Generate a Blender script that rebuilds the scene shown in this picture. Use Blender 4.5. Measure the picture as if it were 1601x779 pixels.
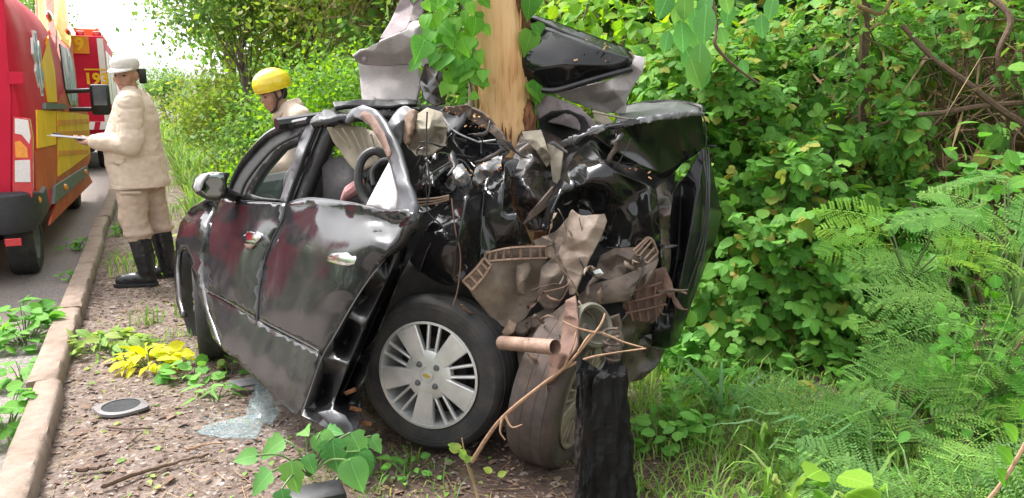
import bpy, bmesh, math, random
import numpy as np
from mathutils import Vector, Matrix, noise
from mathutils.geometry import delaunay_2d_cdt

for o in list(bpy.data.objects):
    bpy.data.objects.remove(o)
SC = bpy.context.scene
COL = SC.collection
R = math.radians

# ------------------------------------------------------------------ camera
EYE = 1.42
PITCH = R(11.1)
F = 1200.0
cd = bpy.data.cameras.new('camera')
cam = bpy.data.objects.new('camera', cd)
COL.objects.link(cam)
cam.location = (0, 0, EYE)
cam.rotation_euler = (R(90) - PITCH, 0, 0)
cd.sensor_fit = 'HORIZONTAL'
cd.sensor_width = 36.0
cd.lens = 36.0 * F / 1601.0
cd.clip_start = 0.05
cd.clip_end = 2000
SC.camera = cam

# ------------------------------------------------------------------ sky, sun, exposure
SUN_EL, SUN_AZ = R(58), R(-62)          # azimuth from +Y, towards -X is negative
w = bpy.data.worlds.new('World')
SC.world = w
w.use_nodes = True
nt = w.node_tree
bg = nt.nodes['Background']
sky = nt.nodes.new('ShaderNodeTexSky')
sky.sky_type = 'NISHITA'
sky.sun_disc = False
sky.sun_elevation = SUN_EL
sky.sun_rotation = SUN_AZ
sky.air_density = 1.0
sky.dust_density = 4.0
sky.ozone_density = 1.0
hsv = nt.nodes.new('ShaderNodeHueSaturation')   # a white overcast sky: almost no blue left
hsv.inputs['Saturation'].default_value = 0.13
nt.links.new(sky.outputs[0], hsv.inputs['Color'])
nt.links.new(hsv.outputs[0], bg.inputs['Color'])
bg.inputs['Strength'].default_value = 0.15
sl = bpy.data.lights.new('sun', 'SUN')
sl.energy = 1.5
sl.angle = R(14)
sl.color = (1.0, 0.965, 0.91)
so = bpy.data.objects.new('sun', sl)
COL.objects.link(so)
sdir = Vector((math.sin(SUN_AZ) * math.cos(SUN_EL), math.cos(SUN_AZ) * math.cos(SUN_EL), math.sin(SUN_EL)))
so.rotation_euler = sdir.to_track_quat('Z', 'Y').to_euler()
so.location = sdir * 30
SC.view_settings.view_transform = 'Standard'
SC.view_settings.look = 'None'
SC.view_settings.gamma = 1.0
SC.view_settings.use_curve_mapping = False
SC.view_settings.exposure = 1.92
SC.render.engine = 'CYCLES'
SC.cycles.use_denoising = True
SC.cycles.max_bounces = 7
SC.cycles.diffuse_bounces = 4
SC.cycles.glossy_bounces = 4
SC.cycles.transmission_bounces = 6
SC.cycles.transparent_max_bounces = 8
SC.cycles.sample_clamp_indirect = 6.0

# ------------------------------------------------------------------ pixel of the photograph -> direction -> point
CP, SP_ = math.cos(PITCH), math.sin(PITCH)
def ray(u, v):
    x = (u - 800.5) / F
    y = -(v - 389.5) / F
    return (x, CP + SP_ * y, -SP_ + CP * y)
def P(u, v, Y):
    d = ray(u, v); t = Y / d[1]
    return Vector((d[0] * t, Y, EYE + d[2] * t))
def G(u, v, z=0.0):
    d = ray(u, v); t = (z - EYE) / d[2]
    return Vector((d[0] * t, d[1] * t, z))
def PX(p):
    zc = p[1] * CP - (p[2] - EYE) * SP_
    yc = p[1] * SP_ + (p[2] - EYE) * CP
    if zc < 0.05: return (-9999, -9999, 0.05)
    return (800.5 + F * p[0] / zc, 389.5 - F * yc / zc, zc)
def PXN(p):                                     # numpy version, p (n,3)
    zc = p[:, 1] * CP - (p[:, 2] - EYE) * SP_
    yc = p[:, 1] * SP_ + (p[:, 2] - EYE) * CP
    zc = np.maximum(zc, 0.05)
    return 800.5 + F * p[:, 0] / zc, 389.5 - F * yc / zc, zc
RD = Vector((-0.4226, 0.9063, 0))               # along the road
LD = Vector((0.9063, 0.4226, 0))                # across it, to the right
def RP(s, l, z=0.0):
    return Vector((RD.x * s + LD.x * l, RD.y * s + LD.y * l, z))
def on_plane(u, v, n, c):                       # pixel -> point on the vertical plane n.p = c
    d = Vector(ray(u, v)); o = Vector((0, 0, EYE))
    t = (c - n.dot(o)) / n.dot(d)
    return o + d * t

# ------------------------------------------------------------------ mesh helpers
ORG = {}
def _org(parent):
    return ORG.get(parent.name, Vector((0, 0, 0))) if parent is not None else Vector((0, 0, 0))
def put(o, parent=None, origin=None):
    COL.objects.link(o)
    if origin is None: origin = _org(parent) if parent is not None else Vector((0, 0, 0))
    ORG[o.name] = Vector(origin)
    if parent is not None:
        o.parent = parent
        o.location = Vector(origin) - _org(parent)
    else:
        o.location = origin
    return o
def tag(o, label=None, cat=None, group=None, kind=None):
    if label: o['label'] = label
    if cat: o['category'] = cat
    if group: o['group'] = group
    if kind: o['kind'] = kind
    return o
def thing(name, loc, label, cat, group=None):
    o = bpy.data.objects.new(name, None)
    o.empty_display_size = 0.1
    put(o, None, Vector(loc))
    return tag(o, label, cat, group)

class MB:
    def __init__(s): s.v = []; s.f = []; s.m = []
    def add(s, vs, fs, m=0):
        b = len(s.v)
        s.v.extend([Vector(x) for x in vs])
        for f in fs: s.f.append([i + b for i in f]); s.m.append(m)
        return s
    def box(s, c, size, rot=None, m=0, taper=1.0, bev=0.0):
        hx, hy, hz = size[0] / 2, size[1] / 2, size[2] / 2
        M = rot if rot is not None else Matrix.Identity(3)
        c = Vector(c)
        if bev > 0:
            bm = bmesh.new(); bmesh.ops.create_cube(bm, size=1.0)
            for v in bm.verts:
                k = taper if v.co.z > 0 else 1.0
                v.co = Vector((v.co.x * size[0] * k, v.co.y * size[1] * k, v.co.z * size[2]))
            bmesh.ops.bevel(bm, geom=bm.edges[:], offset=bev, segments=2, affect='EDGES', profile=0.5)
            bm.verts.index_update()
            s.add([c + M @ v.co for v in bm.verts], [[v.index for v in f.verts] for f in bm.faces], m)
            bm.free(); return s
        vs = []
        for z in (-1, 1):
            k = taper if z > 0 else 1.0
            for x, y in ((-1, -1), (1, -1), (1, 1), (-1, 1)):
                vs.append(c + M @ Vector((x * hx * k, y * hy * k, z * hz)))
        return s.add(vs, [(3, 2, 1, 0), (4, 5, 6, 7), (0, 1, 5, 4), (1, 2, 6, 5), (2, 3, 7, 6), (3, 0, 4, 7)], m)
    def tube(s, pts, r, n=8, cap=True, m=0, sq=1.0, up=None):
        pts = [Vector(p) for p in pts]
        rs = r if isinstance(r, (list, tuple)) else [r] * len(pts)
        vs, fs = [], []
        ref = Vector(up) if up is not None else None
        for i, p in enumerate(pts):
            a = pts[max(0, i - 1)]; b = pts[min(len(pts) - 1, i + 1)]
            t = (b - a)
            t = t.normalized() if t.length > 1e-9 else Vector((0, 0, 1))
            if ref is None: ref = Vector((0, 0, 1)) if abs(t.z) < 0.9 else Vector((1, 0, 0))
            x = ref.cross(t)
            if x.length < 1e-6: x = t.orthogonal()
            x.normalize(); y = t.cross(x).normalized(); 
            if up is None: ref = y
            for k in range(n):
                a_ = 2 * math.pi * k / n
                vs.append(p + (x * math.cos(a_) + y * math.sin(a_) * sq) * rs[i])
        for i in range(len(pts) - 1):
            for k in range(n):
                fs.append((i * n + k, i * n + (k + 1) % n, (i + 1) * n + (k + 1) % n, (i + 1) * n + k))
        if cap:
            fs.append(tuple(range(n))[::-1]); fs.append(tuple((len(pts) - 1) * n + k for k in range(n)))
        return s.add(vs, fs, m)
    def lathe(s, prof, M, n=32, m=0, close=False):        # prof: (radius, height) about local z, M 4x4
        vs, fs = [], []
        for (r_, h) in prof:
            for k in range(n):
                a = 2 * math.pi * k / n
                vs.append(M @ Vector((r_ * math.cos(a), r_ * math.sin(a), h)))
        q = len(prof)
        for i in range(q if close else q - 1):
            j = (i + 1) % q
            for k in range(n):
                fs.append((i * n + k, i * n + (k + 1) % n, j * n + (k + 1) % n, j * n + k))
        return s.add(vs, fs, m)
    def prism(s, poly, M, h, m=0):                         # poly in local xy, extruded along local z
        n = len(poly)
        vs = [M @ Vector((x, y, 0)) for x, y in poly] + [M @ Vector((x, y, h)) for x, y in poly]
        fs = [tuple(range(n))[::-1], tuple(range(n, 2 * n))]
        for k in range(n): fs.append((k, (k + 1) % n, n + (k + 1) % n, n + k))
        return s.add(vs, fs, m)
    def sphere(s, c, r, n=12, m=0, M=None):
        vs, fs = [], []
        r = Vector((r, r, r)) if not hasattr(r, '__len__') else Vector(r)
        c = Vector(c); k2 = n // 2
        for i in range(k2 + 1):
            th = math.pi * i / k2
            for k in range(n):
                a = 2 * math.pi * k / n
                q = Vector((math.sin(th) * math.cos(a) * r.x, math.sin(th) * math.sin(a) * r.y, math.cos(th) * r.z))
                vs.append(c + (M @ q if M is not None else q))
        for i in range(k2):
            for k in range(n):
                fs.append((i * n + k, (i + 1) * n + k, (i + 1) * n + (k + 1) % n, i * n + (k + 1) % n))
        return s.add(vs, fs, m)
    def build(s, name, mat, parent=None, origin=None, smooth=True, angle=35, bevel=0.0, solid=0.0):
        if parent is None and origin is None:
            zs = min(v.z for v in s.v); c = sum(s.v, Vector()) / len(s.v)
            origin = Vector((c.x, c.y, zs))
        og = Vector(origin) if origin is not None else _org(parent)
        me = bpy.data.meshes.new(name)
        me.from_pydata([tuple(v - og) for v in s.v], [], s.f)
        mats = mat if isinstance(mat, (list, tuple)) else [mat]
        for k in mats: me.materials.append(k)
        if len(mats) > 1: me.polygons.foreach_set('material_index', s.m)
        me.validate(); me.update()
        return finish(name, me, parent, og, smooth, angle, bevel, solid)
def finish(name, me, parent, og, smooth=True, angle=35, bevel=0.0, solid=0.0):
    bm = bmesh.new(); bm.from_mesh(me)
    bmesh.ops.recalc_face_normals(bm, faces=bm.faces[:]) if not getattr(finish, 'keep', False) else None
    if smooth:
        ca = math.cos(R(angle))
        for f in bm.faces: f.smooth = True
        for e in bm.edges:
            if len(e.link_faces) == 2:
                a, b = e.link_faces
                if a.normal.dot(b.normal) < ca: e.smooth = False
    bm.to_mesh(me); bm.free()
    o = bpy.data.objects.new(name, me)
    put(o, parent, og)
    if bevel > 0:
        b = o.modifiers.new('bevel', 'BEVEL'); b.width = bevel; b.segments = 2; b.limit_method = 'ANGLE'; b.angle_limit = R(40)
    if solid > 0:
        q = o.modifiers.new('solid', 'SOLIDIFY'); q.thickness = solid; q.offset = 0
    return o
def mesh_np(name, verts, tris, mats, tint=None, smooth=False):
    me = bpy.data.meshes.new(name)
    nv, nf = len(verts), len(tris)
    me.vertices.add(nv); me.vertices.foreach_set('co', np.ascontiguousarray(verts, dtype=np.float32).ravel())
    me.loops.add(nf * 3); me.loops.foreach_set('vertex_index', np.ascontiguousarray(tris, dtype=np.int32).ravel())
    me.polygons.add(nf); me.polygons.foreach_set('loop_start', np.arange(0, nf * 3, 3, dtype=np.int32))
    if smooth: me.polygons.foreach_set('use_smooth', np.ones(nf, dtype=bool))
    for m in (mats if isinstance(mats, (list, tuple)) else [mats]): me.materials.append(m)
    if tint is not None:
        a = me.attributes.new('tint', 'FLOAT', 'FACE'); a.data.foreach_set('value', np.ascontiguousarray(tint, dtype=np.float32))
    me.update(calc_edges=True)
    return me
def smooth_path(pts, k=6, closed=False):
    pts = [Vector(p) for p in pts]; n = len(pts); out = []
    for i in range(n if closed else n - 1):
        g = (lambda j: pts[j % n]) if closed else (lambda j: pts[min(max(j, 0), n - 1)])
        a, b, c, d = g(i - 1), g(i), g(i + 1), g(i + 2)
        for q in range(k):
            t = q / k
            out.append(0.5 * ((2 * b) + (c - a) * t + (2 * a - 5 * b + 4 * c - d) * t * t + (3 * b - a - 3 * c + d) * t ** 3))
    if not closed: out.append(pts[-1])
    return out
def text_mesh(body, size, M, name, mat, parent, depth=0.002, bold=0.0):
    cu = bpy.data.curves.new(name, 'FONT'); cu.body = body; cu.size = size; cu.extrude = depth; cu.offset = bold
    cu.align_x = 'CENTER'; cu.align_y = 'CENTER'; cu.resolution_u = 3
    t = bpy.data.objects.new(name + '_tmp', cu); COL.objects.link(t)
    bpy.context.view_layer.update()
    me = bpy.data.meshes.new_from_object(t.evaluated_get(bpy.context.evaluated_depsgraph_get()))
    bpy.data.objects.remove(t); bpy.data.curves.remove(cu)
    og = _org(parent)
    me.transform(Matrix.Translation(-og) @ M)
    me.materials.clear(); me.materials.append(mat)
    o = bpy.data.objects.new(name, me); put(o, parent, og); return o
def basis(d, nrm):                               # columns: x, y (= d), z (~ nrm)
    d = Vector(d).normalized(); n = Vector(nrm); n = n - d * n.dot(d)
    if n.length < 1e-5: n = d.orthogonal()
    n.normalize(); x = d.cross(n)
    return Matrix((x, d, n)).transposed()
def rv(rng, s=1.0):
    return Vector((rng.gauss(0, s), rng.gauss(0, s), rng.gauss(0, s)))

# ------------------------------------------------------------------ panels traced by pixel and laid at a distance of their own
def rbf(ctrl, lin=False):
    c = np.array(ctrl, dtype=float); xy = c[:, :2] / 100.0; z = 1.0 / c[:, 2]
    n = len(c)
    def k(d):
        return d if lin else np.where(d > 1e-9, d * d * np.log(np.maximum(d, 1e-9)), 0.0)
    D = np.linalg.norm(xy[:, None] - xy[None], axis=2)
    A = np.zeros((n + 3, n + 3)); A[:n, :n] = k(D) + np.eye(n) * (1e-6 if not lin else 0)
    A[:n, n] = 1; A[:n, n + 1:] = xy; A[n, :n] = 1; A[n + 1:, :n] = xy.T
    s = np.linalg.lstsq(A, np.concatenate([z, [0, 0, 0]]), rcond=None)[0]
    def f(q):
        q = np.asarray(q, float) / 100.0
        d = np.linalg.norm(q[:, None] - xy[None], axis=2)
        return 1.0 / np.clip(k(d) @ s[:n] + s[n] + q @ s[n + 1:], 0.1, 1.2)
    return f
def folds(seed, amp, freq, n=2):
    rng = random.Random(seed)
    ds = [(rv(rng).normalized(), rng.uniform(0.6, 1.7) * freq, rng.random()) for _ in range(n)]
    def f(p):
        wv = noise.noise_vector(p * freq * 0.35 + Vector((seed * 3.1, 0, 0))) * 0.55 / freq
        q = p + wv; s = 0.0
        for d, fr, ph in ds:
            t = (q.dot(d) * fr + ph) % 1.0
            s += abs(2 * t - 1) - 0.5
        return amp * (s * 1.0 + 0.5 * noise.noise(p * freq * 0.5 + Vector((0, seed * 1.7, 0))))
    return f
def pip(poly, pts):
    x, y = pts[:, 0], pts[:, 1]; ins = np.zeros(len(pts), bool); n = len(poly)
    for i in range(n):
        x0, y0 = poly[i]; x1, y1 = poly[(i + 1) % n]
        if y0 == y1: continue
        c = ((y0 > y) != (y1 > y)) & (x < (x1 - x0) * (y - y0) / (y1 - y0) + x0)
        ins ^= c
    return ins
def panel(name, outline, mat, parent, ctrl=(), res=9, thick=0.004, cr=None, lin=False, curve=False, jag=0.0, angle=40, Y=None, holes=(), seed=1, facet=None, ridges=()):
    """facet = (size in px, depth jitter in m, share of sharp folds): a sheet buckled into plates"""
    if facet: res, cr = facet[0], None; seed = seed + int(outline[0][0] * 7 + outline[0][1] * 3)
    rng = random.Random(seed)
    cp = [c for c in ctrl] + [o for o in outline if len(o) > 2] + [p_ for r_ in ridges for p_ in r_]
    if Y is not None and not cp: cp = [(outline[0][0], outline[0][1], Y), (outline[0][0] + 100, outline[0][1], Y), (outline[0][0], outline[0][1] + 100, Y)]
    f = rbf(cp, lin)
    def dens(ol):
        pts = [(o[0], o[1]) for o in ol]
        if curve: pts = [(q.x, q.y) for q in smooth_path([(a, b, 0) for a, b in pts], 4, True)]
        out = []
        for i in range(len(pts)):
            a, b = pts[i], pts[(i + 1) % len(pts)]
            L = math.hypot(b[0] - a[0], b[1] - a[1]); k = max(1, int(L / (res if not facet else min(res, 12)) + 0.5))
            for q in range(k):
                j = (rng.uniform(-jag, jag), rng.uniform(-jag, jag)) if jag else (0, 0)
                out.append((a[0] + (b[0] - a[0]) * q / k + j[0], a[1] + (b[1] - a[1]) * q / k + j[1]))
        return out
    ol = dens(outline); hs = [dens(h) for h in holes]
    A = np.array(ol); lo, hi = A.min(0), A.max(0)
    gx = np.arange(lo[0] + res * 0.5, hi[0], res); gy = np.arange(lo[1] + res * 0.5, hi[1], res * 0.87)
    g = np.array([(x + (res * 0.5 if j % 2 else 0), y) for j, y in enumerate(gy) for x in gx]).reshape(-1, 2)
    if len(g):
        g = g + np.array([(rng.uniform(-1, 1) * res * (.16 if not facet else .34), rng.uniform(-1, 1) * res * (.16 if not facet else .34)) for _ in range(len(g))])
        ins = pip(ol, g)
        for h in hs: ins &= ~pip(h, g)
        g = g[ins]
        bd = np.array(ol + [q for h in hs for q in h] + [(a[0] + (b_[0] - a[0]) * k / 4, a[1] + (b_[1] - a[1]) * k / 4) for r_ in ridges for a, b_ in zip(r_[:-1], r_[1:]) for k in range(5)])
        if len(g):
            dm = np.min(np.linalg.norm(g[:, None] - bd[None], axis=2), axis=1); g = g[dm > res * 0.45]
    allp = [Vector(p) for p in ol]; eds = [(i, (i + 1) % len(ol)) for i in range(len(ol))]
    for h in hs:
        b = len(allp); allp += [Vector(p) for p in h]; eds += [(b + i, b + (i + 1) % len(h)) for i in range(len(h))]
    for r_ in ridges:
        b = len(allp); allp += [Vector((p_[0], p_[1])) for p_ in r_]; eds += [(b + i, b + i + 1) for i in range(len(r_) - 1)]
    allp += [Vector(p) for p in g]
    vs, _, fs, _, _, _ = delaunay_2d_cdt(allp, eds, [], 1 if not hs else 2, 1e-4)
    q = np.array([(v.x, v.y) for v in vs]); Ys = f(q)
    if hs:
        keep = []
        for t in fs:
            c = q[list(t)].mean(0)[None]
            if pip(ol, c)[0] and not any(pip(h, c)[0] for h in hs): keep.append(t)
        fs = keep
    if facet:
        bset = {(round(a, 3), round(b_, 3)) for a, b_ in ol}; rset = {(round(p_[0], 3), round(p_[1], 3)): p_[2] for r_ in ridges for p_ in r_}
        Ys = np.array([rset[(round(a[0], 3), round(a[1], 3))] if (round(a[0], 3), round(a[1], 3)) in rset else y + rng.uniform(-1, 1) * facet[1] * (.35 if (round(a[0], 3), round(a[1], 3)) in bset else 1.0) for a, y in zip(q, Ys)])
    pts = [P(a[0], a[1], y) for a, y in zip(q, Ys)]
    if cr:
        fo = folds(cr[2] if len(cr) > 2 else seed, cr[0], cr[1])
        nr = [Vector((0, 0, 0)) for _ in pts]
        for t in fs:
            n_ = (pts[t[1]] - pts[t[0]]).cross(pts[t[2]] - pts[t[0]])
            for i in t: nr[i] += n_
        eye = Vector((0, 0, EYE)); new = []
        for p, n_ in zip(pts, nr):
            if n_.length < 1e-12: new.append(p); continue
            n_ = n_.normalized()
            if n_.dot(eye - p) < 0: n_ = -n_
            new.append(p + n_ * fo(p))
        pts = new
    og = _org(parent)
    me = bpy.data.meshes.new(name)
    fl = []
    eye = Vector((0, 0, EYE))
    tot = 0.0
    for t in fs:
        n_ = (pts[t[1]] - pts[t[0]]).cross(pts[t[2]] - pts[t[0]]); tot += n_.dot(eye - pts[t[0]])
    for t in fs: fl.append(tuple(t) if tot > 0 else tuple(t)[::-1])
    me.from_pydata([tuple(p - og) for p in pts], [], fl)
    me.materials.append(mat); me.validate(); me.update()
    finish.keep = True
    o = finish(name, me, parent, og, True, angle)
    finish.keep = False
    if facet:
        me = o.data; ca = me.attributes.new('crease_edge', 'FLOAT', 'EDGE'); me.edges.foreach_get
        bd_ = {}
        def onr(k_):
            m_ = (q[k_[0]] + q[k_[1]]) / 2; ev = q[k_[1]] - q[k_[0]]; ev = ev / (np.linalg.norm(ev) + 1e-9)
            for r_ in ridges:
                for a, b_ in zip(r_[:-1], r_[1:]):
                    A_, B_ = np.array(a[:2]), np.array(b_[:2]); d_ = (B_ - A_) / (np.linalg.norm(B_ - A_) + 1e-9); t_ = (m_ - A_) @ d_
                    if 0 <= t_ <= np.linalg.norm(B_ - A_) and np.linalg.norm(m_ - A_ - d_ * t_) < .8 and abs(ev @ d_) > .98: return True
            return False
        for p_ in me.polygons:
            for ek in p_.edge_keys: bd_[ek] = bd_.get(ek, 0) + 1
        ca.data.foreach_set('value', [1.0 if bd_.get(e.key, 0) < 2 or onr(e.key) else (rng.uniform(.75, 1.0) if rng.random() < facet[2] else 0.0) for e in me.edges])
        for e in me.edges: e.use_edge_sharp = False
        sb = o.modifiers.new('sub', 'SUBSURF'); sb.levels = 2; sb.render_levels = 3; sb.boundary_smooth = 'ALL'
    if thick > 0:
        m = o.modifiers.new('solid', 'SOLIDIFY'); m.thickness = thick; m.offset = -1
    return o
def ptube(name, px, r, mat, parent, n=6, k=5):           # a rod or wire through pixels at their distances
    pts = smooth_path([P(*a) for a in px], k)
    rs = r
    if isinstance(r, (list, tuple)):
        rs = [float(x) for x in np.interp(np.linspace(0, 1, len(pts)), np.linspace(0, 1, len(r)), r)]
    mb = MB().tube(pts, rs, n)
    return mb.build(name, mat, parent)
# ================================================================== materials
def mat(name):
    m = bpy.data.materials.new(name); m.use_nodes = True
    t = m.node_tree; b = t.nodes['Principled BSDF']
    return m, t, b
def node(t, kind, **kw):
    n = t.nodes.new(kind)
    for k, v in kw.items():
        if k in n.inputs: n.inputs[k].default_value = v
        else: setattr(n, k, v)
    return n
def mixc(t, fac, a, b):
    n = t.nodes.new('ShaderNodeMix'); n.data_type = 'RGBA'
    for key, val in ((0, fac), (6, a), (7, b)):
        if hasattr(val, 'is_output') or isinstance(val, bpy.types.NodeSocket): t.links.new(val, n.inputs[key])
        else: n.inputs[key].default_value = val if key == 0 else (val[0], val[1], val[2], 1)
    return n.outputs[2]
def ramp(t, src, stops):
    n = t.nodes.new('ShaderNodeValToRGB'); e = n.color_ramp.elements
    while len(e) < len(stops): e.new(0.5)
    for q, (p, c) in zip(e, stops):
        q.position = p; q.color = (c[0], c[1], c[2], 1) if hasattr(c, '__len__') else (c, c, c, 1)
    t.links.new(src, n.inputs[0]); return n.outputs[0]
def noi(t, vec, scale, detail=4, rough=0.55, dist=0.0):
    n = node(t, 'ShaderNodeTexNoise', Scale=scale, Detail=detail, Roughness=rough, Distortion=dist)
    if vec is not None: t.links.new(vec, n.inputs['Vector'])
    return n.outputs['Fac']
def vor(t, vec, scale, feat='F1', out='Distance', rnd=1.0):
    n = node(t, 'ShaderNodeTexVoronoi', Scale=scale, feature=feat, Randomness=rnd)
    t.links.new(vec, n.inputs['Vector']); return n.outputs[out]
def coords(t, kind='Object', scale=None):
    c = node(t, 'ShaderNodeTexCoord').outputs[kind]
    if scale is not None:
        mp = node(t, 'ShaderNodeMapping'); mp.inputs['Scale'].default_value = scale
        t.links.new(c, mp.inputs['Vector']); return mp.outputs[0]
    return c
def bump(t, b, h, strength, dist=0.01):
    n = node(t, 'ShaderNodeBump', Strength=strength, Distance=dist)
    t.links.new(h, n.inputs['Height']); t.links.new(n.outputs[0], b.inputs['Normal'])
def simple(name, col, rough=0.6, var=0.25, scale=30, bmp=0.0, metal=0.0, spec=0.5, coat=0.0, stretch=None, dist=0.004):
    m, t, b = mat(name)
    c = coords(t, 'Object', stretch)
    n = noi(t, c, scale, 5, 0.6)
    lo = [max(0, x * (1 - var)) for x in col]; hi = [min(1, x * (1 + var)) for x in col]
    t.links.new(ramp(t, n, [(0.3, lo), (0.7, hi)]), b.inputs['Base Color'])
    r_ = ramp(t, noi(t, c, scale * 0.6, 3), [(0.3, max(0.02, rough - 0.1)), (0.7, min(1, rough + 0.1))])
    t.links.new(r_, b.inputs['Roughness'])
    b.inputs['Metallic'].default_value = metal; b.inputs['Specular IOR Level'].default_value = spec
    b.inputs['Coat Weight'].default_value = coat; b.inputs['Coat Roughness'].default_value = 0.05
    if bmp > 0: bump(t, b, n, bmp, dist)
    return m
M_ = {}
# ---- leaves
def leaf_mat(name, stops, trans=0.35, rough=0.6, vein=0.0, spec=0.2):
    m, t, b = mat(name)
    at = node(t, 'ShaderNodeAttribute', attribute_name='tint'); oi = node(t, 'ShaderNodeObjectInfo')
    a = node(t, 'ShaderNodeMath', operation='ADD'); t.links.new(at.outputs['Fac'], a.inputs[0]); t.links.new(oi.outputs['Random'], a.inputs[1])
    fr = node(t, 'ShaderNodeMath', operation='FRACT'); t.links.new(a.outputs[0], fr.inputs[0])
    k = len(stops); c = ramp(t, fr.outputs[0], [((i + 0.5) / k, s) for i, s in enumerate(stops)])
    big = noi(t, coords(t), 14, 3)
    c = mixc(t, ramp(t, big, [(0.35, 0.0), (0.75, 0.35)]), c, [min(1, x * 1.5) for x in stops[1]])
    sx = node(t, 'ShaderNodeSeparateXYZ'); t.links.new(coords(t), sx.inputs[0])
    ab = node(t, 'ShaderNodeMath', operation='ABSOLUTE'); t.links.new(sx.outputs['X'], ab.inputs[0])
    md = node(t, 'ShaderNodeMath', operation='MULTIPLY_ADD'); t.links.new(ab.outputs[0], md.inputs[0]); md.inputs[1].default_value = -.75; t.links.new(sx.outputs['Y'], md.inputs[2])
    fr2 = node(t, 'ShaderNodeMath', operation='MULTIPLY'); t.links.new(md.outputs[0], fr2.inputs[0]); fr2.inputs[1].default_value = 6.5
    fr3 = node(t, 'ShaderNodeMath', operation='FRACT'); t.links.new(fr2.outputs[0], fr3.inputs[0])
    vn = ramp(t, fr3.outputs[0], [(0.0, .28), (0.1, 0.0), (0.9, 0.0), (1.0, .28)])
    mid = ramp(t, ab.outputs[0], [(0.0, .5), (0.022, 0.0)])
    c = mixc(t, vn, c, [min(1, x * 2.0) for x in stops[0]]); c = mixc(t, mid, c, [min(1, x * 2.4 + .03) for x in stops[1]])
    bl_ = ramp(t, noi(t, coords(t), 30, 3), [(0.7, 0.0), (0.78, .5)])
    c = mixc(t, bl_, c, (.2, .17, .06))
    t.links.new(c, b.inputs['Base Color'])
    b.inputs['Roughness'].default_value = rough; b.inputs['Specular IOR Level'].default_value = spec
    tr = node(t, 'ShaderNodeBsdfTranslucent')
    hs = node(t, 'ShaderNodeHueSaturation', Hue=0.485, Saturation=1.1, Value=1.9); t.links.new(c, hs.inputs['Color'])
    t.links.new(hs.outputs[0], tr.inputs['Color'])
    mx = node(t, 'ShaderNodeMixShader'); mx.inputs[0].default_value = trans
    t.links.new(b.outputs[0], mx.inputs[1]); t.links.new(tr.outputs[0], mx.inputs[2])
    t.links.new(mx.outputs[0], t.nodes['Material Output'].inputs['Surface'])
    return m
M_['leaf_dense'] = leaf_mat('leaf_dense', [(0.062, 0.170, 0.030), (0.088, 0.227, 0.039), (0.127, 0.292, 0.048), (0.078, 0.203, 0.041), (0.186, 0.357, 0.055), (0.101, 0.224, 0.038), (0.074, 0.190, 0.033), (0.162, 0.291, 0.048), (0.081, 0.202, 0.038), (0.270, 0.224, 0.048)])
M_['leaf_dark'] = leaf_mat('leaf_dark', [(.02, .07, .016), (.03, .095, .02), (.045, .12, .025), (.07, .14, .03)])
M_['leaf_bright'] = leaf_mat('leaf_bright', [(.1, .24, .025), (.15, .3, .035), (.21, .33, .03), (.08, .2, .03)], 0.42)
M_['leaf_vine'] = leaf_mat('leaf_vine', [(.065, .21, .025), (.1, .28, .035), (.15, .34, .05), (.075, .23, .04)], 0.4)
M_['leaf_frond'] = leaf_mat('leaf_frond', [(.095, .2, .05), (.15, .28, .065), (.21, .34, .08), (.12, .24, .07), (.08, .18, .05)], 0.4, 0.55)
M_['leaf_far'] = leaf_mat('leaf_far', [(.065, .163, .039), (.098, .215, .046), (.143, .260, .052), (.195, .299, .065), (.117, .208, .065)], 0.35, 0.6)
M_['leaf_far_yellow'] = leaf_mat('leaf_far_yellow', [(.115, .218, .034), (.196, .299, .046), (.253, .322, .057), (.149, .230, .057), (.207, .196, .081)], 0.4, 0.6)
M_['grass'] = leaf_mat('grass_blade', [(.08, .19, .03), (.13, .25, .045), (.18, .28, .06), (.24, .27, .1), (.1, .2, .04)], 0.4, 0.5)
M_['grass_dark'] = leaf_mat('grass_dark', [(.08, .18, .07), (.11, .23, .09), (.15, .27, .1), (.14, .24, .11)], 0.35, 0.45)
M_['leaf_yellow'] = leaf_mat('leaf_yellow', [(.45, .46, .02), (.52, .53, .03), (.3, .42, .03), (.5, .44, .02)], 0.4)
M_['leaf_cut'] = leaf_mat('leaf_cut', [(.14, .26, .05), (.2, .3, .06), (.26, .3, .08), (.12, .22, .05)], 0.35)
M_['leaf_weed'] = leaf_mat('leaf_weed', [(.077, .220, .039), (.121, .297, .055), (.165, .352, .066), (.099, .253, .055)], 0.38)
M_['leaf_broad'] = leaf_mat('leaf_broad', [(.06, .19, .05), (.09, .25, .07), (.11, .28, .08), (.13, .27, .06)], 0.35, 0.5)
M_['dry_leaf'] = leaf_mat('dry_leaf', [(.13, .08, .055), (.19, .125, .09), (.25, .19, .145), (.1, .06, .045), (.28, .24, .21), (.08, .05, .04)], 0.12, 0.8)
M_['straw'] = leaf_mat('straw', [(.24, .16, .09), (.31, .23, .13), (.18, .12, .07), (.27, .22, .09)], 0.15, 0.7)
M_['twig'] = simple('twig', (.12, .075, .05), 0.85, 0.4, 60, 0.4)
M_['twig_pale'] = simple('twig_pale', (.3, .18, .11), 0.8, 0.3, 50, 0.3)
M_['stem_green'] = simple('stem_green', (.09, .15, .04), 0.6, 0.3, 40)
M_['trunk_grey'] = simple('trunk_grey', (.15, .12, .1), 0.9, 0.45, 18, 0.8, stretch=(1, 1, .25))
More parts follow.
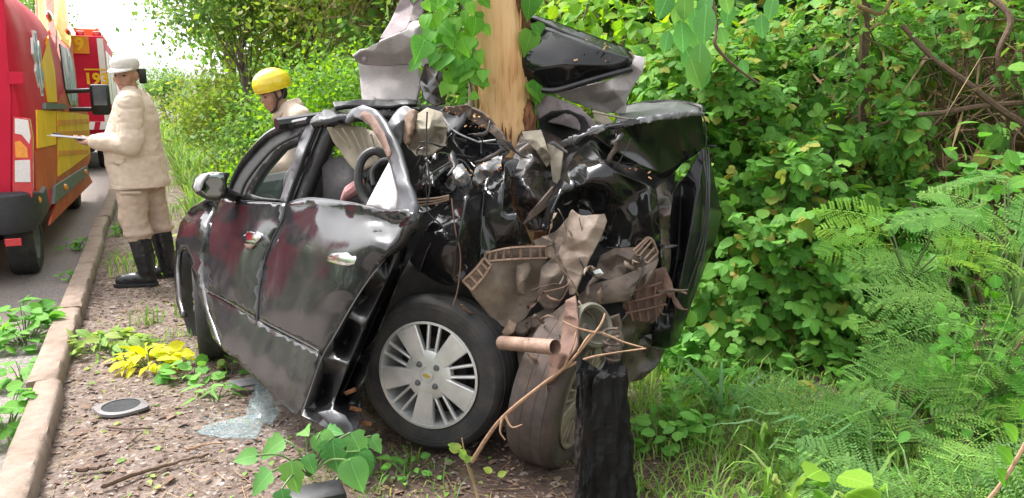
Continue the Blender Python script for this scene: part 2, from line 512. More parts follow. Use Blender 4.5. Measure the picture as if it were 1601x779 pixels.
# ---- wood
def wood_mat():
    m, t, b = mat('bare_wood'); c = coords(t, 'Object', (1, 1, 0.06))
    g = noi(t, c, 28, 6, 0.6, 0.4); g2 = noi(t, coords(t, 'Object', (1, 1, .45)), 5, 4)
    col = ramp(t, g, [(0.25, (.48, .25, .1)), (0.5, (.65, .39, .18)), (0.75, (.74, .5, .27))])
    col = mixc(t, ramp(t, g2, [(0.5, 0.0), (0.8, 0.6)]), col, (.62, .34, .12))
    cr_ = ramp(t, noi(t, coords(t, 'Object', (1, 1, .035)), 60, 4, .7), [(0.3, .7), (0.37, 0.0)])
    col = mixc(t, cr_, col, (.3, .13, .045))
    sp = ramp(t, noi(t, coords(t, 'Object', (1, 1, .3)), 16, 5, .7), [(0.66, 0.0), (0.78, .5)])
    col = mixc(t, sp, col, (.42, .2, .07))
    t.links.new(col, b.inputs['Base Color']); b.inputs['Roughness'].default_value = 0.7; bump(t, b, g, 0.6, 0.01); return m
M_['bare_wood'] = wood_mat()
def bark_mat():
    m, t, b = mat('bark'); c = coords(t, 'Object', (1, 1, .4))
    v = vor(t, c, 38); n = noi(t, c, 26, 6, 0.7)
    col = ramp(t, n, [(0.3, (.07, .03, .015)), (0.5, (.21, .085, .038)), (0.7, (.34, .145, .06))])
    t.links.new(col, b.inputs['Base Color']); b.inputs['Roughness'].default_value = 0.9; bump(t, b, v, 1.0, 0.02); return m
M_['bark'] = bark_mat()
M_['bark_grey'] = simple('bark_grey', (.16, .12, .09), 0.9, 0.5, 22, 0.9, stretch=(1, 1, .35))
def char_mat():
    m, t, b = mat('charred_wood'); c = coords(t, 'Object', (1, 1, .3)); c0 = coords(t)
    v = vor(t, c, 26); n = noi(t, c, 20, 6, 0.7)
    col = ramp(t, n, [(0.4, (.004, .004, .0045)), (0.7, (.011, .0105, .011)), (0.92, (.06, .053, .052))])
    br = ramp(t, noi(t, c, 5, 3), [(0.5, 0.0), (0.66, 0.85)])
    col = mixc(t, br, col, (.04, .017, .012))
    t.links.new(col, b.inputs['Base Color'])
    t.links.new(ramp(t, n, [(0.3, 0.55), (0.7, 0.9)]), b.inputs['Roughness']); b.inputs['Specular IOR Level'].default_value = 0.25; bump(t, b, v, 1.0, 0.03); return m
M_['charred'] = char_mat()
# ---- car paint with dust and scratches; coordinates are metres from the car's base
def paint_mat(name, dust=0.5, dcol=(.27, .22, .19), base=(.012, .012, .014), low=True, rough=0.14, spec=0.5):
    m, t, b = mat(name); c = coords(t)
    col = mixc(t, ramp(t, noi(t, c, 3.0, 5, 0.6), [(0.35, 0.0), (0.7, 0.12)]), base, [x * 3 + .012 for x in base])
    n = noi(t, c, 4.5, 7, 0.68, 0.6); st = noi(t, coords(t, 'Object', (3, 3, 1.6)), 5, 6, 0.6)
    sc = ramp(t, noi(t, coords(t, 'Object', (3, 3, 60)), 7, 4, 0.7), [(0.62, 0.0), (0.68, 1.0)])
    scm = ramp(t, noi(t, c, 6, 3), [(0.52, 0.0), (0.66, 1.0)])
    d = node(t, 'ShaderNodeMath', operation='MULTIPLY'); t.links.new(ramp(t, n, [(0.38, 0.0), (0.72, 1.0)]), d.inputs[0]); t.links.new(ramp(t, st, [(0.3, 0.25), (0.65, 1.0)]), d.inputs[1])
    fac = d.outputs[0]
    if low:
        sx = node(t, 'ShaderNodeSeparateXYZ'); t.links.new(c, sx.inputs[0])
        mr = node(t, 'ShaderNodeMapRange'); t.links.new(sx.outputs['Z'], mr.inputs['Value'])
        mr.inputs['From Min'].default_value = 0.8; mr.inputs['From Max'].default_value = 0.25
        mr.inputs['To Min'].default_value = 0.0; mr.inputs['To Max'].default_value = 0.75
        ad = node(t, 'ShaderNodeMath', operation='ADD', use_clamp=True); t.links.new(fac, ad.inputs[0]); t.links.new(mr.outputs[0], ad.inputs[1]); fac = ad.outputs[0]
        mu = node(t, 'ShaderNodeMath', operation='MULTIPLY'); t.links.new(fac, mu.inputs[0]); t.links.new(ramp(t, st, [(0.25, 0.45), (0.6, 1.0)]), mu.inputs[1]); fac = mu.outputs[0]
    k = node(t, 'ShaderNodeMath', operation='MULTIPLY'); t.links.new(fac, k.inputs[0]); k.inputs[1].default_value = dust; fac = k.outputs[0]
    col = mixc(t, fac, col, dcol)
    s2 = node(t, 'ShaderNodeMath', operation='MULTIPLY'); t.links.new(sc, s2.inputs[0]); t.links.new(scm, s2.inputs[1])
    s3 = node(t, 'ShaderNodeMath', operation='MULTIPLY'); t.links.new(s2.outputs[0], s3.inputs[0]); s3.inputs[1].default_value = 0.1
    fs_ = ramp(t, noi(t, coords(t, 'Object', (40, 6, 2.0)), 9, 3, 0.7), [(0.66, 0.0), (0.69, 1.0)])
    s4 = node(t, 'ShaderNodeMath', operation='MULTIPLY'); t.links.new(fs_, s4.inputs[0]); t.links.new(ramp(t, noi(t, c, 4, 3), [(0.5, 0.0), (0.62, .13)]), s4.inputs[1])
    col = mixc(t, s3.outputs[0], col, (.3, .28, .27)); col = mixc(t, s4.outputs[0], col, (.34, .32, .31))
    t.links.new(col, b.inputs['Base Color'])
    rr = node(t, 'ShaderNodeMapRange'); t.links.new(fac, rr.inputs['Value']); rr.inputs['To Min'].default_value = rough; rr.inputs['To Max'].default_value = 0.75
    t.links.new(rr.outputs[0], b.inputs['Roughness'])
    cw = node(t, 'ShaderNodeMapRange'); t.links.new(fac, cw.inputs['Value']); cw.inputs['To Min'].default_value = 1.0; cw.inputs['To Max'].default_value = 0.0
    b.inputs['Specular IOR Level'].default_value = spec
    bump(t, b, noi(t, c, 5, 3), 0.08, 0.006)
    return m
M_['paint'] = paint_mat('black_car_paint', 0.25, (.15, .125, .115), rough=.18)
M_['paint_door'] = paint_mat('black_car_paint_door', 0.2, (.14, .12, .11), rough=0.06, spec=0.5)
M_['paint_clean'] = paint_mat('black_car_paint_rear', 0.07, (.14, .12, .1), base=(.006, .006, .007), low=False, rough=0.09, spec=0.5)
M_['paint_muddy'] = paint_mat('black_car_paint_muddy', 0.85, (.2, .13, .1), low=False)
M_['bumper_black'] = paint_mat('black_bumper_plastic', 0.1, (.12, .1, .09), base=(.008, .008, .009), low=False, rough=0.24, spec=.35)
M_['frame_grey'] = simple('door_frame_grey', (.085, .085, .095), 0.42, 0.15, 8)
M_['sail_grey'] = simple('grey_sail_trim', (.36, .35, .36), 0.55, 0.06, 20)
M_['rubber'] = simple('black_rubber', (.018, .018, .019), 0.55, 0.3, 40, 0.15)
def tyre_mat(name, dirt, dc=(.2, .16, .13)):
    m, t, b = mat(name); c = coords(t)
    n = noi(t, c, 9, 6, 0.7)
    col = mixc(t, ramp(t, n, [(0.5 - dirt * .3, 0.0), (0.85, dirt)]), (.022, .022, .024), dc)
    t.links.new(col, b.inputs['Base Color']); b.inputs['Roughness'].default_value = 0.78; bump(t, b, noi(t, c, 60, 4), 0.2, 0.003); return m
M_['tyre'] = tyre_mat('tyre_rubber', 0.3)
M_['tyre_muddy'] = tyre_mat('tyre_rubber_muddy', 0.85, (.17, .115, .09))
M_['tyre_dusty'] = tyre_mat('tyre_rubber_dusty', 0.5, (.14, .13, .125))
M_['alloy'] = simple('alloy_silver', (.62, .61, .61), 0.38, 0.12, 14, metal=0.55)
M_['alloy_muddy'] = simple('alloy_muddy', (.3, .24, .2), 0.6, 0.35, 12, metal=0.3)
M_['chrome'] = simple('chrome', (.75, .75, .76), 0.12, 0.05, 8, metal=1.0)
M_['gold'] = simple('gold_emblem', (.7, .5, .12), 0.3, 0.1, 8, metal=0.8)
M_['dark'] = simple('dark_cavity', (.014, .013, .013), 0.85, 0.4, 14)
M_['plastic'] = simple('black_plastic', (.022, .022, .024), 0.45, 0.3, 26, 0.1)
M_['plastic_grey'] = simple('grey_plastic', (.1, .1, .105), 0.5, 0.2, 20, 0.1)
M_['head_liner'] = simple('grey_headliner', (.38, .345, .345), 0.9, 0.08, 70, 0.15)
M_['mauve_liner'] = simple('mauve_grey_liner', (.24, .2, .21), 0.85, 0.15, 40, 0.1)
M_['beige_trim'] = simple('beige_foam_trim', (.25, .215, .165), 0.85, 0.22, 14, 0.3, dist=0.01)
M_['seat'] = simple('dark_grey_seat_cloth', (.06, .056, .058), 0.95, 0.25, 60, 0.2)
M_['pink'] = simple('dusty_pink_cloth', (.42, .2, .2), 0.9, 0.3, 30, 0.3)
def rusty(name, a, b_, c_, rough=0.75, scale=11):
    m, t, b = mat(name); c = coords(t)
    n = noi(t, c, scale, 7, 0.7, 0.5)
    col = ramp(t, n, [(0.28, a), (0.5, b_), (0.74, c_)])
    sp = ramp(t, noi(t, c, 45, 3), [(0.66, 0.0), (0.72, 1.0)])
    col = mixc(t, sp, col, (.09, .06, .05))
    t.links.new(col, b.inputs['Base Color']); b.inputs['Roughness'].default_value = rough; bump(t, b, n, 0.5, 0.012); return m
M_['brown_metal'] = rusty('mud_brown_metal', (.04, .029, .023), (.09, .065, .05), (.16, .118, .092))
M_['tan_sheet'] = rusty('tan_dusty_sheet', (.1, .072, .054), (.185, .138, .105), (.28, .215, .17), 0.7, 7)
M_['rust_plate'] = rusty('rust_red_plate', (.07, .036, .028), (.13, .07, .052), (.2, .12, .09))
M_['bracket'] = rusty('brown_plastic_bracket', (.1, .06, .042), (.19, .12, .08), (.31, .21, .145), 0.6)
M_['pipe'] = rusty('exhaust_pipe', (.12, .07, .05), (.24, .15, .11), (.36, .25, .19), .6, 14)
M_['silver_torn'] = simple('torn_bare_metal', (.22, .22, .23), 0.45, 0.5, 30, 0.5, metal=0.6)
M_['white_bit'] = simple('white_reflector', (.8, .8, .8), 0.3, 0.05, 10)
M_['greenish'] = simple('grey_green_drum', (.14, .13, .1), 0.6, 0.3, 12, 0.3)
def glass_mat(name, col, rough=0.02, alpha=0.25):
    m, t, b = mat(name)
    b.inputs['Base Color'].default_value = (*col, 1); b.inputs['Roughness'].default_value = rough; b.inputs['Specular IOR Level'].default_value = .3
    tr = node(t, 'ShaderNodeBsdfTransparent'); mx = node(t, 'ShaderNodeMixShader'); mx.inputs[0].default_value = alpha
    t.links.new(tr.outputs[0], mx.inputs[1]); t.links.new(b.outputs[0], mx.inputs[2])
    t.links.new(mx.outputs[0], t.nodes['Material Output'].inputs['Surface']); return m
M_['glass'] = glass_mat('window_glass', (.04, .06, .05), 0.02, 0.2)
M_['van_glass'] = simple('van_dark_glass', (.02, .03, .035), 0.3, .1, 5, spec=.15)
M_['mirror'] = simple('mirror_glass', (.2, .22, .22), 0.03, 0.02, 5, metal=1.0)
def crazed():
    m, t, b = mat('crazed_glass'); c = coords(t)
    v = vor(t, c, 130, 'DISTANCE_TO_EDGE'); e = ramp(t, v, [(0.02, 1.0), (0.07, 0.0)])
    t.links.new(mixc(t, e, (.1, .17, .19), (.5, .62, .65)), b.inputs['Base Color']); b.inputs['Roughness'].default_value = 0.15
    tr = node(t, 'ShaderNodeBsdfTransparent'); mx = node(t, 'ShaderNodeMixShader')
    mr = node(t, 'ShaderNodeMapRange'); t.links.new(e, mr.inputs['Value']); mr.inputs['To Min'].default_value = 0.12; mr.inputs['To Max'].default_value = 0.5
    t.links.new(mr.outputs[0], mx.inputs[0]); t.links.new(tr.outputs[0], mx.inputs[1]); t.links.new(b.outputs[0], mx.inputs[2])
    t.links.new(mx.outputs[0], t.nodes['Material Output'].inputs['Surface']); return m
M_['crazed'] = crazed()
# ---- van, truck
M_['van_red'] = simple('van_red', (.55, .012, .045), 0.55, 0.08, 3, spec=0.22)
M_['van_side'] = simple('van_orange_red', (.5, .085, .03), 0.55, 0.2, 2.5, spec=0.22)
M_['van_yellow'] = simple('van_yellow', (.85, .5, .02), 0.55, 0.12, 4, spec=0.22)
M_['van_orange'] = simple('van_orange', (.72, .27, .03), 0.55, 0.15, 4, spec=0.22)
M_['van_plastic'] = simple('van_dark_bumper', (.045, .047, .055), 0.6, 0.2, 30, 0.1)
M_['van_moulding'] = simple('van_grey_moulding', (.1, .12, .11), 0.6, 0.2, 30, 0.1)
M_['lamp_red'] = simple('lamp_red', (.6, .01, .02), 0.15, 0.1, 30, coat=0.8)
M_['lamp_white'] = simple('lamp_clear', (.75, .72, .72), 0.12, 0.1, 60, coat=0.8)
M_['lamp_amber'] = simple('lamp_amber', (.85, .3, .02), 0.15, 0.2, 40, coat=0.8)
M_['white_paint'] = simple('white_paint', (.8, .8, .8), 0.4, 0.04, 5)
M_['blue_paint'] = simple('blue_grey_paint', (.22, .3, .42), 0.4, 0.1, 5)
M_['orange_plastic'] = simple('orange_ladder', (.75, .3, .1), 0.5, 0.1, 10)
# ---- people
M_['khaki'] = simple('khaki_cloth', (.58, .465, .37), 0.95, 0.09, 26, 0.18, dist=0.006)
M_['khaki_dark'] = simple('khaki_trousers', (.47, .355, .28), 0.95, 0.1, 24, 0.2, dist=0.006)
M_['cap'] = simple('pale_cap_cloth', (.58, .54, .5), 0.95, 0.05, 40, 0.1)
M_['skin'] = simple('skin', (.36, .19, .13), 0.5, 0.12, 30)
M_['skin2'] = simple('skin_warm', (.38, .2, .14), 0.5, 0.12, 30)
M_['hair'] = simple('black_hair', (.016, .013, .012), 0.6, 0.3, 80, 0.3)
M_['eye'] = simple('eye_dark', (.03, .02, .018), 0.2, 0.1, 10)
M_['lip'] = simple('lip', (.27, .12, .1), 0.5, 0.1, 30)
M_['boot'] = simple('black_boot_rubber', (.016, .016, .019), 0.32, 0.3, 22, 0.2)
M_['helmet'] = simple('yellow_helmet_shell', (.75, .56, .03), 0.32, 0.12, 16, coat=0.4)
M_['paper'] = simple('paper', (.78, .76, .78), 0.8, 0.03, 10)
M_['board'] = simple('clipboard_grey', (.42, .4, .44), 0.5, 0.1, 10)
# ---- ground
def soil_mat():
    m, t, b = mat('litter_soil'); c = coords(t)
    big = noi(t, c, 0.9, 5, 0.6); mid = noi(t, c, 7, 7, 0.72); fine = noi(t, c, 55, 5, 0.75)
    col = ramp(t, mid, [(0.25, (.06, .043, .035)), (0.42, (.155, .115, .096)), (0.55, (.235, .185, .158)), (0.72, (.33, .275, .243))])
    dk = ramp(t, big, [(0.35, 0.0), (0.65, 0.45)])
    col = mixc(t, dk, col, (.1, .062, .048))
    v = vor(t, c, 60, 'F1', 'Color'); sx = node(t, 'ShaderNodeSeparateColor'); t.links.new(v, sx.inputs[0])
    chips = ramp(t, sx.outputs[0], [(0.0, (.045, .034, .029)), (0.4, (.14, .105, .088)), (0.75, (.245, .2, .172)), (0.95, (.33, .285, .255)), (1.0, (.48, .45, .42))])
    col = mixc(t, ramp(t, sx.outputs[1], [(0.45, 0.15), (0.8, 0.75)]), col, chips)
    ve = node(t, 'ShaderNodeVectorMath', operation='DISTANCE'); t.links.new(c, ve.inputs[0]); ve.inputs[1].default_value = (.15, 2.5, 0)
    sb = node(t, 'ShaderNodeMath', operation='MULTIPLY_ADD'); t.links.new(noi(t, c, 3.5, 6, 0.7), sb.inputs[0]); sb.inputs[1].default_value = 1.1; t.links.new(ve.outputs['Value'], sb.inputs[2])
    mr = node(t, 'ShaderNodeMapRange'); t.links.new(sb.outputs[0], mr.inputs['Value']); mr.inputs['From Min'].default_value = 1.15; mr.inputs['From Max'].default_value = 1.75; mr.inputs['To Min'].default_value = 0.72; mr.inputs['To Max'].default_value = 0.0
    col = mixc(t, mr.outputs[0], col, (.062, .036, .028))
    gm = ramp(t, noi(t, c, 1.7, 6, 0.7), [(0.55, 0.0), (0.72, 0.45)])
    col = mixc(t, gm, col, (.17, .15, .07))
    t.links.new(col, b.inputs['Base Color']); b.inputs['Roughness'].default_value = 0.95; b.inputs['Specular IOR Level'].default_value = 0.2
    ad = node(t, 'ShaderNodeMath', operation='ADD'); t.links.new(fine, ad.inputs[0]); t.links.new(sx.outputs[0], ad.inputs[1])
    bump(t, b, ad.outputs[0], 0.8, 0.014); return m
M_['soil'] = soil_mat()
M_['soil_dark'] = simple('dark_turned_soil', (.085, .05, .038), 0.95, 0.55, 22, 0.9, dist=0.02)
def road_mat():
    m, t, b = mat('worn_asphalt'); c = coords(t)
    n = noi(t, c, 1.3, 6, 0.65); f = noi(t, c, 120, 4, 0.7); v = vor(t, c, 140, 'F1', 'Color')
    sx = node(t, 'ShaderNodeSeparateColor'); t.links.new(v, sx.inputs[0])
    col = ramp(t, sx.outputs[0], [(0.0, (.1, .09, .086)), (0.6, (.19, .17, .16)), (1.0, (.32, .28, .26))])
    col = mixc(t, ramp(t, n, [(0.35, 0.0), (0.65, 0.8)]), col, (.23, .18, .155))
    t.links.new(col, b.inputs['Base Color']); b.inputs['Roughness'].default_value = 0.9; bump(t, b, f, 0.7, 0.008); return m
M_['road'] = road_mat()
def kerb_mat():
    m, t, b = mat('kerb_concrete'); c = coords(t)
    n = noi(t, c, 5, 7, 0.7); f = noi(t, c, 70, 5, 0.7)
    col = ramp(t, n, [(0.3, (.11, .078, .06)), (0.48, (.235, .172, .135)), (0.72, (.33, .26, .215))])
    col = mixc(t, ramp(t, f, [(0.55, 0.0), (0.75, 0.5)]), col, (.2, .15, .12))
    t.links.new(col, b.inputs['Base Color']); b.inputs['Roughness'].default_value = 0.92; bump(t, b, f, 0.7, 0.01); return m
M_['kerb'] = kerb_mat()
M_['stone'] = simple('pale_pebble', (.27, .235, .215), 0.85, 0.35, 20, 0.3)
M_['grille'] = simple('dark_grille', (.05, .052, .056), 0.5, 0.3, 30, 0.2)
M_['grey_part'] = simple('grey_speaker_rim', (.14, .13, .13), 0.45, 0.15, 20)
# ================================================================== ground, road, kerb
def axis(fine0, fine1, step, far0, far1):
    a = list(np.arange(fine0, fine1 + 1e-6, step)); d = step
    lo = [fine0]
    while lo[-1] > far0: d *= 1.35; lo.append(lo[-1] - d)
    d = step; hi = [fine1]
    while hi[-1] < far1: d *= 1.35; hi.append(hi[-1] + d)
    return np.array(lo[:0:-1] + a + hi[1:])
KL, KR = -0.645, -0.515                          # the two faces of the kerb
def ground_z(s, l):
    if l < KR:
        return -0.13 if l > -9.2 else 0.0
    q = Vector((s, l, 0))
    k = min(1.0, max(0.0, (l - KR) / 0.35))
    z = 0.028 * noise.noise(q * 1.1) + 0.016 * noise.noise(q * 3.7) + 0.008 * noise.noise(q * 11)
    rise = 0.10 * max(0.0, l - 2.6) if l < 12 else 0.94
    return z * k - 0.01 * (1 - k) + rise
def gz(x, y):                                    # height of the ground below a world point
    return ground_z(x * RD.x + y * RD.y, x * LD.x + y * LD.y)
ls = np.concatenate([np.array([-300, -150, -80, -40, -20, -12, -9.25, -9.2, -6, -3, -1.2, KR - 0.006]), axis(KR, 5.0, 0.07, KR, 300)])
ss = axis(0.0, 12.0, 0.08, -150, 420)
gv = np.array([[(*(RP(s, l)[:2]), ground_z(s, l)) for l in ls] for s in ss]).reshape(-1, 3)
nl = len(ls); gt = []
for i in range(len(ss) - 1):
    for j in range(nl - 1):
        a = i * nl + j; gt += [(a, a + 1, a + nl + 1), (a, a + nl + 1, a + nl)]
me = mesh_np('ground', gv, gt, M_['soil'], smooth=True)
go = bpy.data.objects.new('ground', me); put(go); tag(go, kind='structure')
mb = MB(); ss2 = axis(0.0, 14.0, 0.5, -120, 300)
for i in range(len(ss2) - 1):
    for a, b_ in ((KL + 0.01, -2.4), (-2.4, -4.6), (-4.6, -9.19)):
        mb.add([RP(ss2[i], a, -0.055), RP(ss2[i], b_, -0.03), RP(ss2[i + 1], b_, -0.03), RP(ss2[i + 1], a, -0.055)], [(0, 1, 2, 3)])
tag(mb.build('road', M_['road'], None, (0, 0, 0), smooth=False), kind='structure')
kerb = bpy.data.objects.new('kerb', None); put(kerb, None, RP(4, -0.58, -0.06)); tag(kerb, kind='structure')
rng = random.Random(5)
edges = [1.2, 2.62, 4.15] + [4.15 + 1.46 * k for k in range(1, 34)]
for i in range(len(edges) - 1):
    a, b_ = edges[i] + 0.006, edges[i + 1] - 0.006
    near = b_ < 4.2
    off = 0.045 if near else rng.uniform(-0.012, 0.012)
    zt = 0.085 if near else 0.078 + rng.uniform(-0.008, 0.008)
    mb = MB(); n = 40 if a < 9 else 4; sec = []
    w0, w1 = (-0.602, -0.488) if near else (KL + off, KR + off)
    prof = [(w0, -0.16), (w0, zt - 0.01), (w0 + 0.01, zt), (w1 - 0.05, zt + .001), (w1 - 0.012, zt), (w1, zt - 0.012), (w1 + .006, zt - .07), (w1 + 0.012, -0.16)]
    vs = []
    for k in range(n + 1):
        s = a + (b_ - a) * k / n
        for l, z in prof:
            w_ = 0.007 * noise.noise(Vector((s * 4, l * 30, z * 12 + i * 3))) + 0.004 * noise.noise(Vector((s * 17, l * 60, z * 40)))
            vs.append(RP(s, l + w_, z + (w_ if z > 0 else 0)))
    q = len(prof); fs = [tuple(range(q)), tuple(n * q + k for k in range(q))[::-1]]
    for k in range(n):
        for j in range(q): fs.append((k * q + j, k * q + (j + 1) % q, (k + 1) * q + (j + 1) % q, (k + 1) * q + j))
    mb.add(vs, fs); mb.build('kerb_stone', M_['kerb'], kerb, RP((a + b_) / 2, -0.58, -0.06), angle=50)

# ================================================================== rescue van
LV = -0.885                                       # its right side
Z0 = -0.055
def van_d(z):                                    # how far the side leans in
    return 0.0 if z < 1.1 else (z - 1.1) * 0.045 if z < 2.0 else 0.0405 + (z - 2.0) ** 2 * 0.9
def side_pt(u, v, out=0.0, l0=LV):
    z = 1.0
    for _ in range(4):
        p = on_plane(u, v, LD, l0 - van_d(z) + out); z = p.z
    return p
SV = RD.dot(side_pt(53, 300))                    # its rear
van = thing('rescue_van', RP(SV + 2.8, LV - 1.0, Z0), 'red and yellow rescue van with tall tail lamp parked beyond the kerb', 'van')
sec = []
def section(s, inset, top, bot=0.42, nose=0.0):
    rt = [(inset + 0.05 + nose, bot), (inset + nose, bot + 0.1), (inset, 0.75), (inset + van_d(1.3), 1.3)]
    for z in (1.7, 2.0, 2.2, 2.36, 2.46): rt.append((inset + van_d(z), z))
    rt += [(inset + 0.42, 2.53), (inset + 0.7, 2.55)]
    k = (top - 0.6) / (2.55 - 0.6)
    rt = [(d, z if z < 0.6 else 0.6 + (z - 0.6) * k) for d, z in rt]
    pts = [(LV - d, z) for d, z in rt] + [(LV - 2.02 + d, z) for d, z in rt[::-1]]
    return [RP(s, l, z + Z0) for l, z in pts]
prof = [(0.0, 0.09, 2.48), (0.03, 0.03, 2.53), (0.1, 0.0, 2.55), (0.5, 0, 2.55), (1.5, 0, 2.55), (2.6, 0, 2.55), (3.5, 0, 2.54), (3.9, 0.0, 2.46), (4.2, 0.01, 2.28), (4.7, 0.03, 1.75), (5.0, 0.06, 1.3), (5.5, 0.12, 1.1), (5.75, 0.25, 0.9)]
vs, fs = [], []
for ds, ins, top in prof: vs += section(SV + ds, ins, top)
q = len(vs) // len(prof)
for k in range(len(prof) - 1):
    for j in range(q): fs.append((k * q + j, k * q + (j + 1) % q, (k + 1) * q + (j + 1) % q, (k + 1) * q + j))
fs += [tuple(range(q)), tuple((len(prof) - 1) * q + j for j in range(q))[::-1]]
SW = 7.60
vb = MB().add(vs, fs).build('body', M_['van_red'], van, angle=40)
for s in (SW, SW + 4.33):                          # cut the wheel arches out of the body
    cm = MB().prism([(0.43 * math.cos(2 * math.pi * k / 32), 0.43 * math.sin(2 * math.pi * k / 32)) for k in range(32)], Matrix.Translation(RP(s, LV - 0.38, Z0 + 0.36)) @ Matrix((RD, Vector((0, 0, 1)), LD)).transposed().to_4x4(), 0.7).build('arch_cut', M_['van_red'], smooth=False)
    bo_ = vb.modifiers.new('cut', 'BOOLEAN'); bo_.object = cm; bo_.operation = 'DIFFERENCE'; bo_.solver = 'EXACT'
    bpy.context.view_layer.update()
    nm_ = bpy.data.meshes.new_from_object(vb.evaluated_get(bpy.context.evaluated_depsgraph_get()))
    vb.modifiers.clear(); vb.data = nm_; bpy.data.objects.remove(cm)
def side_sheet(name, px, m, parent=van, out=0.006, th=0.004, l0=LV, sub=4):
    mb = MB(); n = len(px)
    a = [side_pt(u, v, out, l0) for u, v in px]
    b_ = [p - LD * (th + 0.012) for p in a]
    mb.add(a + b_, [tuple(range(n)), tuple(range(n, 2 * n))[::-1]] + [(k, n + k, n + (k + 1) % n, (k + 1) % n) for k in range(n)])
    return mb.build(name, m, parent, smooth=False)
def rear_sheet(name, px, m, parent, s, th=0.02, curve=False):
    a = [on_plane(u, v, RD, s) for u, v in px]
    if curve: a = smooth_path(a, 4, True)
    n = len(a); b_ = [p + RD * th for p in a]
    return MB().add(a + b_, [tuple(range(n)), tuple(range(n, 2 * n))[::-1]] + [(k, n + k, n + (k + 1) % n, (k + 1) % n) for k in range(n)]).build(name, m, parent, smooth=False, bevel=0.003)
side_sheet('side_panel', [(56, -60), (80, -60), (112, 66), (118, 110), (123, 168), (137, 176), (142, 246), (138, 258), (88, 290), (70, 300), (58, 310), (56, 240)], M_['van_side'], out=0.004)
side_sheet('yellow_band', [(57, -60), (66, -60), (76, 60), (86, 110), (90, 160), (76, 160), (66, 96)], M_['van_yellow'], out=0.009)
side_sheet('yellow_panel', [(84, -30), (98, -30), (111, 62), (109, 74), (96, 62), (88, 40)], M_['van_yellow'], out=0.009)
side_sheet('yellow_panel', [(58, 172), (88, 174), (88, 226), (60, 232)], M_['van_yellow'], out=0.009)
side_sheet('yellow_panel', [(90, 174), (120, 177), (139, 180), (141, 240), (112, 262), (91, 276)], M_['van_yellow'], out=0.009)
for v0 in (188, 206, 236):
    side_sheet('orange_stripe', [(91, v0), (138, v0 - 2), (139, v0 + 5), (91, v0 + 9)], M_['van_orange'], out=0.012)
side_sheet('lower_sill', [(78, 352), (145, 285), (138, 271), (88, 318), (84, 330)], M_['van_side'], out=0.004)
side_sheet('side_moulding', [(87, 291), (137, 259), (139, 272), (86, 319)], M_['van_moulding'], out=0.03, th=0.02)
side_sheet('door_seam', [(88.2, 30), (89.2, 30), (90.3, 290), (89, 290)], M_['van_plastic'], out=0.011)
side_sheet('door_rail', [(72, 161), (104, 163), (105, 170), (72, 171)], M_['van_moulding'], out=0.03, th=0.02)
wi = side_sheet('side_window', [(94, 69), (108, 78), (114, 96), (122, 152), (121, 165), (110, 164), (103, 140)], M_['van_glass'], out=0.012)
side_sheet('window_reflection', [(109, 88), (113, 96), (120, 150), (118, 160), (113, 157), (110, 120)], M_['blue_paint'], wi, out=0.016)  # light blue reflection on the glass, laid on as a coloured sheet
for u, v in ((101, 293), (133, 269)):
    p = side_pt(u, v, 0.034); MB().sphere(p, 0.035, 10).build('side_marker_lamp', M_['lamp_amber'], van)
# emblem on the side: a six-armed star with a rod
emb = None
c0 = side_pt(55, 98, 0.012); hx = 0.36; 
def side_flat(polys, name, m, parent, out):
    mb = MB()
    for poly in polys:
        a = [c0 + RD * x + Vector((0, 0, 1)) * y + LD * out for x, y in poly]; n = len(a)
        b_ = [p - LD * 0.02 for p in a]
        mb.add(a + b_, [tuple(range(n)), tuple(range(n, 2 * n))[::-1]] + [(k, n + k, n + (k + 1) % n, (k + 1) % n) for k in range(n)])
    return mb.build(name, m, parent, smooth=False)
def arm(a, w, h):
    ca, sa = math.cos(a), math.sin(a)
    return [(x * ca - y * sa, x * sa + y * ca) for x, y in ((-w, -h), (w, -h), (w, h), (-w, h))]
c0 = c0 + RD * 0.25
emb = side_flat([arm(k * math.pi / 3, 0.085, 0.3) for k in range(3)], 'star_emblem', M_['white_paint'], van, 0.002)
side_flat([arm(k * math.pi / 3, 0.062, 0.275) for k in range(3)], 'star_fill', M_['blue_paint'], emb, 0.006)
side_flat([arm(0, 0.014, 0.24), [(-.05, .1), (.05, .14), (.05, .1), (-.05, .06)], [(-.05, -.02), (.05, .02), (.05, -.02), (-.05, -.06)]], 'rod', M_['white_paint'], emb, 0.010)
# rear face
side_d = on_plane(20, 200, RD, SV)
rear_sheet('rear_door', [(-170, -60), (2, -60), (10, 60), (17, 150), (17, 327), (-170, 332)], M_['van_red'], van, SV - 0.014, 0.03)
rear_sheet('hinge', [(13, 112), (36, 113), (37, 131), (14, 132)], M_['van_red'], van, SV - 0.028, 0.04)
tl = rear_sheet('tail_lamp', [(20, 182), (46, 186), (51, 215), (51, 309), (19, 310)], M_['lamp_red'], van, SV - 0.016, 0.07)
rear_sheet('reversing_lens', [(23, 185), (44, 188), (48, 214), (46, 226), (34, 211), (23, 209)], M_['lamp_white'], tl, SV - 0.022, 0.02)
rear_sheet('indicator_lens', [(23, 222), (31, 220), (43, 232), (44, 247), (24, 247)], M_['lamp_amber'], tl, SV - 0.022, 0.02)
rear_sheet('clear_lens', [(23, 251), (47, 250), (48, 285), (23, 285)], M_['lamp_white'], tl, SV - 0.022, 0.02)
rear_sheet('reflector_block', [(15, 311), (41, 311), (40, 326), (15, 326)], M_['lamp_red'], van, SV - 0.022, 0.03)
d5 = on_plane(1, 313, RD, SV - 0.02)
text_mesh('5', 0.1, Matrix.Translation(d5) @ Matrix((LD, Vector((0, 0, 1)), -RD)).transposed().to_4x4(), 'digit_lettering', M_['van_yellow'], van, 0.002, 0.004)
VM = Matrix((LD, RD, Vector((0, 0, 1)))).transposed()
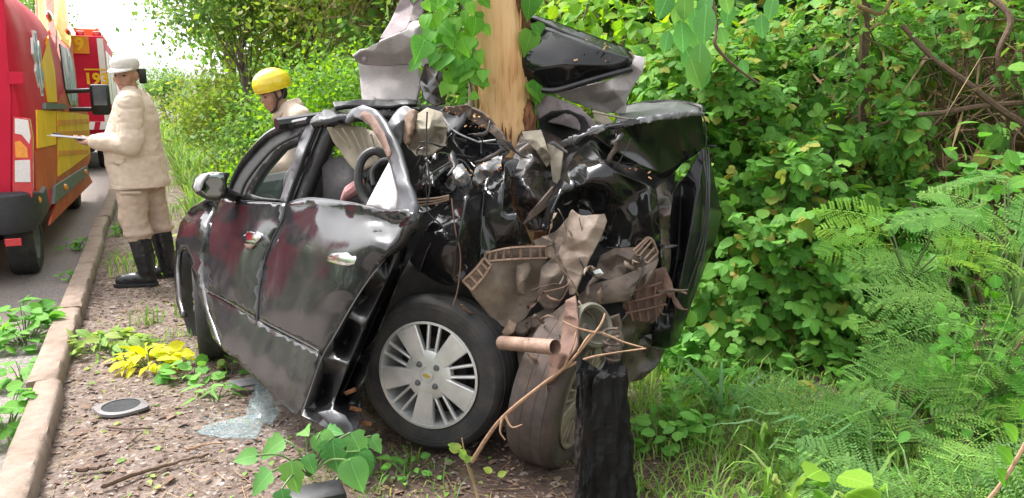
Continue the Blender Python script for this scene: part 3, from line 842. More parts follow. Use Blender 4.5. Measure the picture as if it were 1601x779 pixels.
MB().box(RP(SV - 0.03, LV - 1.01, Z0 + 1.5), (0.012, 0.03, 1.75), VM).build('rear_door_seam', M_['van_plastic'], van)
for l in (-0.56, -1.46): MB().box(RP(SV - 0.02, LV + l, Z0 + 1.75), (0.62, 0.03, 0.6), VM, bev=0.02).build('rear_window', M_['van_glass'], van)
MB().box(RP(SV - 0.02, LV - 1.94, Z0 + 1.1), (0.13, 0.08, 0.62), VM, bev=0.02).build('tail_lamp', M_['lamp_red'], van)
MB().box(RP(SV - 0.04, LV - 1.08, Z0 + 1.05), (0.05, 0.05, 0.2), VM, bev=0.01).build('door_handle', M_['plastic'], van)
# bumper, wraps the corner to the wheel
bp = []
for (l, s) in ((-3.06, -0.13), (-1.36, -0.17), (-1.08, -0.15), (-0.94, -0.06), (-0.885, 0.06), (-0.86, 0.3), (-0.86, .5)): bp.append(RP(SV + s, l + 0.01, Z0 + 0.58))
mb = MB()
vs, fs = [], []
for i, p in enumerate(bp):
    nrm = -RD if i < 3 else (LD - RD).normalized() if i < 4 else LD
    for dz, do in ((0.17, -0.05), (0.15, 0.0), (-0.06, 0.01), (-0.16, -0.04), (-0.16, -0.16), (0.17, -0.16)):
        vs.append(p + nrm * do + Vector((0, 0, dz * (1.0 if i < 5 else 0.8) + (.03 if i == 6 else 0))))
for i in range(len(bp) - 1):
    for j in range(6): fs.append((i * 6 + j, i * 6 + (j + 1) % 6, (i + 1) * 6 + (j + 1) % 6, (i + 1) * 6 + j))
fs += [tuple(range(6)), tuple(36 + k for k in range(6))[::-1]]
bo = mb.add(vs, fs).build('rear_bumper', M_['van_plastic'], van, bevel=0.01, angle=50)
p = on_plane(21, 379, RD, SV - 0.165)
MB().box(p, (0.11, 0.02, 0.06), Matrix((LD, RD, Vector((0, 0, 1)))).transposed()).build('bumper_reflector', M_['lamp_red'], bo, bevel=0.004)
MB().sphere(RP(SV + 0.12, LV + 0.0, Z0 + 0.66), 0.035, 10).build('corner_marker_lamp', M_['lamp_amber'], van)
def road_wheel(s, l, parent, rad=0.345, wid=0.21, rim_m='plastic_grey'):
    M = Matrix.Translation(RP(s, l, Z0 + rad)) @ Matrix((RD, Vector((0, 0, 1)), LD)).transposed().to_4x4()
    e = MB(); e.lathe([(rad * .62, -wid), (rad * .97, -wid * .96), (rad, -wid * .8), (rad, -wid * .2), (rad * .97, -.03), (rad * .9, 0), (rad * .64, -.005), (rad * .62, -.05)], M, 28)
    t_ = e.build('wheel', M_['tyre'], parent, origin=M.translation)
    r2 = MB(); r2.lathe([(0.02, -.03), (rad * .2, -.03), (rad * .3, -.07), (rad * .55, -.05), (rad * .63, -.012)], M, 20); r2.build('rim', M_[rim_m], t_)
    return t_
road_wheel(SW, LV - 0.06, van); road_wheel(SW + 4.33, LV - 0.06, van); road_wheel(SW, LV - 1.80, van); road_wheel(SW + 4.33, LV - 1.80, van)
for s in (SW, SW + 4.33):
    M = Matrix.Translation(RP(s, LV - 0.34, Z0 + 0.36)) @ Matrix((RD, Vector((0, 0, 1)), LD)).transposed().to_4x4()
    MB().prism([(0.46 * math.cos(math.pi * k / 16), 0.46 * math.sin(math.pi * k / 16)) for k in range(17)] + [(-.46, -.02), (.46, -.02)], M, 0.052).build('wheel_arch', M_['dark'], van, smooth=False)
# cab mirror, roof lamps
mb = MB(); c = on_plane(157, 156, RD, SV + 3.95)
mb.box(c, (0.22, 0.12, 0.38), Matrix((LD, RD, Vector((0, 0, 1)))).transposed(), bev=0.035)
mr_ = mb.build('door_mirror', M_['plastic'], van)
g = MB().box(c - RD * 0.066 + Vector((0, 0, 0.05)), (0.15, 0.012, 0.24), Matrix((LD, RD, Vector((0, 0, 1)))).transposed()); g.build('mirror_glass', M_['mirror'], mr_)
a = RP(SV + 3.98, LV - 0.04, c.z + 0.1); b_ = RP(SV + 3.98, LV - 0.04, c.z - 0.12)
MB().tube([a, c + Vector((0, 0, 0.12))], 0.028, 8).tube([b_, c - Vector((0, 0, 0.12))], 0.028, 8).build('mirror_arm', M_['plastic'], mr_)
for u, v, m in ((77, 26, 'lamp_red'), (107, 50, 'lamp_red')):
    p = side_pt(u, v, 0.01); mb = MB().sphere(p, (1, 1, 1), 12)
    mb.v = [p + RD * ((q - p).dot(RD) * 0.26) + LD * ((q - p).dot(LD) * 0.04) + Vector((0, 0, (q - p).z * 0.075)) for q in mb.v]
    mb.build('roof_side_lamp', M_[m], van)
p = RP(SV + 2.0, LV - 0.5, Z0 + 2.55); MB().lathe([(0.07, 0), (0.07, 0.1), (0.05, 0.14), (0.0, 0.15)], Matrix.Translation(p), 14).build('beacon', M_['van_plastic'], van)

# ================================================================== fire engine further along
ST, LT = 18.0, -0.72
truck = thing('fire_engine', RP(ST + 3.4, LT - 1.25, Z0), 'red fire engine with yellow 193 on its rear, parked past the van', 'fire engine')
RM = Matrix((LD, RD, Vector((0, 0, 1)))).transposed()
MB().box(RP(ST + 2.3, LT - 1.24, Z0 + 1.66), (2.48, 4.6, 2.1), RM, bev=0.04).build('body', M_['van_red'], truck)
MB().box(RP(ST + 5.8, LT - 1.24, Z0 + 1.6), (2.4, 2.0, 2.0), RM, bev=0.12).build('cab', M_['van_red'], truck)
MB().box(RP(ST + 3.4, LT - 1.24, Z0 + 0.5), (1.7, 6.4, 0.25), RM).build('chassis', M_['van_plastic'], truck)
for s in (1.0, 2.3, 5.9):
    for l in (-0.06, -2.1): road_wheel(ST + s, LT + l, truck, 0.48, 0.28)
MB().box(RP(ST - 0.03, LT - 0.05, Z0 + 1.66), (0.11, 0.05, 2.0), RM).build('corner_trim', M_['white_paint'], truck)
MB().box(RP(ST - 0.03, LT - 2.43, Z0 + 1.66), (0.11, 0.05, 2.0), RM).build('corner_trim', M_['white_paint'], truck)
MB().box(RP(ST - 0.02, LT - 1.24, Z0 + 0.93), (2.3, 0.04, 0.16), RM).build('hatched_band', M_['white_paint'], truck)
mb = MB()
for k in range(11):
    c = RP(ST - 0.042, LT - 0.25 - k * 0.2, Z0 + 0.93)
    mb.add([c + LD * x + Vector((0, 0, z)) for x, z in ((-.07, -.078), (.03, -.078), (.07, .078), (-.03, .078))], [(0, 1, 2, 3)])
mb.build('hatching', M_['van_red'], truck, smooth=False)
MB().box(RP(ST - 0.12, LT - 1.24, Z0 + 0.62), (2.4, 0.26, 0.3), RM, bev=0.03).build('rear_bumper', M_['van_plastic'], truck)
MB().box(RP(ST - 0.02, LT - 1.3, Z0 + 1.75), (1.5, 0.03, 1.3), RM, bev=0.01).build('roller_shutter', M_['van_red'], truck)
tm = Matrix((LD, Vector((0, 0, 1)), -RD)).transposed().to_4x4()
p = on_plane(151, 124, RD, ST - 0.06)
text_mesh('193', 0.30, Matrix.Translation(p) @ tm, 'number_lettering', M_['van_yellow'], truck, 0.004, 0.012)
MB().box(p + Vector((0, 0, 0.19)), (0.4, 0.012, 0.03), RM).build('yellow_rule', M_['van_yellow'], truck)
p2 = on_plane(124, 70, RD, ST - 0.05)
sq = MB().box(p2, (0.34, 0.02, 0.34), RM).build('badge', M_['van_orange'], truck)
text_mesh('9', 0.34, Matrix.Translation(p2 - RD * 0.014) @ tm, 'badge_lettering', M_['van_yellow'], sq, 0.003, 0.01)
for k, (u, m) in enumerate(((133, 'lamp_red'), (146, 'white_paint'), (158, 'lamp_red'), (168, 'lamp_red'))):
    p = RP(ST + 0.2, LT - 1.0 + k * 0.3, Z0 + 2.74); MB().box(p, (0.16, 0.16, 0.14), RM, bev=0.03).build('roof_beacon', M_[m], truck)
mb = MB()
for k in (0.0, 0.4): mb.tube([RP(ST + 0.4, LT - 0.1 - k, Z0 + 2.86), RP(ST + 4.5, LT - 0.1 - k, Z0 + 2.86)], 0.035, 6)
for k in range(12): mb.tube([RP(ST + 0.5 + k * .34, LT - 0.1, Z0 + 2.86), RP(ST + .5 + k * .34, LT - 0.5, Z0 + 2.86)], 0.022, 6)
for s in (0.8, 4.2):
    for k in (0.1, 0.5): mb.tube([RP(ST + s, LT - k, Z0 + 2.69), RP(ST + s, LT - k, Z0 + 2.86)], 0.025, 6)
mb.build('ladder', M_['orange_plastic'], truck)
for s, d, zz in ((0.9, 0.9, 1.9), (2.3, 1.1, 1.9), (3.7, 1.0, 1.9)): MB().box(RP(ST + s, LT + 0.005, Z0 + zz), (0.03, d, 1.1), RM, bev=0.008).build('side_locker', M_['white_paint'], truck)
c = on_plane(223, 119, RD, ST + 6.6)
tm_ = MB().box(c, (0.2, 0.1, 0.42), RM, bev=0.03).build('cab_mirror', M_['plastic'], truck)
MB().tube([c + Vector((0, 0, 0.15)), RP(ST + 6.6, LT - 0.05, c.z + 0.2)], 0.02, 6).build('mirror_arm', M_['plastic'], tm_)

# ================================================================== motorcycle far down the verge
mp = RP(84, -0.5 + 3.6, 0); mp = P(277, 172, 78.0); mp.z = gz(mp.x, mp.y) 
bike = thing('motorcycle', mp, 'small dark red motorcycle far down the roadside beyond the grass', 'motorcycle')
for dx in (-0.62, 0.62):
    M = Matrix.Translation(mp + Vector((dx, 0, 0.31))) @ Matrix.Rotation(R(90), 4, 'X')
    MB().lathe([(0.31, -.05), (0.31, .05), (0.24, .05), (0.24, -.05)], M, 18, close=True).build('wheel', M_['tyre'], bike)
MB().tube([mp + Vector((-.62, 0, .31)), mp + Vector((-.2, 0, .5)), mp + Vector((.3, 0, .72)), mp + Vector((.62, 0, .31))], 0.05, 6).build('frame', M_['plastic'], bike)
MB().sphere(mp + Vector((.14, 0, .78)), (.26, .13, .14), 12).build('fuel_tank', M_['van_red'], bike)
MB().tube([mp + Vector((-.75, 0, .82)), mp + Vector((-.4, 0, .74)), mp + Vector((.0, 0, .76))], [0.08, 0.11, 0.1], 8).build('seat', M_['plastic'], bike)
MB().box(mp + Vector((0, 0, .42)), (.45, .25, .32), bev=0.05).build('engine', M_['plastic_grey'], bike)
MB().tube([mp + Vector((.4, -.34, 1.02)), mp + Vector((.36, 0, .96)), mp + Vector((.4, .34, 1.02))], 0.025, 6).build('handlebar', M_['plastic'], bike)
# ================================================================== people
def fuse(name, shapes, mat_, parent, origin, voxel=0.012, smooth=4, T=None, wrinkle=0.0, wf=14, seed=0):
    mb = MB()
    for s in shapes:
        if s[0] == 'c':                              # tapered capsule
            _, a, ra, b_, rb = s[:5]; a, b_ = Vector(a), Vector(b_)
            mb.tube([a, a.lerp(b_, .33), a.lerp(b_, .67), b_], [ra, ra + (rb - ra) * .33, ra + (rb - ra) * .67, rb], 14); mb.sphere(a, ra, 12); mb.sphere(b_, rb, 12)
        elif s[0] == 'l':                            # loft of upright ellipses: (x, y, z, rx, ry)
            n = 28; vs = [Vector((x + rx * math.cos(2 * math.pi * k / n), y + ry * math.sin(2 * math.pi * k / n), z)) for x, y, z, rx, ry in s[1] for k in range(n)]
            q = len(s[1]); mb.add(vs, [(i * n + k, i * n + (k + 1) % n, (i + 1) * n + (k + 1) % n, (i + 1) * n + k) for i in range(q - 1) for k in range(n)] + [tuple(range(n))[::-1], tuple((q - 1) * n + k for k in range(n))])
        else:                                        # ellipsoid
            mb.sphere(s[1], s[2], 18, M=s[3] if len(s) > 3 else None)
    me = bpy.data.meshes.new(name); me.from_pydata([tuple(v) for v in mb.v], [], mb.f); me.update()
    t = bpy.data.objects.new(name + '_tmp', me); COL.objects.link(t)
    r_ = t.modifiers.new('r', 'REMESH'); r_.mode = 'VOXEL'; r_.voxel_size = voxel; r_.use_smooth_shade = True
    sm = t.modifiers.new('s', 'SMOOTH'); sm.factor = 0.5; sm.iterations = smooth
    bpy.context.view_layer.update()
    out = bpy.data.meshes.new_from_object(t.evaluated_get(bpy.context.evaluated_depsgraph_get()))
    bpy.data.objects.remove(t); bpy.data.meshes.remove(me)
    out.name = name
    if wrinkle > 0:
        co = np.empty(len(out.vertices) * 3, dtype=np.float32); nn = np.empty_like(co)
        out.vertices.foreach_get('co', co); out.vertices.foreach_get('normal', nn)
        co = co.reshape(-1, 3); nn = nn.reshape(-1, 3)
        for i in range(len(co)):
            p = Vector(co[i]) + Vector((seed, 0, 0))
            d = abs(noise.noise(Vector((p.x * wf * .6, p.y * wf * .6, p.z * wf)) + noise.noise_vector(p * 5) * 0.8)) - 0.25 + .45 * (abs(noise.noise(Vector((p.x * wf * 1.3, p.y * wf * 1.3, p.z * wf * 2.6)) + noise.noise_vector(p * 9))) - .25)
            co[i] += nn[i] * (wrinkle * d)
        out.vertices.foreach_set('co', co.ravel())
    if T is not None: out.transform(T)
    og = Vector(origin) if origin is not None else _org(parent)
    out.transform(Matrix.Translation(-og))
    out.materials.clear(); out.materials.append(mat_)
    for p in out.polygons: p.use_smooth = True
    o = bpy.data.objects.new(name, out); put(o, parent, og); return o
def head_shapes(c, M):
    f = lambda x, y, z: c + M @ Vector((x, y, z))
    E_ = lambda p, r: ('e', f(*p), r, M)
    return [E_((0, 0, .03), (.098, .078, .105)), E_((.028, 0, -.035), (.07, .06, .075)), E_((.045, 0, -.085), (.042, .042, .032)),
            E_((.092, 0, -.012), (.02, .014, .028)), E_((.104, 0, -.025), (.014, .016, .012)), E_((.082, 0, .025), (.02, .052, .012)),
            E_((.085, 0, -.06), (.015, .026, .014)), E_((.058, .045, -.02), (.03, .022, .03)), E_((.058, -.045, -.02), (.03, .022, .03)),
            E_((-.005, .08, -.002), (.022, .012, .034)), E_((-.005, -.08, -.002), (.022, .012, .034))], f
def hand_shapes(w, d, pn, side, curl=0.5, sc=1.0):
    """w wrist, d direction of the palm, pn direction the palm faces, side towards the thumb"""
    d, pn, side = Vector(d).normalized(), Vector(pn).normalized(), Vector(side).normalized(); w = Vector(w)
    out = [('c', w, .027 * sc, w + d * .045 * sc, .026 * sc)]
    for k in range(4):
        o = (1.5 - k) * .019 * sc
        b_ = w + d * .03 * sc + side * o * 0.8; kn = w + d * (.09 - .004 * abs(k - 1)) * sc + side * o
        out.append(('c', b_, .017 * sc, kn, .0115 * sc))
        L = (.036, .041, .038, .029)[k] * sc
        a1 = curl * 0.8; e1 = kn + (d * math.cos(a1) + pn * math.sin(a1)) * L
        a2 = curl * 2.0; e2 = e1 + (d * math.cos(a2) + pn * math.sin(a2)) * L * .75
        out += [('c', kn, .0105 * sc, e1, .0095 * sc), ('c', e1, .0095 * sc, e2, .008 * sc)]
    tb = w + d * .02 * sc + side * .024 * sc; t1 = tb + (d * .7 + side * .6 + pn * .3).normalized() * .045 * sc; t2 = t1 + (d * .9 + side * .1 + pn * .5).normalized() * .032 * sc
    out += [('c', tb, .016 * sc, t1, .0125 * sc), ('c', t1, .0125 * sc, t2, .0095 * sc)]
    return out
def face_bits(f, M, T, parent, brow='hair'):
    for sgn in (1, -1):
        MB().sphere(f(.0865, .031 * sgn, .008), (.008, .015, .0075), 10, M=M).build('eye', M_['eye'], parent, T @ f(.08, .03 * sgn, 0)).data.transform(Matrix.Identity(4))
def add_T(mb, T):
    mb.v = [T @ v for v in mb.v]; return mb

def make_man1():
    g = G(235, 441); g.z = gz(g.x, g.y)
    fw = Vector((-0.985, -0.17, 0)).normalized(); lf = Vector((0, 0, 1)).cross(fw)
    T = Matrix.Translation(g) @ Matrix((fw, lf, Vector((0, 0, 1)))).transposed().to_4x4()
    S = 1.0
    hM = Matrix.Rotation(R(78), 3, 'Z') @ Matrix.Rotation(R(6), 3, 'Y')
    hc = Vector((0.035, 0.0, 1.585))
    hs, f = head_shapes(hc, hM)
    shL, shR = Vector((-.02, .185, 1.385)), Vector((-.0, -.185, 1.385))
    elL, elR = Vector((-.03, .265, 1.085)), Vector((.03, -.255, 1.09))
    wrL, wrR = Vector((.275, .14, 1.105)), Vector((.29, -.10, 1.10))
    body = hs + [('c', Vector((.01, 0, 1.38)), .064, Vector((.02, 0, 1.52)), .058),
        ('e', Vector((0, 0, 1.22)), (.14, .19, .24)), ('e', Vector((.04, 0, 1.0)), (.17, .19, .2)), ('e', Vector((-.01, 0, .86)), (.14, .17, .14)),
        ('c', shL, .065, elL, .05), ('c', elL, .048, wrL, .03), ('c', shR, .065, elR, .05), ('c', elR, .048, wrR, .03),
        ('c', Vector((0, .1, .86)), .1, Vector((.04, .11, .47)), .06), ('c', Vector((.04, .11, .47)), .06, Vector((-.0, .112, .08)), .042),
        ('c', Vector((-.02, -.1, .86)), .1, Vector((-.05, -.115, .47)), .06), ('c', Vector((-.05, -.115, .47)), .06, Vector((-.095, -.112, .08)), .042)]
    body += hand_shapes(wrL, Vector((.9, -.35, -.05)), Vector((-.1, -.1, 1)), Vector((.3, -.9, .2)), 0.55, 1.08)
    body += hand_shapes(wrR, Vector((.9, .3, -.05)), Vector((-.1, .1, 1)), Vector((.3, .9, .2)), 0.55, 1.08)
    man = fuse('person', body, M_['skin'], None, g, 0.0085, 2, T)
    tag(man, 'person in khaki uniform, pale cap and tall black boots holding a clipboard', 'person', None)
    for sgn in (1, -1):
        add_T(MB().sphere(f(.0865, .031 * sgn, .006), (.008, .015, .007), 10, M=hM), T).build('eye', M_['eye'], man)
        add_T(MB().tube([f(.092, .016 * sgn, .026), f(.097, .032 * sgn, .03), f(.088, .05 * sgn, .026)], [.004, .0055, .003], 6), T).build('eyebrow', M_['hair'], man)
    add_T(MB().sphere(f(.0965, 0, -.058), (.006, .023, .006), 10, M=hM), T).build('mouth', M_['lip'], man)
    fuse('hair', [('e', hc + hM @ Vector((-.035, 0, .02)), (.078, .083, .085), hM)], M_['hair'], man, None, 0.01, 2, T)
    shirt = [('l', [(.0, 0, .72, .2, .225), (.005, 0, .8, .2, .222), (.02, 0, .93, .198, .215), (.035, 0, 1.05, .196, .212), (.025, 0, 1.16, .18, .21), (.005, 0, 1.27, .155, .212), (-.005, 0, 1.36, .13, .205), (.0, 0, 1.42, .1, .16), (.01, 0, 1.46, .07, .085)]),
             ('c', shL, .088, elL, .076), ('c', elL, .074, wrL - Vector((.035, -.015, 0)), .048), ('c', shR, .088, elR, .076), ('c', elR, .074, wrR - Vector((.035, .012, 0)), .048),
             ('c', shL + Vector((0, -.03, .0)), .085, Vector((0, .06, 1.43)), .07), ('c', shR + Vector((0, .03, .0)), .085, Vector((0, -.06, 1.43)), .07)]
    so_ = fuse('jacket', shirt, M_['khaki'], man, None, 0.0095, 3, T, 0.016, 10, 3)
    cut_mesh(so_, T, lo=0.755)
    # collar, pocket, hem, shoulder flap
    mb = MB()
    for sgn in (1, -1):
        mb.add([Vector(v) for v in ((.115, .012 * sgn, 1.425), (.02, .09 * sgn, 1.475), (-.07, .055 * sgn, 1.49), (-.085, .06 * sgn, 1.435), (.02, .115 * sgn, 1.425), (.135, .045 * sgn, 1.365))], [(0, 1, 4, 5), (1, 2, 3, 4)])
    add_T(mb, T).build('collar', M_['khaki'], so_, solid=0.008)
    def flap(cx, pts, nm):
        mb = MB(); mb.add([Vector(p) for p in pts], [tuple(range(len(pts)))]); return add_T(mb, T).build(nm, M_['khaki'], so_, solid=0.008)
    flap(0, [(.155, .172, .985), (.03, .222, .985), (.03, .222, .955), (.09, .213, .93), (.155, .175, .95)], 'pocket_flap')
    flap(0, [(.13, .135, 1.28), (.07, .175, 1.28), (.07, .18, 1.245), (.1, .17, 1.23), (.14, .135, 1.25)], 'pocket_flap')
    for w0_, w1_ in ((elL, wrL - Vector((.035, -.015, 0))), (elR, wrR - Vector((.035, .012, 0)))):
        d_ = (w1_ - w0_).normalized(); add_T(MB().tube([w1_ - d_ * .015, w1_ + d_ * .03], [.051, .049], 16), T).build('cuff', M_['khaki'], so_)
    add_T(MB().tube([(.195, .0, .8), (.215, .0, .93), (.23, .0, 1.05), (.2, 0, 1.18), (.155, 0, 1.28), (.12, 0, 1.37)], .006, 6), T).build('button_placket', M_['khaki_dark'], so_)
    add_T(MB().tube([(.205 * math.cos(a), .23 * math.sin(a), .765) for a in [2 * math.pi * k / 30 for k in range(31)]], .006, 6), T).build('hem', M_['khaki_dark'], so_)
    tr = [('c', Vector((.03, .085, .88)), .132, Vector((.045, .11, .5)), .1), ('c', Vector((.045, .11, .5)), .1, Vector((.02, .11, .41)), .098),
          ('c', Vector((-.01, -.085, .88)), .132, Vector((-.05, -.12, .5)), .1), ('c', Vector((-.05, -.12, .5)), .1, Vector((-.07, -.12, .41)), .096), ('e', Vector((0, 0, .92)), (.15, .17, .14)),
          ('e', Vector((.02, .11, .41)), (.112, .108, .05)), ('e', Vector((-.07, -.12, .41)), (.11, .106, .05))]
    to = fuse('trousers', tr, M_['khaki_dark'], man, None, 0.012, 4, T, 0.018, 13, 9)
    add_T(MB().add([Vector(p) for p in ((.09, .21, .74), (-.06, .235, .74), (-.06, .23, .715), (.09, .205, .715))], [(0, 1, 2, 3)]), T).build('cargo_pocket_flap', M_['khaki_dark'], to, solid=0.008)
    for sgn, x0 in ((1, 0.015), (-1, -.08)):
        y = .112 * sgn
        sh = [('c', Vector((x0 + .005, y, .40)), .083, Vector((x0 - .02, y, .22)), .075), ('c', Vector((x0 - .02, y, .22)), .075, Vector((x0 - .03, y, .1)), .062),
              ('c', Vector((x0 - .045, y, .055)), .055, Vector((x0 + .1, y, .05)), .05), ('c', Vector((x0 + .1, y, .05)), .05, Vector((x0 + .165, y, .042)), .042), ('e', Vector((x0 - .045, y, .03)), (.058, .045, .032)), ('e', Vector((x0 + .1, y, .025)), (.1, .05, .027))]
        bo_ = fuse('boot', sh, M_['boot'], man, None, 0.01, 3, T, 0.006, 22, sgn)
        mb = MB(); pr = [(-.105, .0), (-.1, .035), (-.06, .048), (.02, .042), (.1, .053), (.17, .05), (.21, .03), (.22, 0)]
        pts = [(a, b_) for a, b_ in pr] + [(a, -b_) for a, b_ in pr[::-1]][1:-1]
        mb.prism(pts, Matrix.Translation(Vector((x0, y, 0.0))), 0.024); add_T(mb, T).build('sole', M_['rubber'], bo_, smooth=False)
    # cap
    cap = fuse('cap', [('e', hc + hM @ Vector((-.005, 0, .085)), (.106, .091, .068), hM)], M_['cap'], man, None, 0.008, 2, T)
    ci = T.inverted(); cut_mesh(cap, T, plane=(hc + hM @ Vector((0, 0, .05)), hM @ Vector((.06, 0, 1))))
    mb = MB(); n = 12; vs = []
    for k in range(n + 1):
        a = -1.25 + 2.5 * k / n
        vs += [hc + hM @ Vector((.095 * math.cos(a), .09 * math.sin(a), .06)), hc + hM @ Vector((.085 * math.cos(a) + .09 * max(0, math.cos(a)) ** .6, .092 * math.sin(a), .05 - .018 * math.cos(a)))]
    mb.add(vs, [(2 * k, 2 * k + 1, 2 * k + 3, 2 * k + 2) for k in range(n)]); add_T(mb, T).build('peak', M_['cap'], cap, solid=0.006)
    # clipboard with sheets
    cc = T @ Vector((.405, .03, 1.125))
    q = Matrix((fw, lf, Vector((0, 0, 1)))).transposed() @ Matrix.Rotation(R(-6), 3, 'Y') @ Matrix.Rotation(R(5), 3, 'X')
    cb = thing('clipboard', cc, 'grey clipboard with white papers held by the capped person', 'clipboard')
    MB().box(cc, (.33, .24, .006), q, bev=.002).build('board', M_['board'], cb)
    MB().box(cc + q @ Vector((.0, .005, .008)), (.29, .21, .008), q @ Matrix.Rotation(R(2), 3, 'Z')).build('paper', M_['paper'], cb, smooth=False)
    MB().box(cc + q @ Vector((.14, 0, .018)), (.03, .11, .016), q, bev=.004).build('clip', M_['plastic'], cb)
    return man
def cut_mesh(o, T, lo=None, plane=None):
    """trim a garment below a height or a plane given in the wearer's own frame"""
    og = ORG[o.name]; bm = bmesh.new(); bm.from_mesh(o.data)
    if plane is None:
        co = T @ Vector((0, 0, lo)); no = Vector((0, 0, 1))
    else:
        co = T @ plane[0]; no = (T.to_3x3() @ plane[1]).normalized()
    bmesh.ops.bisect_plane(bm, geom=bm.verts[:] + bm.edges[:] + bm.faces[:], plane_co=co - og, plane_no=no, clear_inner=True)
    bm.to_mesh(o.data); bm.free()
    m = o.modifiers.new('solid', 'SOLIDIFY'); m.thickness = 0.009; m.offset = 1

def make_man2():
    g = P(470, 300, 5.9); g.z = gz(g.x, g.y)
    fw = Vector((-0.93, -0.36, 0)).normalized(); lf = Vector((0, 0, 1)).cross(fw)
    T = Matrix.Translation(g) @ Matrix((fw, lf, Vector((0, 0, 1)))).transposed().to_4x4() @ Matrix.Scale(.985, 4)
    hM = Matrix.Rotation(R(22), 3, 'Z') @ Matrix.Rotation(R(16), 3, 'Y')
    hc = Vector((.16, .0, 1.475))
    hs, f = head_shapes(hc, hM)
    shL, shR = Vector((-.0, .2, 1.31)), Vector((.03, -.2, 1.31)); elL, elR = Vector((.08, .27, .98)), Vector((.12, -.26, .98)); wrL, wrR = Vector((.3, .2, .93)), Vector((.32, -.16, .93))
    body = hs + [('c', Vector((.03, 0, 1.26)), .066, Vector((.12, 0, 1.41)), .058), ('e', Vector((0, 0, 1.1)), (.14, .19, .24)), ('e', Vector((-.08, 0, .92)), (.14, .18, .18)),
        ('c', shL, .062, elL, .05), ('c', elL, .047, wrL, .03), ('c', shR, .062, elR, .05), ('c', elR, .047, wrR, .03),
        ('c', Vector((-.1, .1, .84)), .105, Vector((-.05, .1, .45)), .06), ('c', Vector((-.05, .1, .45)), .06, Vector((-.1, .1, .08)), .042),
        ('c', Vector((-.1, -.1, .84)), .105, Vector((-.05, -.11, .45)), .06), ('c', Vector((-.05, -.11, .45)), .06, Vector((-.1, -.11, .08)), .042)]
    body += hand_shapes(wrL, Vector((1, -.1, -.2)), Vector((0, 0, -1)), Vector((.2, -1, 0)), 0.35) + hand_shapes(wrR, Vector((1, .1, -.2)), Vector((0, 0, -1)), Vector((.2, 1, 0)), 0.35)
    man = fuse('person', body, M_['skin2'], None, g, 0.009, 2, T)
    tag(man, 'person in yellow helmet and khaki shirt looking down behind the wrecked car', 'person')
    for sgn in (1, -1):
        add_T(MB().sphere(f(.0865, .031 * sgn, .004), (.007, .014, .005), 10, M=hM), T).build('eye', M_['eye'], man)
        add_T(MB().tube([f(.094, .016 * sgn, .026), f(.097, .032 * sgn, .03), f(.088, .05 * sgn, .026)], [.004, .005, .003], 6), T).build('eyebrow', M_['hair'], man)
    add_T(MB().sphere(f(.097, 0, -.058), (.006, .022, .006), 10, M=hM), T).build('mouth', M_['lip'], man)
    fuse('hair', [('e', hc + hM @ Vector((-.04, 0, .015)), (.07, .08, .085), hM)], M_['hair'], man, None, 0.01, 2, T)
    sh = [('l', [(-.1, 0, .72, .17, .2), (-.08, 0, .86, .17, .2), (-.05, 0, 1.0, .165, .205), (-.02, 0, 1.15, .155, .212), (.01, 0, 1.27, .13, .205), (.035, 0, 1.34, .1, .16), (.055, 0, 1.39, .07, .085)]), ('c', shL, .088, elL, .072), ('c', elL, .07, wrL - Vector((.03, 0, 0)), .046),
          ('c', shR, .088, elR, .072), ('c', elR, .07, wrR - Vector((.03, 0, 0)), .046), ('c', shL, .085, Vector((.04, .06, 1.36)), .072), ('c', shR, .085, Vector((.05, -.06, 1.36)), .072)]
    so_ = fuse('jacket', sh, M_['khaki'], man, None, 0.012, 6, T, 0.007, 12, 6)
    mb = MB()
    for sgn in (1, -1):
        mb.add([Vector(v) for v in ((.165, .012 * sgn, 1.34), (.09, .1 * sgn, 1.42), (-.02, .07 * sgn, 1.45), (-.06, .075 * sgn, 1.38), (.06, .135 * sgn, 1.37), (.175, .07 * sgn, 1.28))], [(0, 1, 4, 5), (1, 2, 3, 4)])
    add_T(mb, T).build('collar', M_['khaki'], so_, solid=0.008)
    tr = [('c', Vector((-.1, .085, .84)), .15, Vector((-.05, .1, .45)), .11), ('c', Vector((-.05, .1, .45)), .11, Vector((-.09, .1, .36)), .105), ('c', Vector((-.1, -.085, .84)), .15, Vector((-.05, -.11, .45)), .11), ('c', Vector((-.05, -.11, .45)), .11, Vector((-.09, -.11, .36)), .105)]
    fuse('trousers', tr, M_['khaki_dark'], man, None, 0.015, 4, T, 0.01, 12, 4)
    for y in (.1, -.11):
        fuse('boot', [('c', Vector((-.09, y, .38)), .08, Vector((-.11, y, .1)), .062), ('c', Vector((-.12, y, .055)), .055, Vector((.07, y, .045)), .045), ('e', Vector((-.02, y, .03)), (.13, .048, .03))], M_['boot'], man, None, 0.012, 3, T)
    # helmet: shell, rim, strap
    he = fuse('helmet', [('e', hc + hM @ Vector((-.012, 0, .078)), (.142, .118, .112), hM)], M_['helmet'], man, None, 0.008, 1, T)
    cut_mesh(he, T, plane=(hc + hM @ Vector((0, 0, .042)), hM @ Vector((-.02, 0, 1))))
    mb = MB(); n = 28
    mb.tube([hc + hM @ Vector((-.012 + .138 * math.cos(2 * math.pi * k / n), .115 * math.sin(2 * math.pi * k / n), .042)) for k in range(n + 1)], 0.006, 6); add_T(mb, T).build('helmet_rim', M_['helmet'], he)
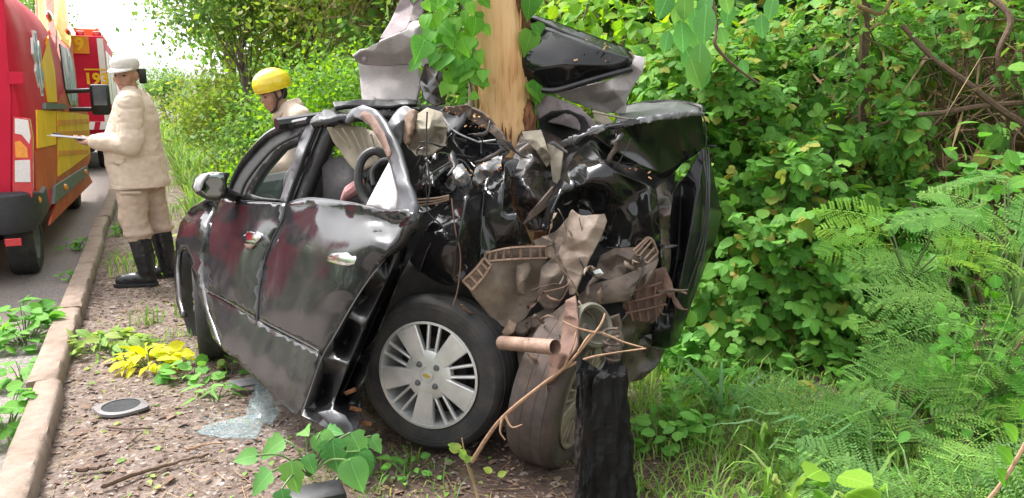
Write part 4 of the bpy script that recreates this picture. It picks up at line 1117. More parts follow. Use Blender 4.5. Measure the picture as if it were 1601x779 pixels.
    for sgn in (1, -1):
        add_T(MB().tube([f(.03, .088 * sgn, .045), f(.022, .088 * sgn, -.03), f(.04, .062 * sgn, -.085), f(.06, 0, -.125)], .0085, 6), T).build('chin_strap', M_['plastic'], he)
        add_T(MB().tube([f(-.075, .07 * sgn, .045), f(-.02, .088 * sgn, -.02), f(.022, .085 * sgn, -.04)], .008, 6), T).build('chin_strap', M_['plastic'], he)
    return man
make_man1(); make_man2()
# ================================================================== the wrecked car
car = thing('wrecked_car', (-0.55, 3.5, 0), 'crushed black sedan wrapped around the splintered tree trunk', 'car')
def dp(u, v, off=0.0):                            # distance of the car's left side at a pixel
    return 1.0 / (0.0726 + 0.000371 * u + 0.000163 * v) - off
def dpl(pts, off=0.0): return [(u, v, dp(u, v, off)) for u, v in pts]
def side(name, pts, m, ctrl=(), off=0.0, parent=None, **kw):
    return panel(name, dpl(pts, off), m, parent or car, ctrl=[(u, v, dp(u, v, o)) for u, v, o in ctrl], **kw)
# ---- left side: fender, doors, sill
side('front_fender', [(274, 400), (274, 378), (282, 348), (298, 326), (322, 314), (345, 310), (327, 350), (318, 400), (317, 440), (319, 452), (324, 480), (347, 546), (332, 528), (317, 480), (304, 437), (297, 406), (291, 394), (284, 389), (279, 396), (277, 420), (281, 470), (288, 494), (283, 498), (275, 470), (271, 430)],
     M_['paint_door'], [(300, 360, .05), (310, 345, .05), (300, 330, -.08), (330, 316, -.1), (283, 380, .02)], thick=0.02, res=8, cr=(0.004, 3, 4))
fd = side('front_door', [(346, 310), (370, 313), (410, 316), (447, 319), (441, 345), (425, 376), (413, 410), (406, 450), (402, 499), (362, 475), (320, 452), (318, 440), (319, 400), (328, 350)],
     M_['paint_door'], [(380, 345, .02), (370, 400, .045), (400, 370, .035), (360, 440, .03), (360, 318, -.01), (430, 322, -.01)], thick=0.04, res=8, cr=(0.003, 3.5, 8))
rd = side('rear_door', [(449, 318), (478, 311), (505, 312), (560, 320), (618, 334), (632, 334), (646, 334), (640, 352), (616, 384), (590, 416), (566, 450), (544, 486), (522, 524), (500, 556), (496, 549), (450, 524), (404, 500), (408, 450), (415, 410), (427, 378), (443, 346)],
     M_['paint_door'], [(520, 340, -.01), (600, 342, -.07), (630, 345, -.06), (590, 375, .035), (560, 400, .05), (500, 420, .045), (470, 380, .035), (480, 480, .03), (540, 450, .05), (540, 325, -.03), (480, 318, -.01), (500, 345, .02)], thick=0.04, res=8, cr=(0.0035, 3.2, 12))
side('sill_panel', [(320, 453), (362, 476), (402, 501), (450, 526), (496, 551), (502, 560), (486, 610), (470, 651), (455, 645), (420, 612), (380, 575), (347, 546), (326, 486)],
     M_['paint_door'], [(380, 510, .01), (430, 560, .015), (460, 600, .02)], thick=0.05, res=8, cr=(0.004, 3, 5))
# the pressed moulding line along the doors
ptube('moulding', [(u, v, dp(u, v, .012)) for u, v in ((320, 452), (362, 475), (399, 498))], .0035, M_['paint'], fd)
ptube('moulding', [(u, v, dp(u, v, .014)) for u, v in ((406, 500), (450, 523), (490, 544), (498, 552), (496, 562), (490, 570))], .0035, M_['paint'], rd)
ptube('belt_trim', [(u, v, dp(u, v, -.035)) for u, v in ((352, 312), (400, 316), (446, 319))], .005, M_['frame_grey'], fd)
ptube('belt_trim', [(u, v, dp(u, v, -.045)) for u, v in ((452, 317), (478, 311), (505, 312), (560, 320), (618, 334))], .006, M_['frame_grey'], rd)
ptube('door_gap_seal', [(u, v, dp(u, v, -.01)) for u, v in ((502, 178), (474, 248), (449, 318), (442, 345), (426, 377), (414, 410), (407, 450), (402, 508))], .0085, M_['dark'], car)
# handles
h = side('door_handle', [(509, 403), (518, 396), (548, 395), (557, 402), (553, 413), (538, 417), (512, 409)], M_['chrome'], [(535, 405, .07)], off=.055, parent=rd, thick=.02, res=5)
side('handle_cup', [(514, 416), (530, 419), (548, 418), (545, 428), (530, 434), (517, 428)], M_['frame_grey'], [(530, 425, .03)], off=.044, parent=rd, thick=.004, res=5)
h = side('door_handle', [(381, 368), (388, 362), (404, 363), (406, 371), (398, 380), (384, 378)], M_['chrome'], [(394, 370, .06)], off=.052, parent=fd, thick=.02, res=4)
side('handle_cup', [(382, 381), (398, 383), (394, 389), (384, 390)], M_['rust_plate'], off=.043, parent=fd, thick=.004, res=4)
# ---- glass house, left
side('window_frame', [(356, 309), (361, 298), (367, 278), (381, 258), (398, 237), (423, 212), (454, 197), (482, 191), (470, 212), (468, 219), (440, 314), (400, 313)], M_['rubber'],
     off=-.03, parent=fd, thick=.035, res=7, holes=[[(390, 303), (396, 290), (412, 264), (440, 232), (468, 220), (452, 268), (438, 312), (410, 309)]])
ptube('a_pillar', [(u, v, dp(u, v, -.02)) for u, v in ((356, 308), (364, 284), (379, 257), (397, 235), (423, 210), (454, 196), (484, 189))], [.012, .016, .018, .02, .02, .02], M_['paint'], car, 8)
ptube('frame_lip', [(u, v, dp(u, v, .01)) for u, v in ((376, 306), (384, 286), (404, 258), (432, 229), (468, 210))], .008, M_['plastic'], fd, 6)
side('window_pane', [(390, 303), (396, 290), (412, 264), (440, 232), (468, 220), (452, 268), (438, 312), (410, 309)], M_['glass'], off=-.06, parent=fd, thick=.004, res=12)
side('b_pillar_trim', [(482, 191), (491, 182), (500, 177), (503, 179), (476, 246), (448, 318), (437, 314), (453, 268), (468, 219)], M_['frame_grey'], [(470, 245, .01)], off=-.02, parent=fd, thick=.02, res=7)
side('b_pillar', [(503, 178), (522, 184), (512, 212), (490, 262), (470, 314), (449, 318), (476, 246)], M_['rubber'], off=-.09, thick=.05, res=7)
for k in range(3):
    ptube('window_seal', [(u + 6 * k + 5, v, dp(u, v, -.05)) for u, v in ((504, 184), (478, 248), (452, 316))], .006, M_['plastic'], rd, 6)
side('window_frame', [(538, 186), (550, 171), (568, 164), (586, 171), (604, 193), (622, 234), (637, 279), (649, 322), (646, 340), (634, 340), (620, 334), (622, 300), (611, 262), (598, 228), (584, 203), (566, 188), (552, 183), (540, 193)],
     M_['frame_grey'], [(600, 215, .0), (570, 175, -.02), (628, 290, .0)], off=-.02, parent=rd, thick=.02, res=6, cr=(.002, 4, 3))
side('frame_scorch', [(560, 180), (570, 173), (584, 180), (600, 206), (612, 240), (607, 250), (594, 222), (578, 196)], M_['rust_plate'], [(590, 205, .05)], off=.045, parent=rd, thick=.004, res=6)
side('quarter_trim', [(609, 252), (600, 268), (572, 321), (618, 332), (621, 308)], M_['sail_grey'], off=-.03, parent=rd, thick=.012, res=8)
# mirror
mi = panel('door_mirror', [(300, 293, 3.72), (304, 280, 3.72), (312, 273, 3.72), (330, 269, 3.72), (353, 270, 3.72), (355, 290, 3.72), (353, 304, 3.72), (343, 314, 3.72), (322, 312, 3.72), (306, 303, 3.72)], M_['plastic'], car, ctrl=[(325, 290, 3.69)], thick=.09, res=6, angle=60)
panel('mirror_glass', [(313, 298, 3.675), (318, 282, 3.675), (327, 273, 3.675), (350, 273, 3.675), (352, 300, 3.675), (342, 309, 3.675), (324, 308, 3.675)], M_['mirror'], mi, thick=.004, res=10)
panel('mirror_edge', [(302, 293, 3.69), (306, 280, 3.69), (314, 274, 3.69), (326, 272, 3.67), (317, 283, 3.665), (312, 299, 3.665), (306, 301, 3.69)], M_['sail_grey'], mi, thick=.01, res=5)
ptube('mirror_stalk', [(350, 300, 3.74), (360, 304, 3.78), (366, 307, 3.85)], [.03, .026, .03], M_['plastic'], mi, 8)
# ---- wheels
def car_wheel(c, nrm, tilt, tm, rm, rad=.318, wid=.195, name='wheel', roll=0.0, worn=False):
    nrm = (Vector(nrm).normalized() + Vector((0, 0, tilt))).normalized()
    x = Vector((0, 0, 1)).cross(nrm).normalized(); y = nrm.cross(x)
    M = Matrix.Translation(c) @ Matrix((x, y, nrm)).transposed().to_4x4() @ Matrix.Rotation(roll, 4, 'Z')
    rr = rad * .69
    t_ = MB(); t_.lathe([(rr * .97, -wid + .01), (rad * .86, -wid), (rad * .96, -wid + .012), (rad * .995, -wid + .035), (rad, -wid * .5), (rad * .995, -.035), (rad * .965, -.012), (rad * .93, -.003), (rad * .92, .0), (rad * .86, .0025), (rad * .855, .0005), (rad * .8, .002), (rr * 1.01, -.006), (rr * .985, -.02)], M, 56)
    w_ = t_.build(name, M_[tm], car, origin=Vector(c))
    g_ = MB()                                        # tread grooves as thin raised ribs
    for h in (-wid * .28, -wid * .5, -wid * .72): g_.lathe([(rad * .99, h - .018), (rad * (1.0025 if worn else 1.005), h - .015), (rad * (1.0025 if worn else 1.005), h + .015), (rad * .99, h + .018)], M, 56)
    for h in ():
        for k in range(60):
            a = 2 * math.pi * k / 60; p = M @ Vector((rad * .985 * math.cos(a), rad * .985 * math.sin(a), h)); g_.box(p, (.0105, .009, .026), (M.to_3x3() @ Matrix.Rotation(a, 3, 'Z')))
    g_.build('tread', M_[tm], w_)
    r_ = MB(); r_.lathe([(rr * .99, -.012), (rr * 1.0, .002), (rr * .955, .003), (rr * .93, -.012), (rr * .91, -.05), (rr * .88, -wid * .8)], M, 56); r_.build('rim', M_[rm], w_)
    b_ = MB(); b_.lathe([(rr * .9, -wid * .75), (rr * .66, -wid * .6), (rr * .62, -.075), (.001, -.07)], M, 32); b_.build('brake_drum', M_['dark'], w_)
    def spoke(a, poly, dz, nm='spoke', th=.028):
        mb = MB(); Ma = M @ Matrix.Rotation(a, 4, 'Z') @ Matrix.Translation((0, 0, dz - th))
        mb.prism(poly, Ma, th); o = mb.build(nm, M_[rm], w_, smooth=True, angle=30, bevel=.005); return o
    for k in range(5):
        a = math.pi / 2 + math.pi + k * 2 * math.pi / 5
        spoke(a, [(.035, -.026), (.085, -.033), (rr * .93, -.05), (rr * .95, 0), (rr * .93, .05), (.085, .033), (.035, .026)], .0)
        for sg in (1, -1):
            a2 = a + math.pi / 5
            spoke(a2, [(.05, sg * .006), (.09, sg * .012), (rr * .94, sg * .018), (rr * .94, sg * .031), (.085, sg * .023), (.05, sg * .018)][::sg], -.006, 'spoke', .022)
    hb = MB(); hb.lathe([(.104, -.03), (.101, -.006), (.09, -.001), (.06, .001), (.034, .001), (.032, -.004), (.026, -.004), (.024, .004), (.0005, .006)], M, 32); hb.build('hub', M_[rm], w_)
    for k in range(4):
        a = math.pi / 4 + k * math.pi / 2 + .05
        Mk = M @ Matrix.Translation((.054 * math.cos(a), .054 * math.sin(a), -.004))
        nb = MB(); nb.lathe([(.0145, 0.0), (.0145, .002), (.0125, .006), (.0105, .008), (.010, .014), (.0005, .016)], Mk, 12); nb.build('lug_nut', M_['plastic_grey'], w_)
    em = MB(); q = .011
    em.prism([(-.017, -.004), (-.006, -.004), (-.005, -.008), (.005, -.008), (.006, -.004), (.017, -.004), (.015, .004), (.006, .004), (.005, .008), (-.005, .008), (-.006, .004), (-.015, .004)], M @ Matrix.Translation((0, 0, .0055)), .002); em.build('hub_emblem', M_['gold'], w_, smooth=False)
    return w_
car_wheel(P(668, 587, 2.90), (-.36, -.93, 0), .06, 'tyre', 'alloy', roll=-.12)
car_wheel(P(912, 618, 2.86), (.9, -.44, 0), -.17, 'tyre_muddy', 'alloy_muddy', rad=.315, worn=True)
car_wheel(P(305, 472, 4.14), (-.925, -.38, 0), 0.0, 'tyre_dusty', 'alloy_muddy')
panel('wheel_arch_liner', [(276, 420, 4.35), (282, 388, 4.35), (300, 395, 4.35), (330, 440, 4.3), (350, 545, 4.25), (300, 540, 4.45), (286, 495, 4.5)], M_['dark'], car, thick=.02, res=12)
# ---- torn flap behind the rear door, hanging to the ground
panel('torn_arch_panel', [(646, 342, 2.80), (642, 372, 2.88), (632, 400, 2.92), (622, 440, 2.90), (606, 482, 2.88), (590, 520, 2.86), (574, 575, 2.84), (562, 622, 2.80), (563, 655, 2.74), (556, 690, 2.66), (549, 700, 2.62), (520, 682, 2.66), (496, 662, 2.72), (471, 650, 2.80), (487, 606, 2.86), (503, 562, 2.86), (524, 526, 2.85), (567, 452, 2.84), (617, 386, 2.80)],
      M_['bumper_black'], car, ctrl=[(600, 450, 2.82), (560, 520, 2.98), (540, 560, 2.82), (590, 480, 2.96), (520, 620, 2.95), (545, 610, 2.80), (530, 655, 2.70), (505, 640, 2.84)], thick=.006, res=7, facet=(22, .008, .15), ridges=[[(638, 368, 2.82), (604, 440, 2.78), (570, 510, 2.77), (545, 570, 2.76), (522, 630, 2.77), (506, 655, 2.72)], [(628, 402, 2.97), (590, 486, 2.99), (560, 560, 2.98), (534, 622, 2.95)]])
panel('flap_scuff', [(497, 645, 2.70), (520, 640, 2.67), (540, 650, 2.65), (552, 668, 2.63), (551, 692, 2.60), (545, 688, 2.62), (520, 672, 2.65)], M_['frame_grey'], car, ctrl=[(530, 660, 2.63)], thick=.004, res=6)
ptube('torn_edge', [(646, 342, 2.775), (617, 385, 2.775), (567, 451, 2.80), (523, 525, 2.79), (503, 560, 2.80), (486, 608, 2.80), (471, 650, 2.77)], .003, M_['plastic_grey'], car)
# ---- left rear quarter, crumpled
panel('quarter_panel', [(711, 306, 3.02), (717, 286, 3.06), (738, 279, 3.10), (748, 291, 3.08), (775, 266, 3.14), (791, 245, 3.18), (812, 250, 3.16), (796, 290, 3.06), (801, 320, 3.08), (819, 351, 3.12), (832, 381, 3.10), (790, 386, 3.02), (757, 398, 2.96), (738, 422, 2.92), (727, 441, 2.88), (700, 448, 2.93), (668, 434, 3.0), (640, 412, 3.02), (654, 375, 3.0), (676, 345, 2.98)],
      M_['paint_clean'], car, ctrl=[(735, 320, 2.93), (728, 370, 2.90), (775, 300, 2.98), (790, 340, 2.96), (770, 360, 2.99), (800, 368, 2.98), (758, 330, 3.0), (700, 380, 2.90), (715, 330, 2.98), (690, 405, 2.92), (745, 380, 2.90)], thick=.004, res=5, facet=(24, .006, .12), ridges=[[(739, 281, 3.06), (730, 310, 2.92), (722, 350, 2.87), (712, 395, 2.86), (703, 444, 2.9)], [(790, 249, 3.13), (787, 290, 2.98), (786, 335, 2.97), (788, 382, 2.96)], [(799, 296, 3.05), (807, 335, 2.94), (816, 380, 2.96)], [(758, 294, 3.1), (753, 340, 3.0), (749, 398, 2.98)], [(676, 352, 2.97), (690, 375, 2.88), (672, 420, 2.93)]])
panel('inner_arch', [(640, 405, 3.0), (668, 430, 2.99), (700, 446, 2.97), (727, 440, 2.96), (760, 480, 3.02), (798, 540, 3.05), (812, 610, 3.1), (800, 660, 3.1), (760, 640, 3.2), (600, 600, 3.15), (590, 540, 3.05), (605, 490, 2.98), (625, 440, 2.97)], M_['dark'], car, ctrl=[(680, 520, 3.22)], thick=.01, res=14, cr=(.01, 6, 3))
panel('arch_lip', [(640, 408, 2.99), (655, 374, 2.97), (676, 344, 2.95), (690, 352, 2.93), (668, 392, 2.93), (656, 425, 2.95)], M_['paint_clean'], car, thick=.006, res=6, facet=(18, .012, .4))
panel('rear_seat_side', [(648, 335, 3.05), (650, 300, 3.1), (660, 262, 3.15), (672, 242, 3.2), (692, 236, 3.2), (716, 246, 3.15), (722, 270, 3.1), (716, 290, 3.08), (700, 312, 3.05), (672, 330, 3.02)], M_['paint_clean'], car, ctrl=[(690, 265, 3.08), (680, 290, 3.0), (700, 285, 3.12), (668, 310, 3.08)], thick=.004, res=5, facet=(16, .025, .45))
panel('folded_roof_corner', [(680, 176, 3.35), (700, 166, 3.3), (727, 166, 3.28), (757, 180, 3.25), (780, 204, 3.2), (797, 238, 3.18), (770, 262, 3.14), (742, 262, 3.16), (714, 230, 3.2), (692, 196, 3.3)], M_['paint_clean'], car, ctrl=[(735, 215, 3.3), (720, 190, 3.26), (755, 240, 3.26)], thick=.004, res=6, facet=(22, .02, .45))
panel('roof_lining_edge', [(696, 168, 3.27), (727, 164, 3.25), (757, 178, 3.22), (781, 203, 3.17), (798, 236, 3.15), (790, 232, 3.16), (770, 208, 3.2), (745, 192, 3.24), (715, 180, 3.27)], M_['brown_metal'], car, thick=.01, res=5, jag=1.5, facet=(10, .016, .6))
ptube('brace_rod', [(693, 184, 3.2), (712, 206, 3.15), (745, 221, 3.12), (752, 222, 3.12), (775, 219, 3.12)], .004, M_['silver_torn'], car)
panel('torn_ledge', [(742, 262, 3.1), (772, 248, 3.12), (786, 242, 3.12), (782, 262, 3.06), (762, 278, 3.05), (748, 290, 3.05), (738, 282, 3.07)], M_['silver_torn'], car, ctrl=[(760, 268, 3.0)], thick=.004, res=5, jag=1, facet=(10, .014, .6))
panel('torn_ledge', [(706, 262, 3.08), (722, 256, 3.1), (738, 278, 3.07), (730, 296, 3.03), (714, 290, 3.04)], M_['silver_torn'], car, ctrl=[(722, 275, 3.0)], thick=.004, res=5, jag=1, facet=(10, .014, .6))
# ---- centre, where the trunk sits
panel('crushed_floor_pan', [(800, 250, 3.4), (815, 205, 3.5), (850, 200, 3.55), (884, 222, 3.5), (878, 262, 3.4), (872, 300, 3.32), (850, 340, 3.25), (842, 362, 3.2), (826, 360, 3.2), (812, 330, 3.22), (803, 300, 3.26)], M_['paint_muddy'], car, ctrl=[(835, 260, 3.28), (850, 290, 3.36), (822, 300, 3.14), (846, 320, 3.12)], thick=.004, res=5, facet=(17, .03, .55))
panel('torn_beige_trim', [(816, 206, 3.36), (846, 203, 3.38), (850, 214, 3.32), (862, 250, 3.27), (855, 262, 3.28), (838, 236, 3.3), (820, 218, 3.33)], M_['beige_trim'], car, ctrl=[(845, 232, 3.24)], thick=.008, res=6, facet=(13, .014, .5))
panel('torn_beige_trim', [(855, 224, 3.3), (880, 234, 3.28), (878, 262, 3.24), (874, 290, 3.24), (864, 284, 3.26), (860, 250, 3.27)], M_['beige_trim'], car, thick=.008, res=6, facet=(13, .014, .5))
for k in range(4): ptube('seal_strip', [(818 + k * 3, 352 - k * 5, 3.12), (842, 332 - k * 4, 3.08), (868 - k, 308 - k * 5, 3.12)], .006, M_['brown_metal'], car)
# ---- right rear, crumpled
panel('boot_lid_panel', [(842, 361, 3.02), (851, 334, 3.06), (866, 296, 3.12), (888, 256, 3.18), (908, 230, 3.22), (926, 217, 3.24), (944, 240, 3.2), (964, 264, 3.12), (1007, 282, 3.12), (1026, 292, 3.14), (1030, 335, 3.12), (1034, 378, 3.10), (1010, 386, 3.04), (978, 387, 3.02), (948, 388, 3.04), (925, 378, 3.08), (902, 348, 3.1), (890, 328, 3.08), (876, 348, 3.02), (858, 361, 2.99)],
      M_['paint_clean'], car, ctrl=[(905, 262, 3.08), (920, 245, 3.12), (900, 290, 3.10), (880, 320, 3.0), (872, 318, 2.98), (940, 285, 3.0), (950, 330, 3.06), (985, 330, 3.07), (1000, 300, 3.02), (935, 262, 3.08), (975, 360, 3.04), (1014, 340, 3.0), (1005, 370, 3.02), (915, 300, 3.14)], thick=.004, res=5, facet=(24, .007, .12), ridges=[[(927, 220, 3.2), (945, 256, 3.0), (964, 270, 2.98), (1006, 286, 3.0), (1023, 295, 3.06)], [(909, 233, 3.18), (917, 262, 3.02), (922, 286, 2.98), (898, 296, 3.02)], [(1012, 294, 3.02), (1017, 335, 2.96), (1024, 376, 3.02)], [(1000, 300, 3.06), (993, 342, 3.02), (984, 382, 3.02)], [(896, 310, 3.12), (925, 322, 3.14), (944, 378, 3.1)], [(884, 268, 3.16), (876, 300, 3.02), (862, 330, 2.98), (852, 356, 2.99)]])
panel('boot_lid_upper', [(917, 211, 3.14), (946, 199, 3.12), (985, 193, 3.12), (1018, 189, 3.13), (1060, 182, 3.16), (1097, 181, 3.2), (1100, 196, 3.24), (1105, 228, 3.34), (1088, 242, 3.36), (1066, 256, 3.36), (1052, 274, 3.36), (1038, 283, 3.34), (1014, 268, 3.26), (982, 258, 3.2), (950, 248, 3.16), (936, 226, 3.13)],
      M_['paint_clean'], car, ctrl=[(1000, 225, 3.22), (1060, 225, 3.28), (960, 225, 3.16), (1000, 250, 3.24), (1040, 260, 3.32)], thick=.005, res=7, facet=(44, .006, .1), ridges=[[(930, 214, 3.1), (960, 236, 3.12), (1000, 258, 3.2), (1034, 274, 3.3)], [(940, 232, 3.18), (975, 252, 3.22)]])
for k, (a_, b2) in enumerate(((0, 4), (3, 7), (6, 11))):
    rr_ = random.Random(k + 3); tr_ = [(880, 226, 3.2), (896, 218, 3.17), (912, 211, 3.13), (930, 205, 3.11), (946, 198, 3.1), (968, 196, 3.1), (985, 192, 3.1), (1005, 190, 3.1), (1030, 186, 3.11), (1060, 180, 3.13), (1080, 178, 3.15), (1099, 178, 3.17)]
    up = [(u + rr_.uniform(-4, 4), v - rr_.uniform(2, 7), Y - .01) for u, v, Y in tr_[a_:b2 + 1]]; dn = [(u + rr_.uniform(-4, 4), v + rr_.uniform(1, 6), Y - .012) for u, v, Y in tr_[a_:b2 + 1]]
    panel('torn_rim', up + dn[::-1], M_['silver_torn'] if k != 1 else M_['paint_clean'], car, thick=.003, res=3.5, cr=(.014, 11, 6 + k), jag=1.6, angle=12, lin=True)
ptube('torn_edge', [(905, 214, 3.1), (946, 199, 3.09), (985, 193, 3.09), (1018, 189, 3.1), (1060, 181, 3.13), (1098, 180, 3.17), (1104, 226, 3.32)], .0035, M_['frame_grey'], car)
panel('boot_inner_wall', [(972, 168, 3.75), (1000, 161, 3.75), (1050, 160, 3.65), (1092, 166, 3.5), (1098, 178, 3.24), (1060, 184, 3.2), (1000, 194, 3.18), (960, 198, 3.2)], M_['plastic_grey'], car, thick=.008, res=8, cr=(.008, 7, 3))
ptube('boot_rim', [(975, 168, 3.74), (1010, 161, 3.74), (1050, 159, 3.7), (1094, 166, 3.58), (1100, 176, 3.5)], .01, M_['paint'], car)
ptube('trim_rod', [(926, 175, 3.3), (960, 182, 3.28), (1005, 190, 3.27)], .005, M_['beige_trim'], car)
panel('quarter_fold', [(1026, 292, 3.15), (1040, 283, 3.24), (1052, 310, 3.2), (1046, 350, 3.16), (1050, 400, 3.16), (1044, 440, 3.14), (1034, 430, 3.1), (1034, 378, 3.1), (1030, 335, 3.12)], M_['paint_muddy'], car, ctrl=[(1040, 340, 3.06), (1040, 400, 3.04)], thick=.004, res=6, facet=(16, .025, .5))
panel('rear_bumper', [(1098, 226, 3.5), (1108, 232, 3.52), (1113, 260, 3.55), (1120, 297, 3.58), (1128, 333, 3.6), (1124, 360, 3.58), (1110, 400, 3.54), (1094, 440, 3.48), (1080, 480, 3.42), (1068, 515, 3.36), (1058, 540, 3.3), (1040, 546, 3.26), (1016, 542, 3.22), (1026, 500, 3.2), (1040, 440, 3.2), (1046, 380, 3.22), (1046, 340, 3.24), (1052, 300, 3.28), (1072, 274, 3.36), (1086, 252, 3.42), (1094, 238, 3.46)],
      M_['bumper_black'], car, ctrl=[(1080, 330, 3.34), (1095, 330, 3.36), (1075, 400, 3.30), (1060, 470, 3.24), (1064, 350, 3.42), (1104, 350, 3.44), (1060, 420, 3.34), (1050, 500, 3.2)], thick=.008, res=7, facet=(30, .008, .1), ridges=[[(1104, 236, 3.47), (1092, 290, 3.32), (1080, 360, 3.25), (1064, 440, 3.18), (1046, 524, 3.17)], [(1110, 262, 3.52), (1110, 325, 3.42), (1097, 400, 3.36), (1074, 488, 3.27)], [(1066, 292, 3.42), (1060, 400, 3.38), (1044, 480, 3.27)]])
for k, (a, b_) in enumerate(((1098, 1048), (1103, 1062), (1107, 1076))):
    ptube('bumper_crease', [(a, 236, 3.43), (a + 6 - k * 2, 300, 3.38), (a - 4, 380, 3.33), (b_ + 6, 470, 3.24), (b_ - 6 - k * 4, 530 - k * 14, 3.22)], .004, M_['paint'], car)
ptube('bolt', [(1096, 228, 3.44), (1120, 229, 3.4)], .006, M_['plastic'], car)
panel('rear_skirt', [(1026, 500, 3.18), (1018, 542, 3.2), (1040, 546, 3.22), (1030, 570, 3.2), (1004, 594, 3.14), (975, 600, 3.1), (955, 560, 3.1), (965, 510, 3.12), (1000, 470, 3.14), (1040, 440, 3.18)], M_['paint_muddy'], car, thick=.008, res=8, facet=(22, .025, .4))
# ---- brown underbody laid open between the wheels
panel('wheel_housing', [(728, 446, 2.93), (745, 420, 2.98), (762, 404, 3.0), (800, 396, 3.02), (856, 396, 3.06), (853, 436, 3.04), (838, 470, 3.0), (822, 498, 2.98), (796, 516, 2.97), (772, 502, 2.96), (745, 470, 2.93)], M_['tan_sheet'], car, ctrl=[(790, 440, 2.94), (770, 460, 2.90), (820, 430, 3.0), (830, 470, 3.02)], thick=.006, res=7, facet=(22, .02, .5))
panel('curled_strip', [(808, 414, 2.96), (826, 410, 2.97), (830, 420, 2.95), (822, 440, 2.92), (822, 462, 2.92), (810, 462, 2.93), (806, 436, 2.94)], M_['tan_sheet'], car, ctrl=[(815, 440, 2.90)], thick=.006, res=6)
panel('hanging_flap', [(846, 418, 2.93), (872, 398, 2.95), (884, 404, 2.95), (890, 440, 2.92), (882, 460, 2.90), (872, 482, 2.89), (852, 484, 2.90), (840, 470, 2.92)], M_['brown_metal'], car, ctrl=[(866, 440, 2.87)], thick=.006, res=7, facet=(18, .016, .6))
panel('inner_shelf', [(834, 376, 3.08), (870, 362, 3.12), (894, 332, 3.1), (905, 360, 3.06), (890, 400, 3.0), (860, 405, 3.02), (840, 392, 3.05)], M_['tan_sheet'], car, thick=.006, res=7, facet=(18, .02, .6))
panel('bent_sheet', [(891, 330, 3.0), (896, 327, 3.0), (905, 337, 2.98), (928, 336, 2.97), (946, 335, 2.98), (950, 346, 2.97), (940, 372, 2.93), (924, 402, 2.90), (910, 432, 2.89), (899, 460, 2.88), (890, 462, 2.89), (884, 430, 2.92), (874, 396, 2.95), (880, 368, 2.98)], M_['tan_sheet'], car, ctrl=[(915, 370, 2.90), (900, 400, 2.93), (935, 350, 2.92)], thick=.006, res=6, jag=.8, facet=(20, .02, .5))
def bracket(name, a, b_, n, w):                   # a ladder of ribs between two rails
    mb = MB(); pa = [P(*q) for q in a]; pb = [P(*q) for q in b_]
    pa, pb = smooth_path(pa, 4), smooth_path(pb, 4)
    mb.tube(pa, w, 4); mb.tube(pb, w, 4)
    for k in range(n + 1):
        i = int(round(k * (len(pa) - 1) / n)); j = int(round(k * (len(pb) - 1) / n))
        mb.tube([pa[i], pb[j]], w * .9, 4); mb.tube([pa[i] + Vector((0, .05, -.01)), pa[i]], w * .8, 4)
    return mb.build(name, M_['bracket'], car, smooth=False)
bracket('lamp_bracket', [(760, 396, 2.90), (800, 388, 2.92), (853, 386, 2.96)], [(756, 410, 2.89), (800, 406, 2.90), (855, 404, 2.95)], 9, .006)
panel('bracket_plate', [(762, 398, 2.94), (800, 390, 2.96), (852, 388, 3.0), (854, 402, 2.99), (800, 404, 2.95), (760, 410, 2.93)], M_['brown_metal'], car, thick=.01, res=8)
bracket('lamp_bracket', [(724, 440, 2.86), (745, 420, 2.87), (757, 404, 2.88)], [(738, 454, 2.85), (756, 434, 2.86), (768, 416, 2.87)], 4, .007)
panel('bracket_plate', [(724, 440, 2.89), (745, 420, 2.90), (757, 404, 2.91), (768, 416, 2.90), (756, 434, 2.89), (738, 455, 2.88)], M_['bracket'], car, thick=.01, res=8)
bracket('lamp_bracket', [(1012, 372, 2.98), (1020, 376, 2.98), (1028, 396, 2.98)], [(990, 392, 2.96), (998, 402, 2.96), (1012, 412, 2.96)], 4, .006)
panel('lamp_housing', [(938, 400, 3.0), (960, 388, 3.0), (1000, 386, 3.02), (1030, 392, 3.04), (1028, 412, 3.0), (990, 428, 2.95), (950, 438, 2.94), (930, 430, 2.96)], M_['brown_metal'], car, ctrl=[(960, 410, 2.98), (985, 405, 2.92)], thick=.006, res=6, facet=(15, .025, .55))
panel('reflector_chip', [(926, 424, 2.92), (938, 420, 2.92), (944, 428, 2.91), (934, 434, 2.91)], M_['white_bit'], car, thick=.006, res=4)
panel('bumper_beam', [(904, 462, 2.92), (928, 444, 2.92), (965, 434, 2.92), (1000, 420, 2.92), (1030, 404, 2.94), (1026, 420, 2.92), (1000, 436, 2.90), (985, 470, 2.88), (945, 476, 2.88), (904, 478, 2.90)], M_['brown_metal'], car, ctrl=[(960, 450, 2.86), (930, 462, 2.86)], thick=.012, res=6, facet=(18, .02, .55))
panel('ribbed_cover', [(980, 440, 2.96), (1010, 424, 2.98), (1040, 418, 3.0), (1046, 450, 3.0), (1036, 486, 2.98), (1020, 506, 2.96), (990, 500, 2.94), (974, 480, 2.93)], M_['rust_plate'], car, thick=.008, res=8, cr=(.004, 6, 4))
for k in range(4): ptube('rib', [(984 + k * 14, 440 - k * 5, 2.93 + k * .01), (982 + k * 14, 470 - k * 2, 2.92 + k * .01), (990 + k * 12, 502, 2.92 + k * .01)], .005, M_['rust_plate'], car)
for k in range(3): ptube('rib', [(978, 458 + k * 16, 2.92), (1008, 450 + k * 17, 2.93), (1042, 440 + k * 18, 2.96)], .005, M_['rust_plate'], car)
panel('dangling_strip', [(1040, 418, 2.95), (1050, 440, 2.94), (1056, 462, 2.93), (1046, 466, 2.93), (1036, 446, 2.94)], M_['rust_plate'], car, thick=.006, res=6)
ex = MB()
a, b_ = P(784, 536, 2.74), P(868, 543, 2.52); d = (b_ - a).normalized()
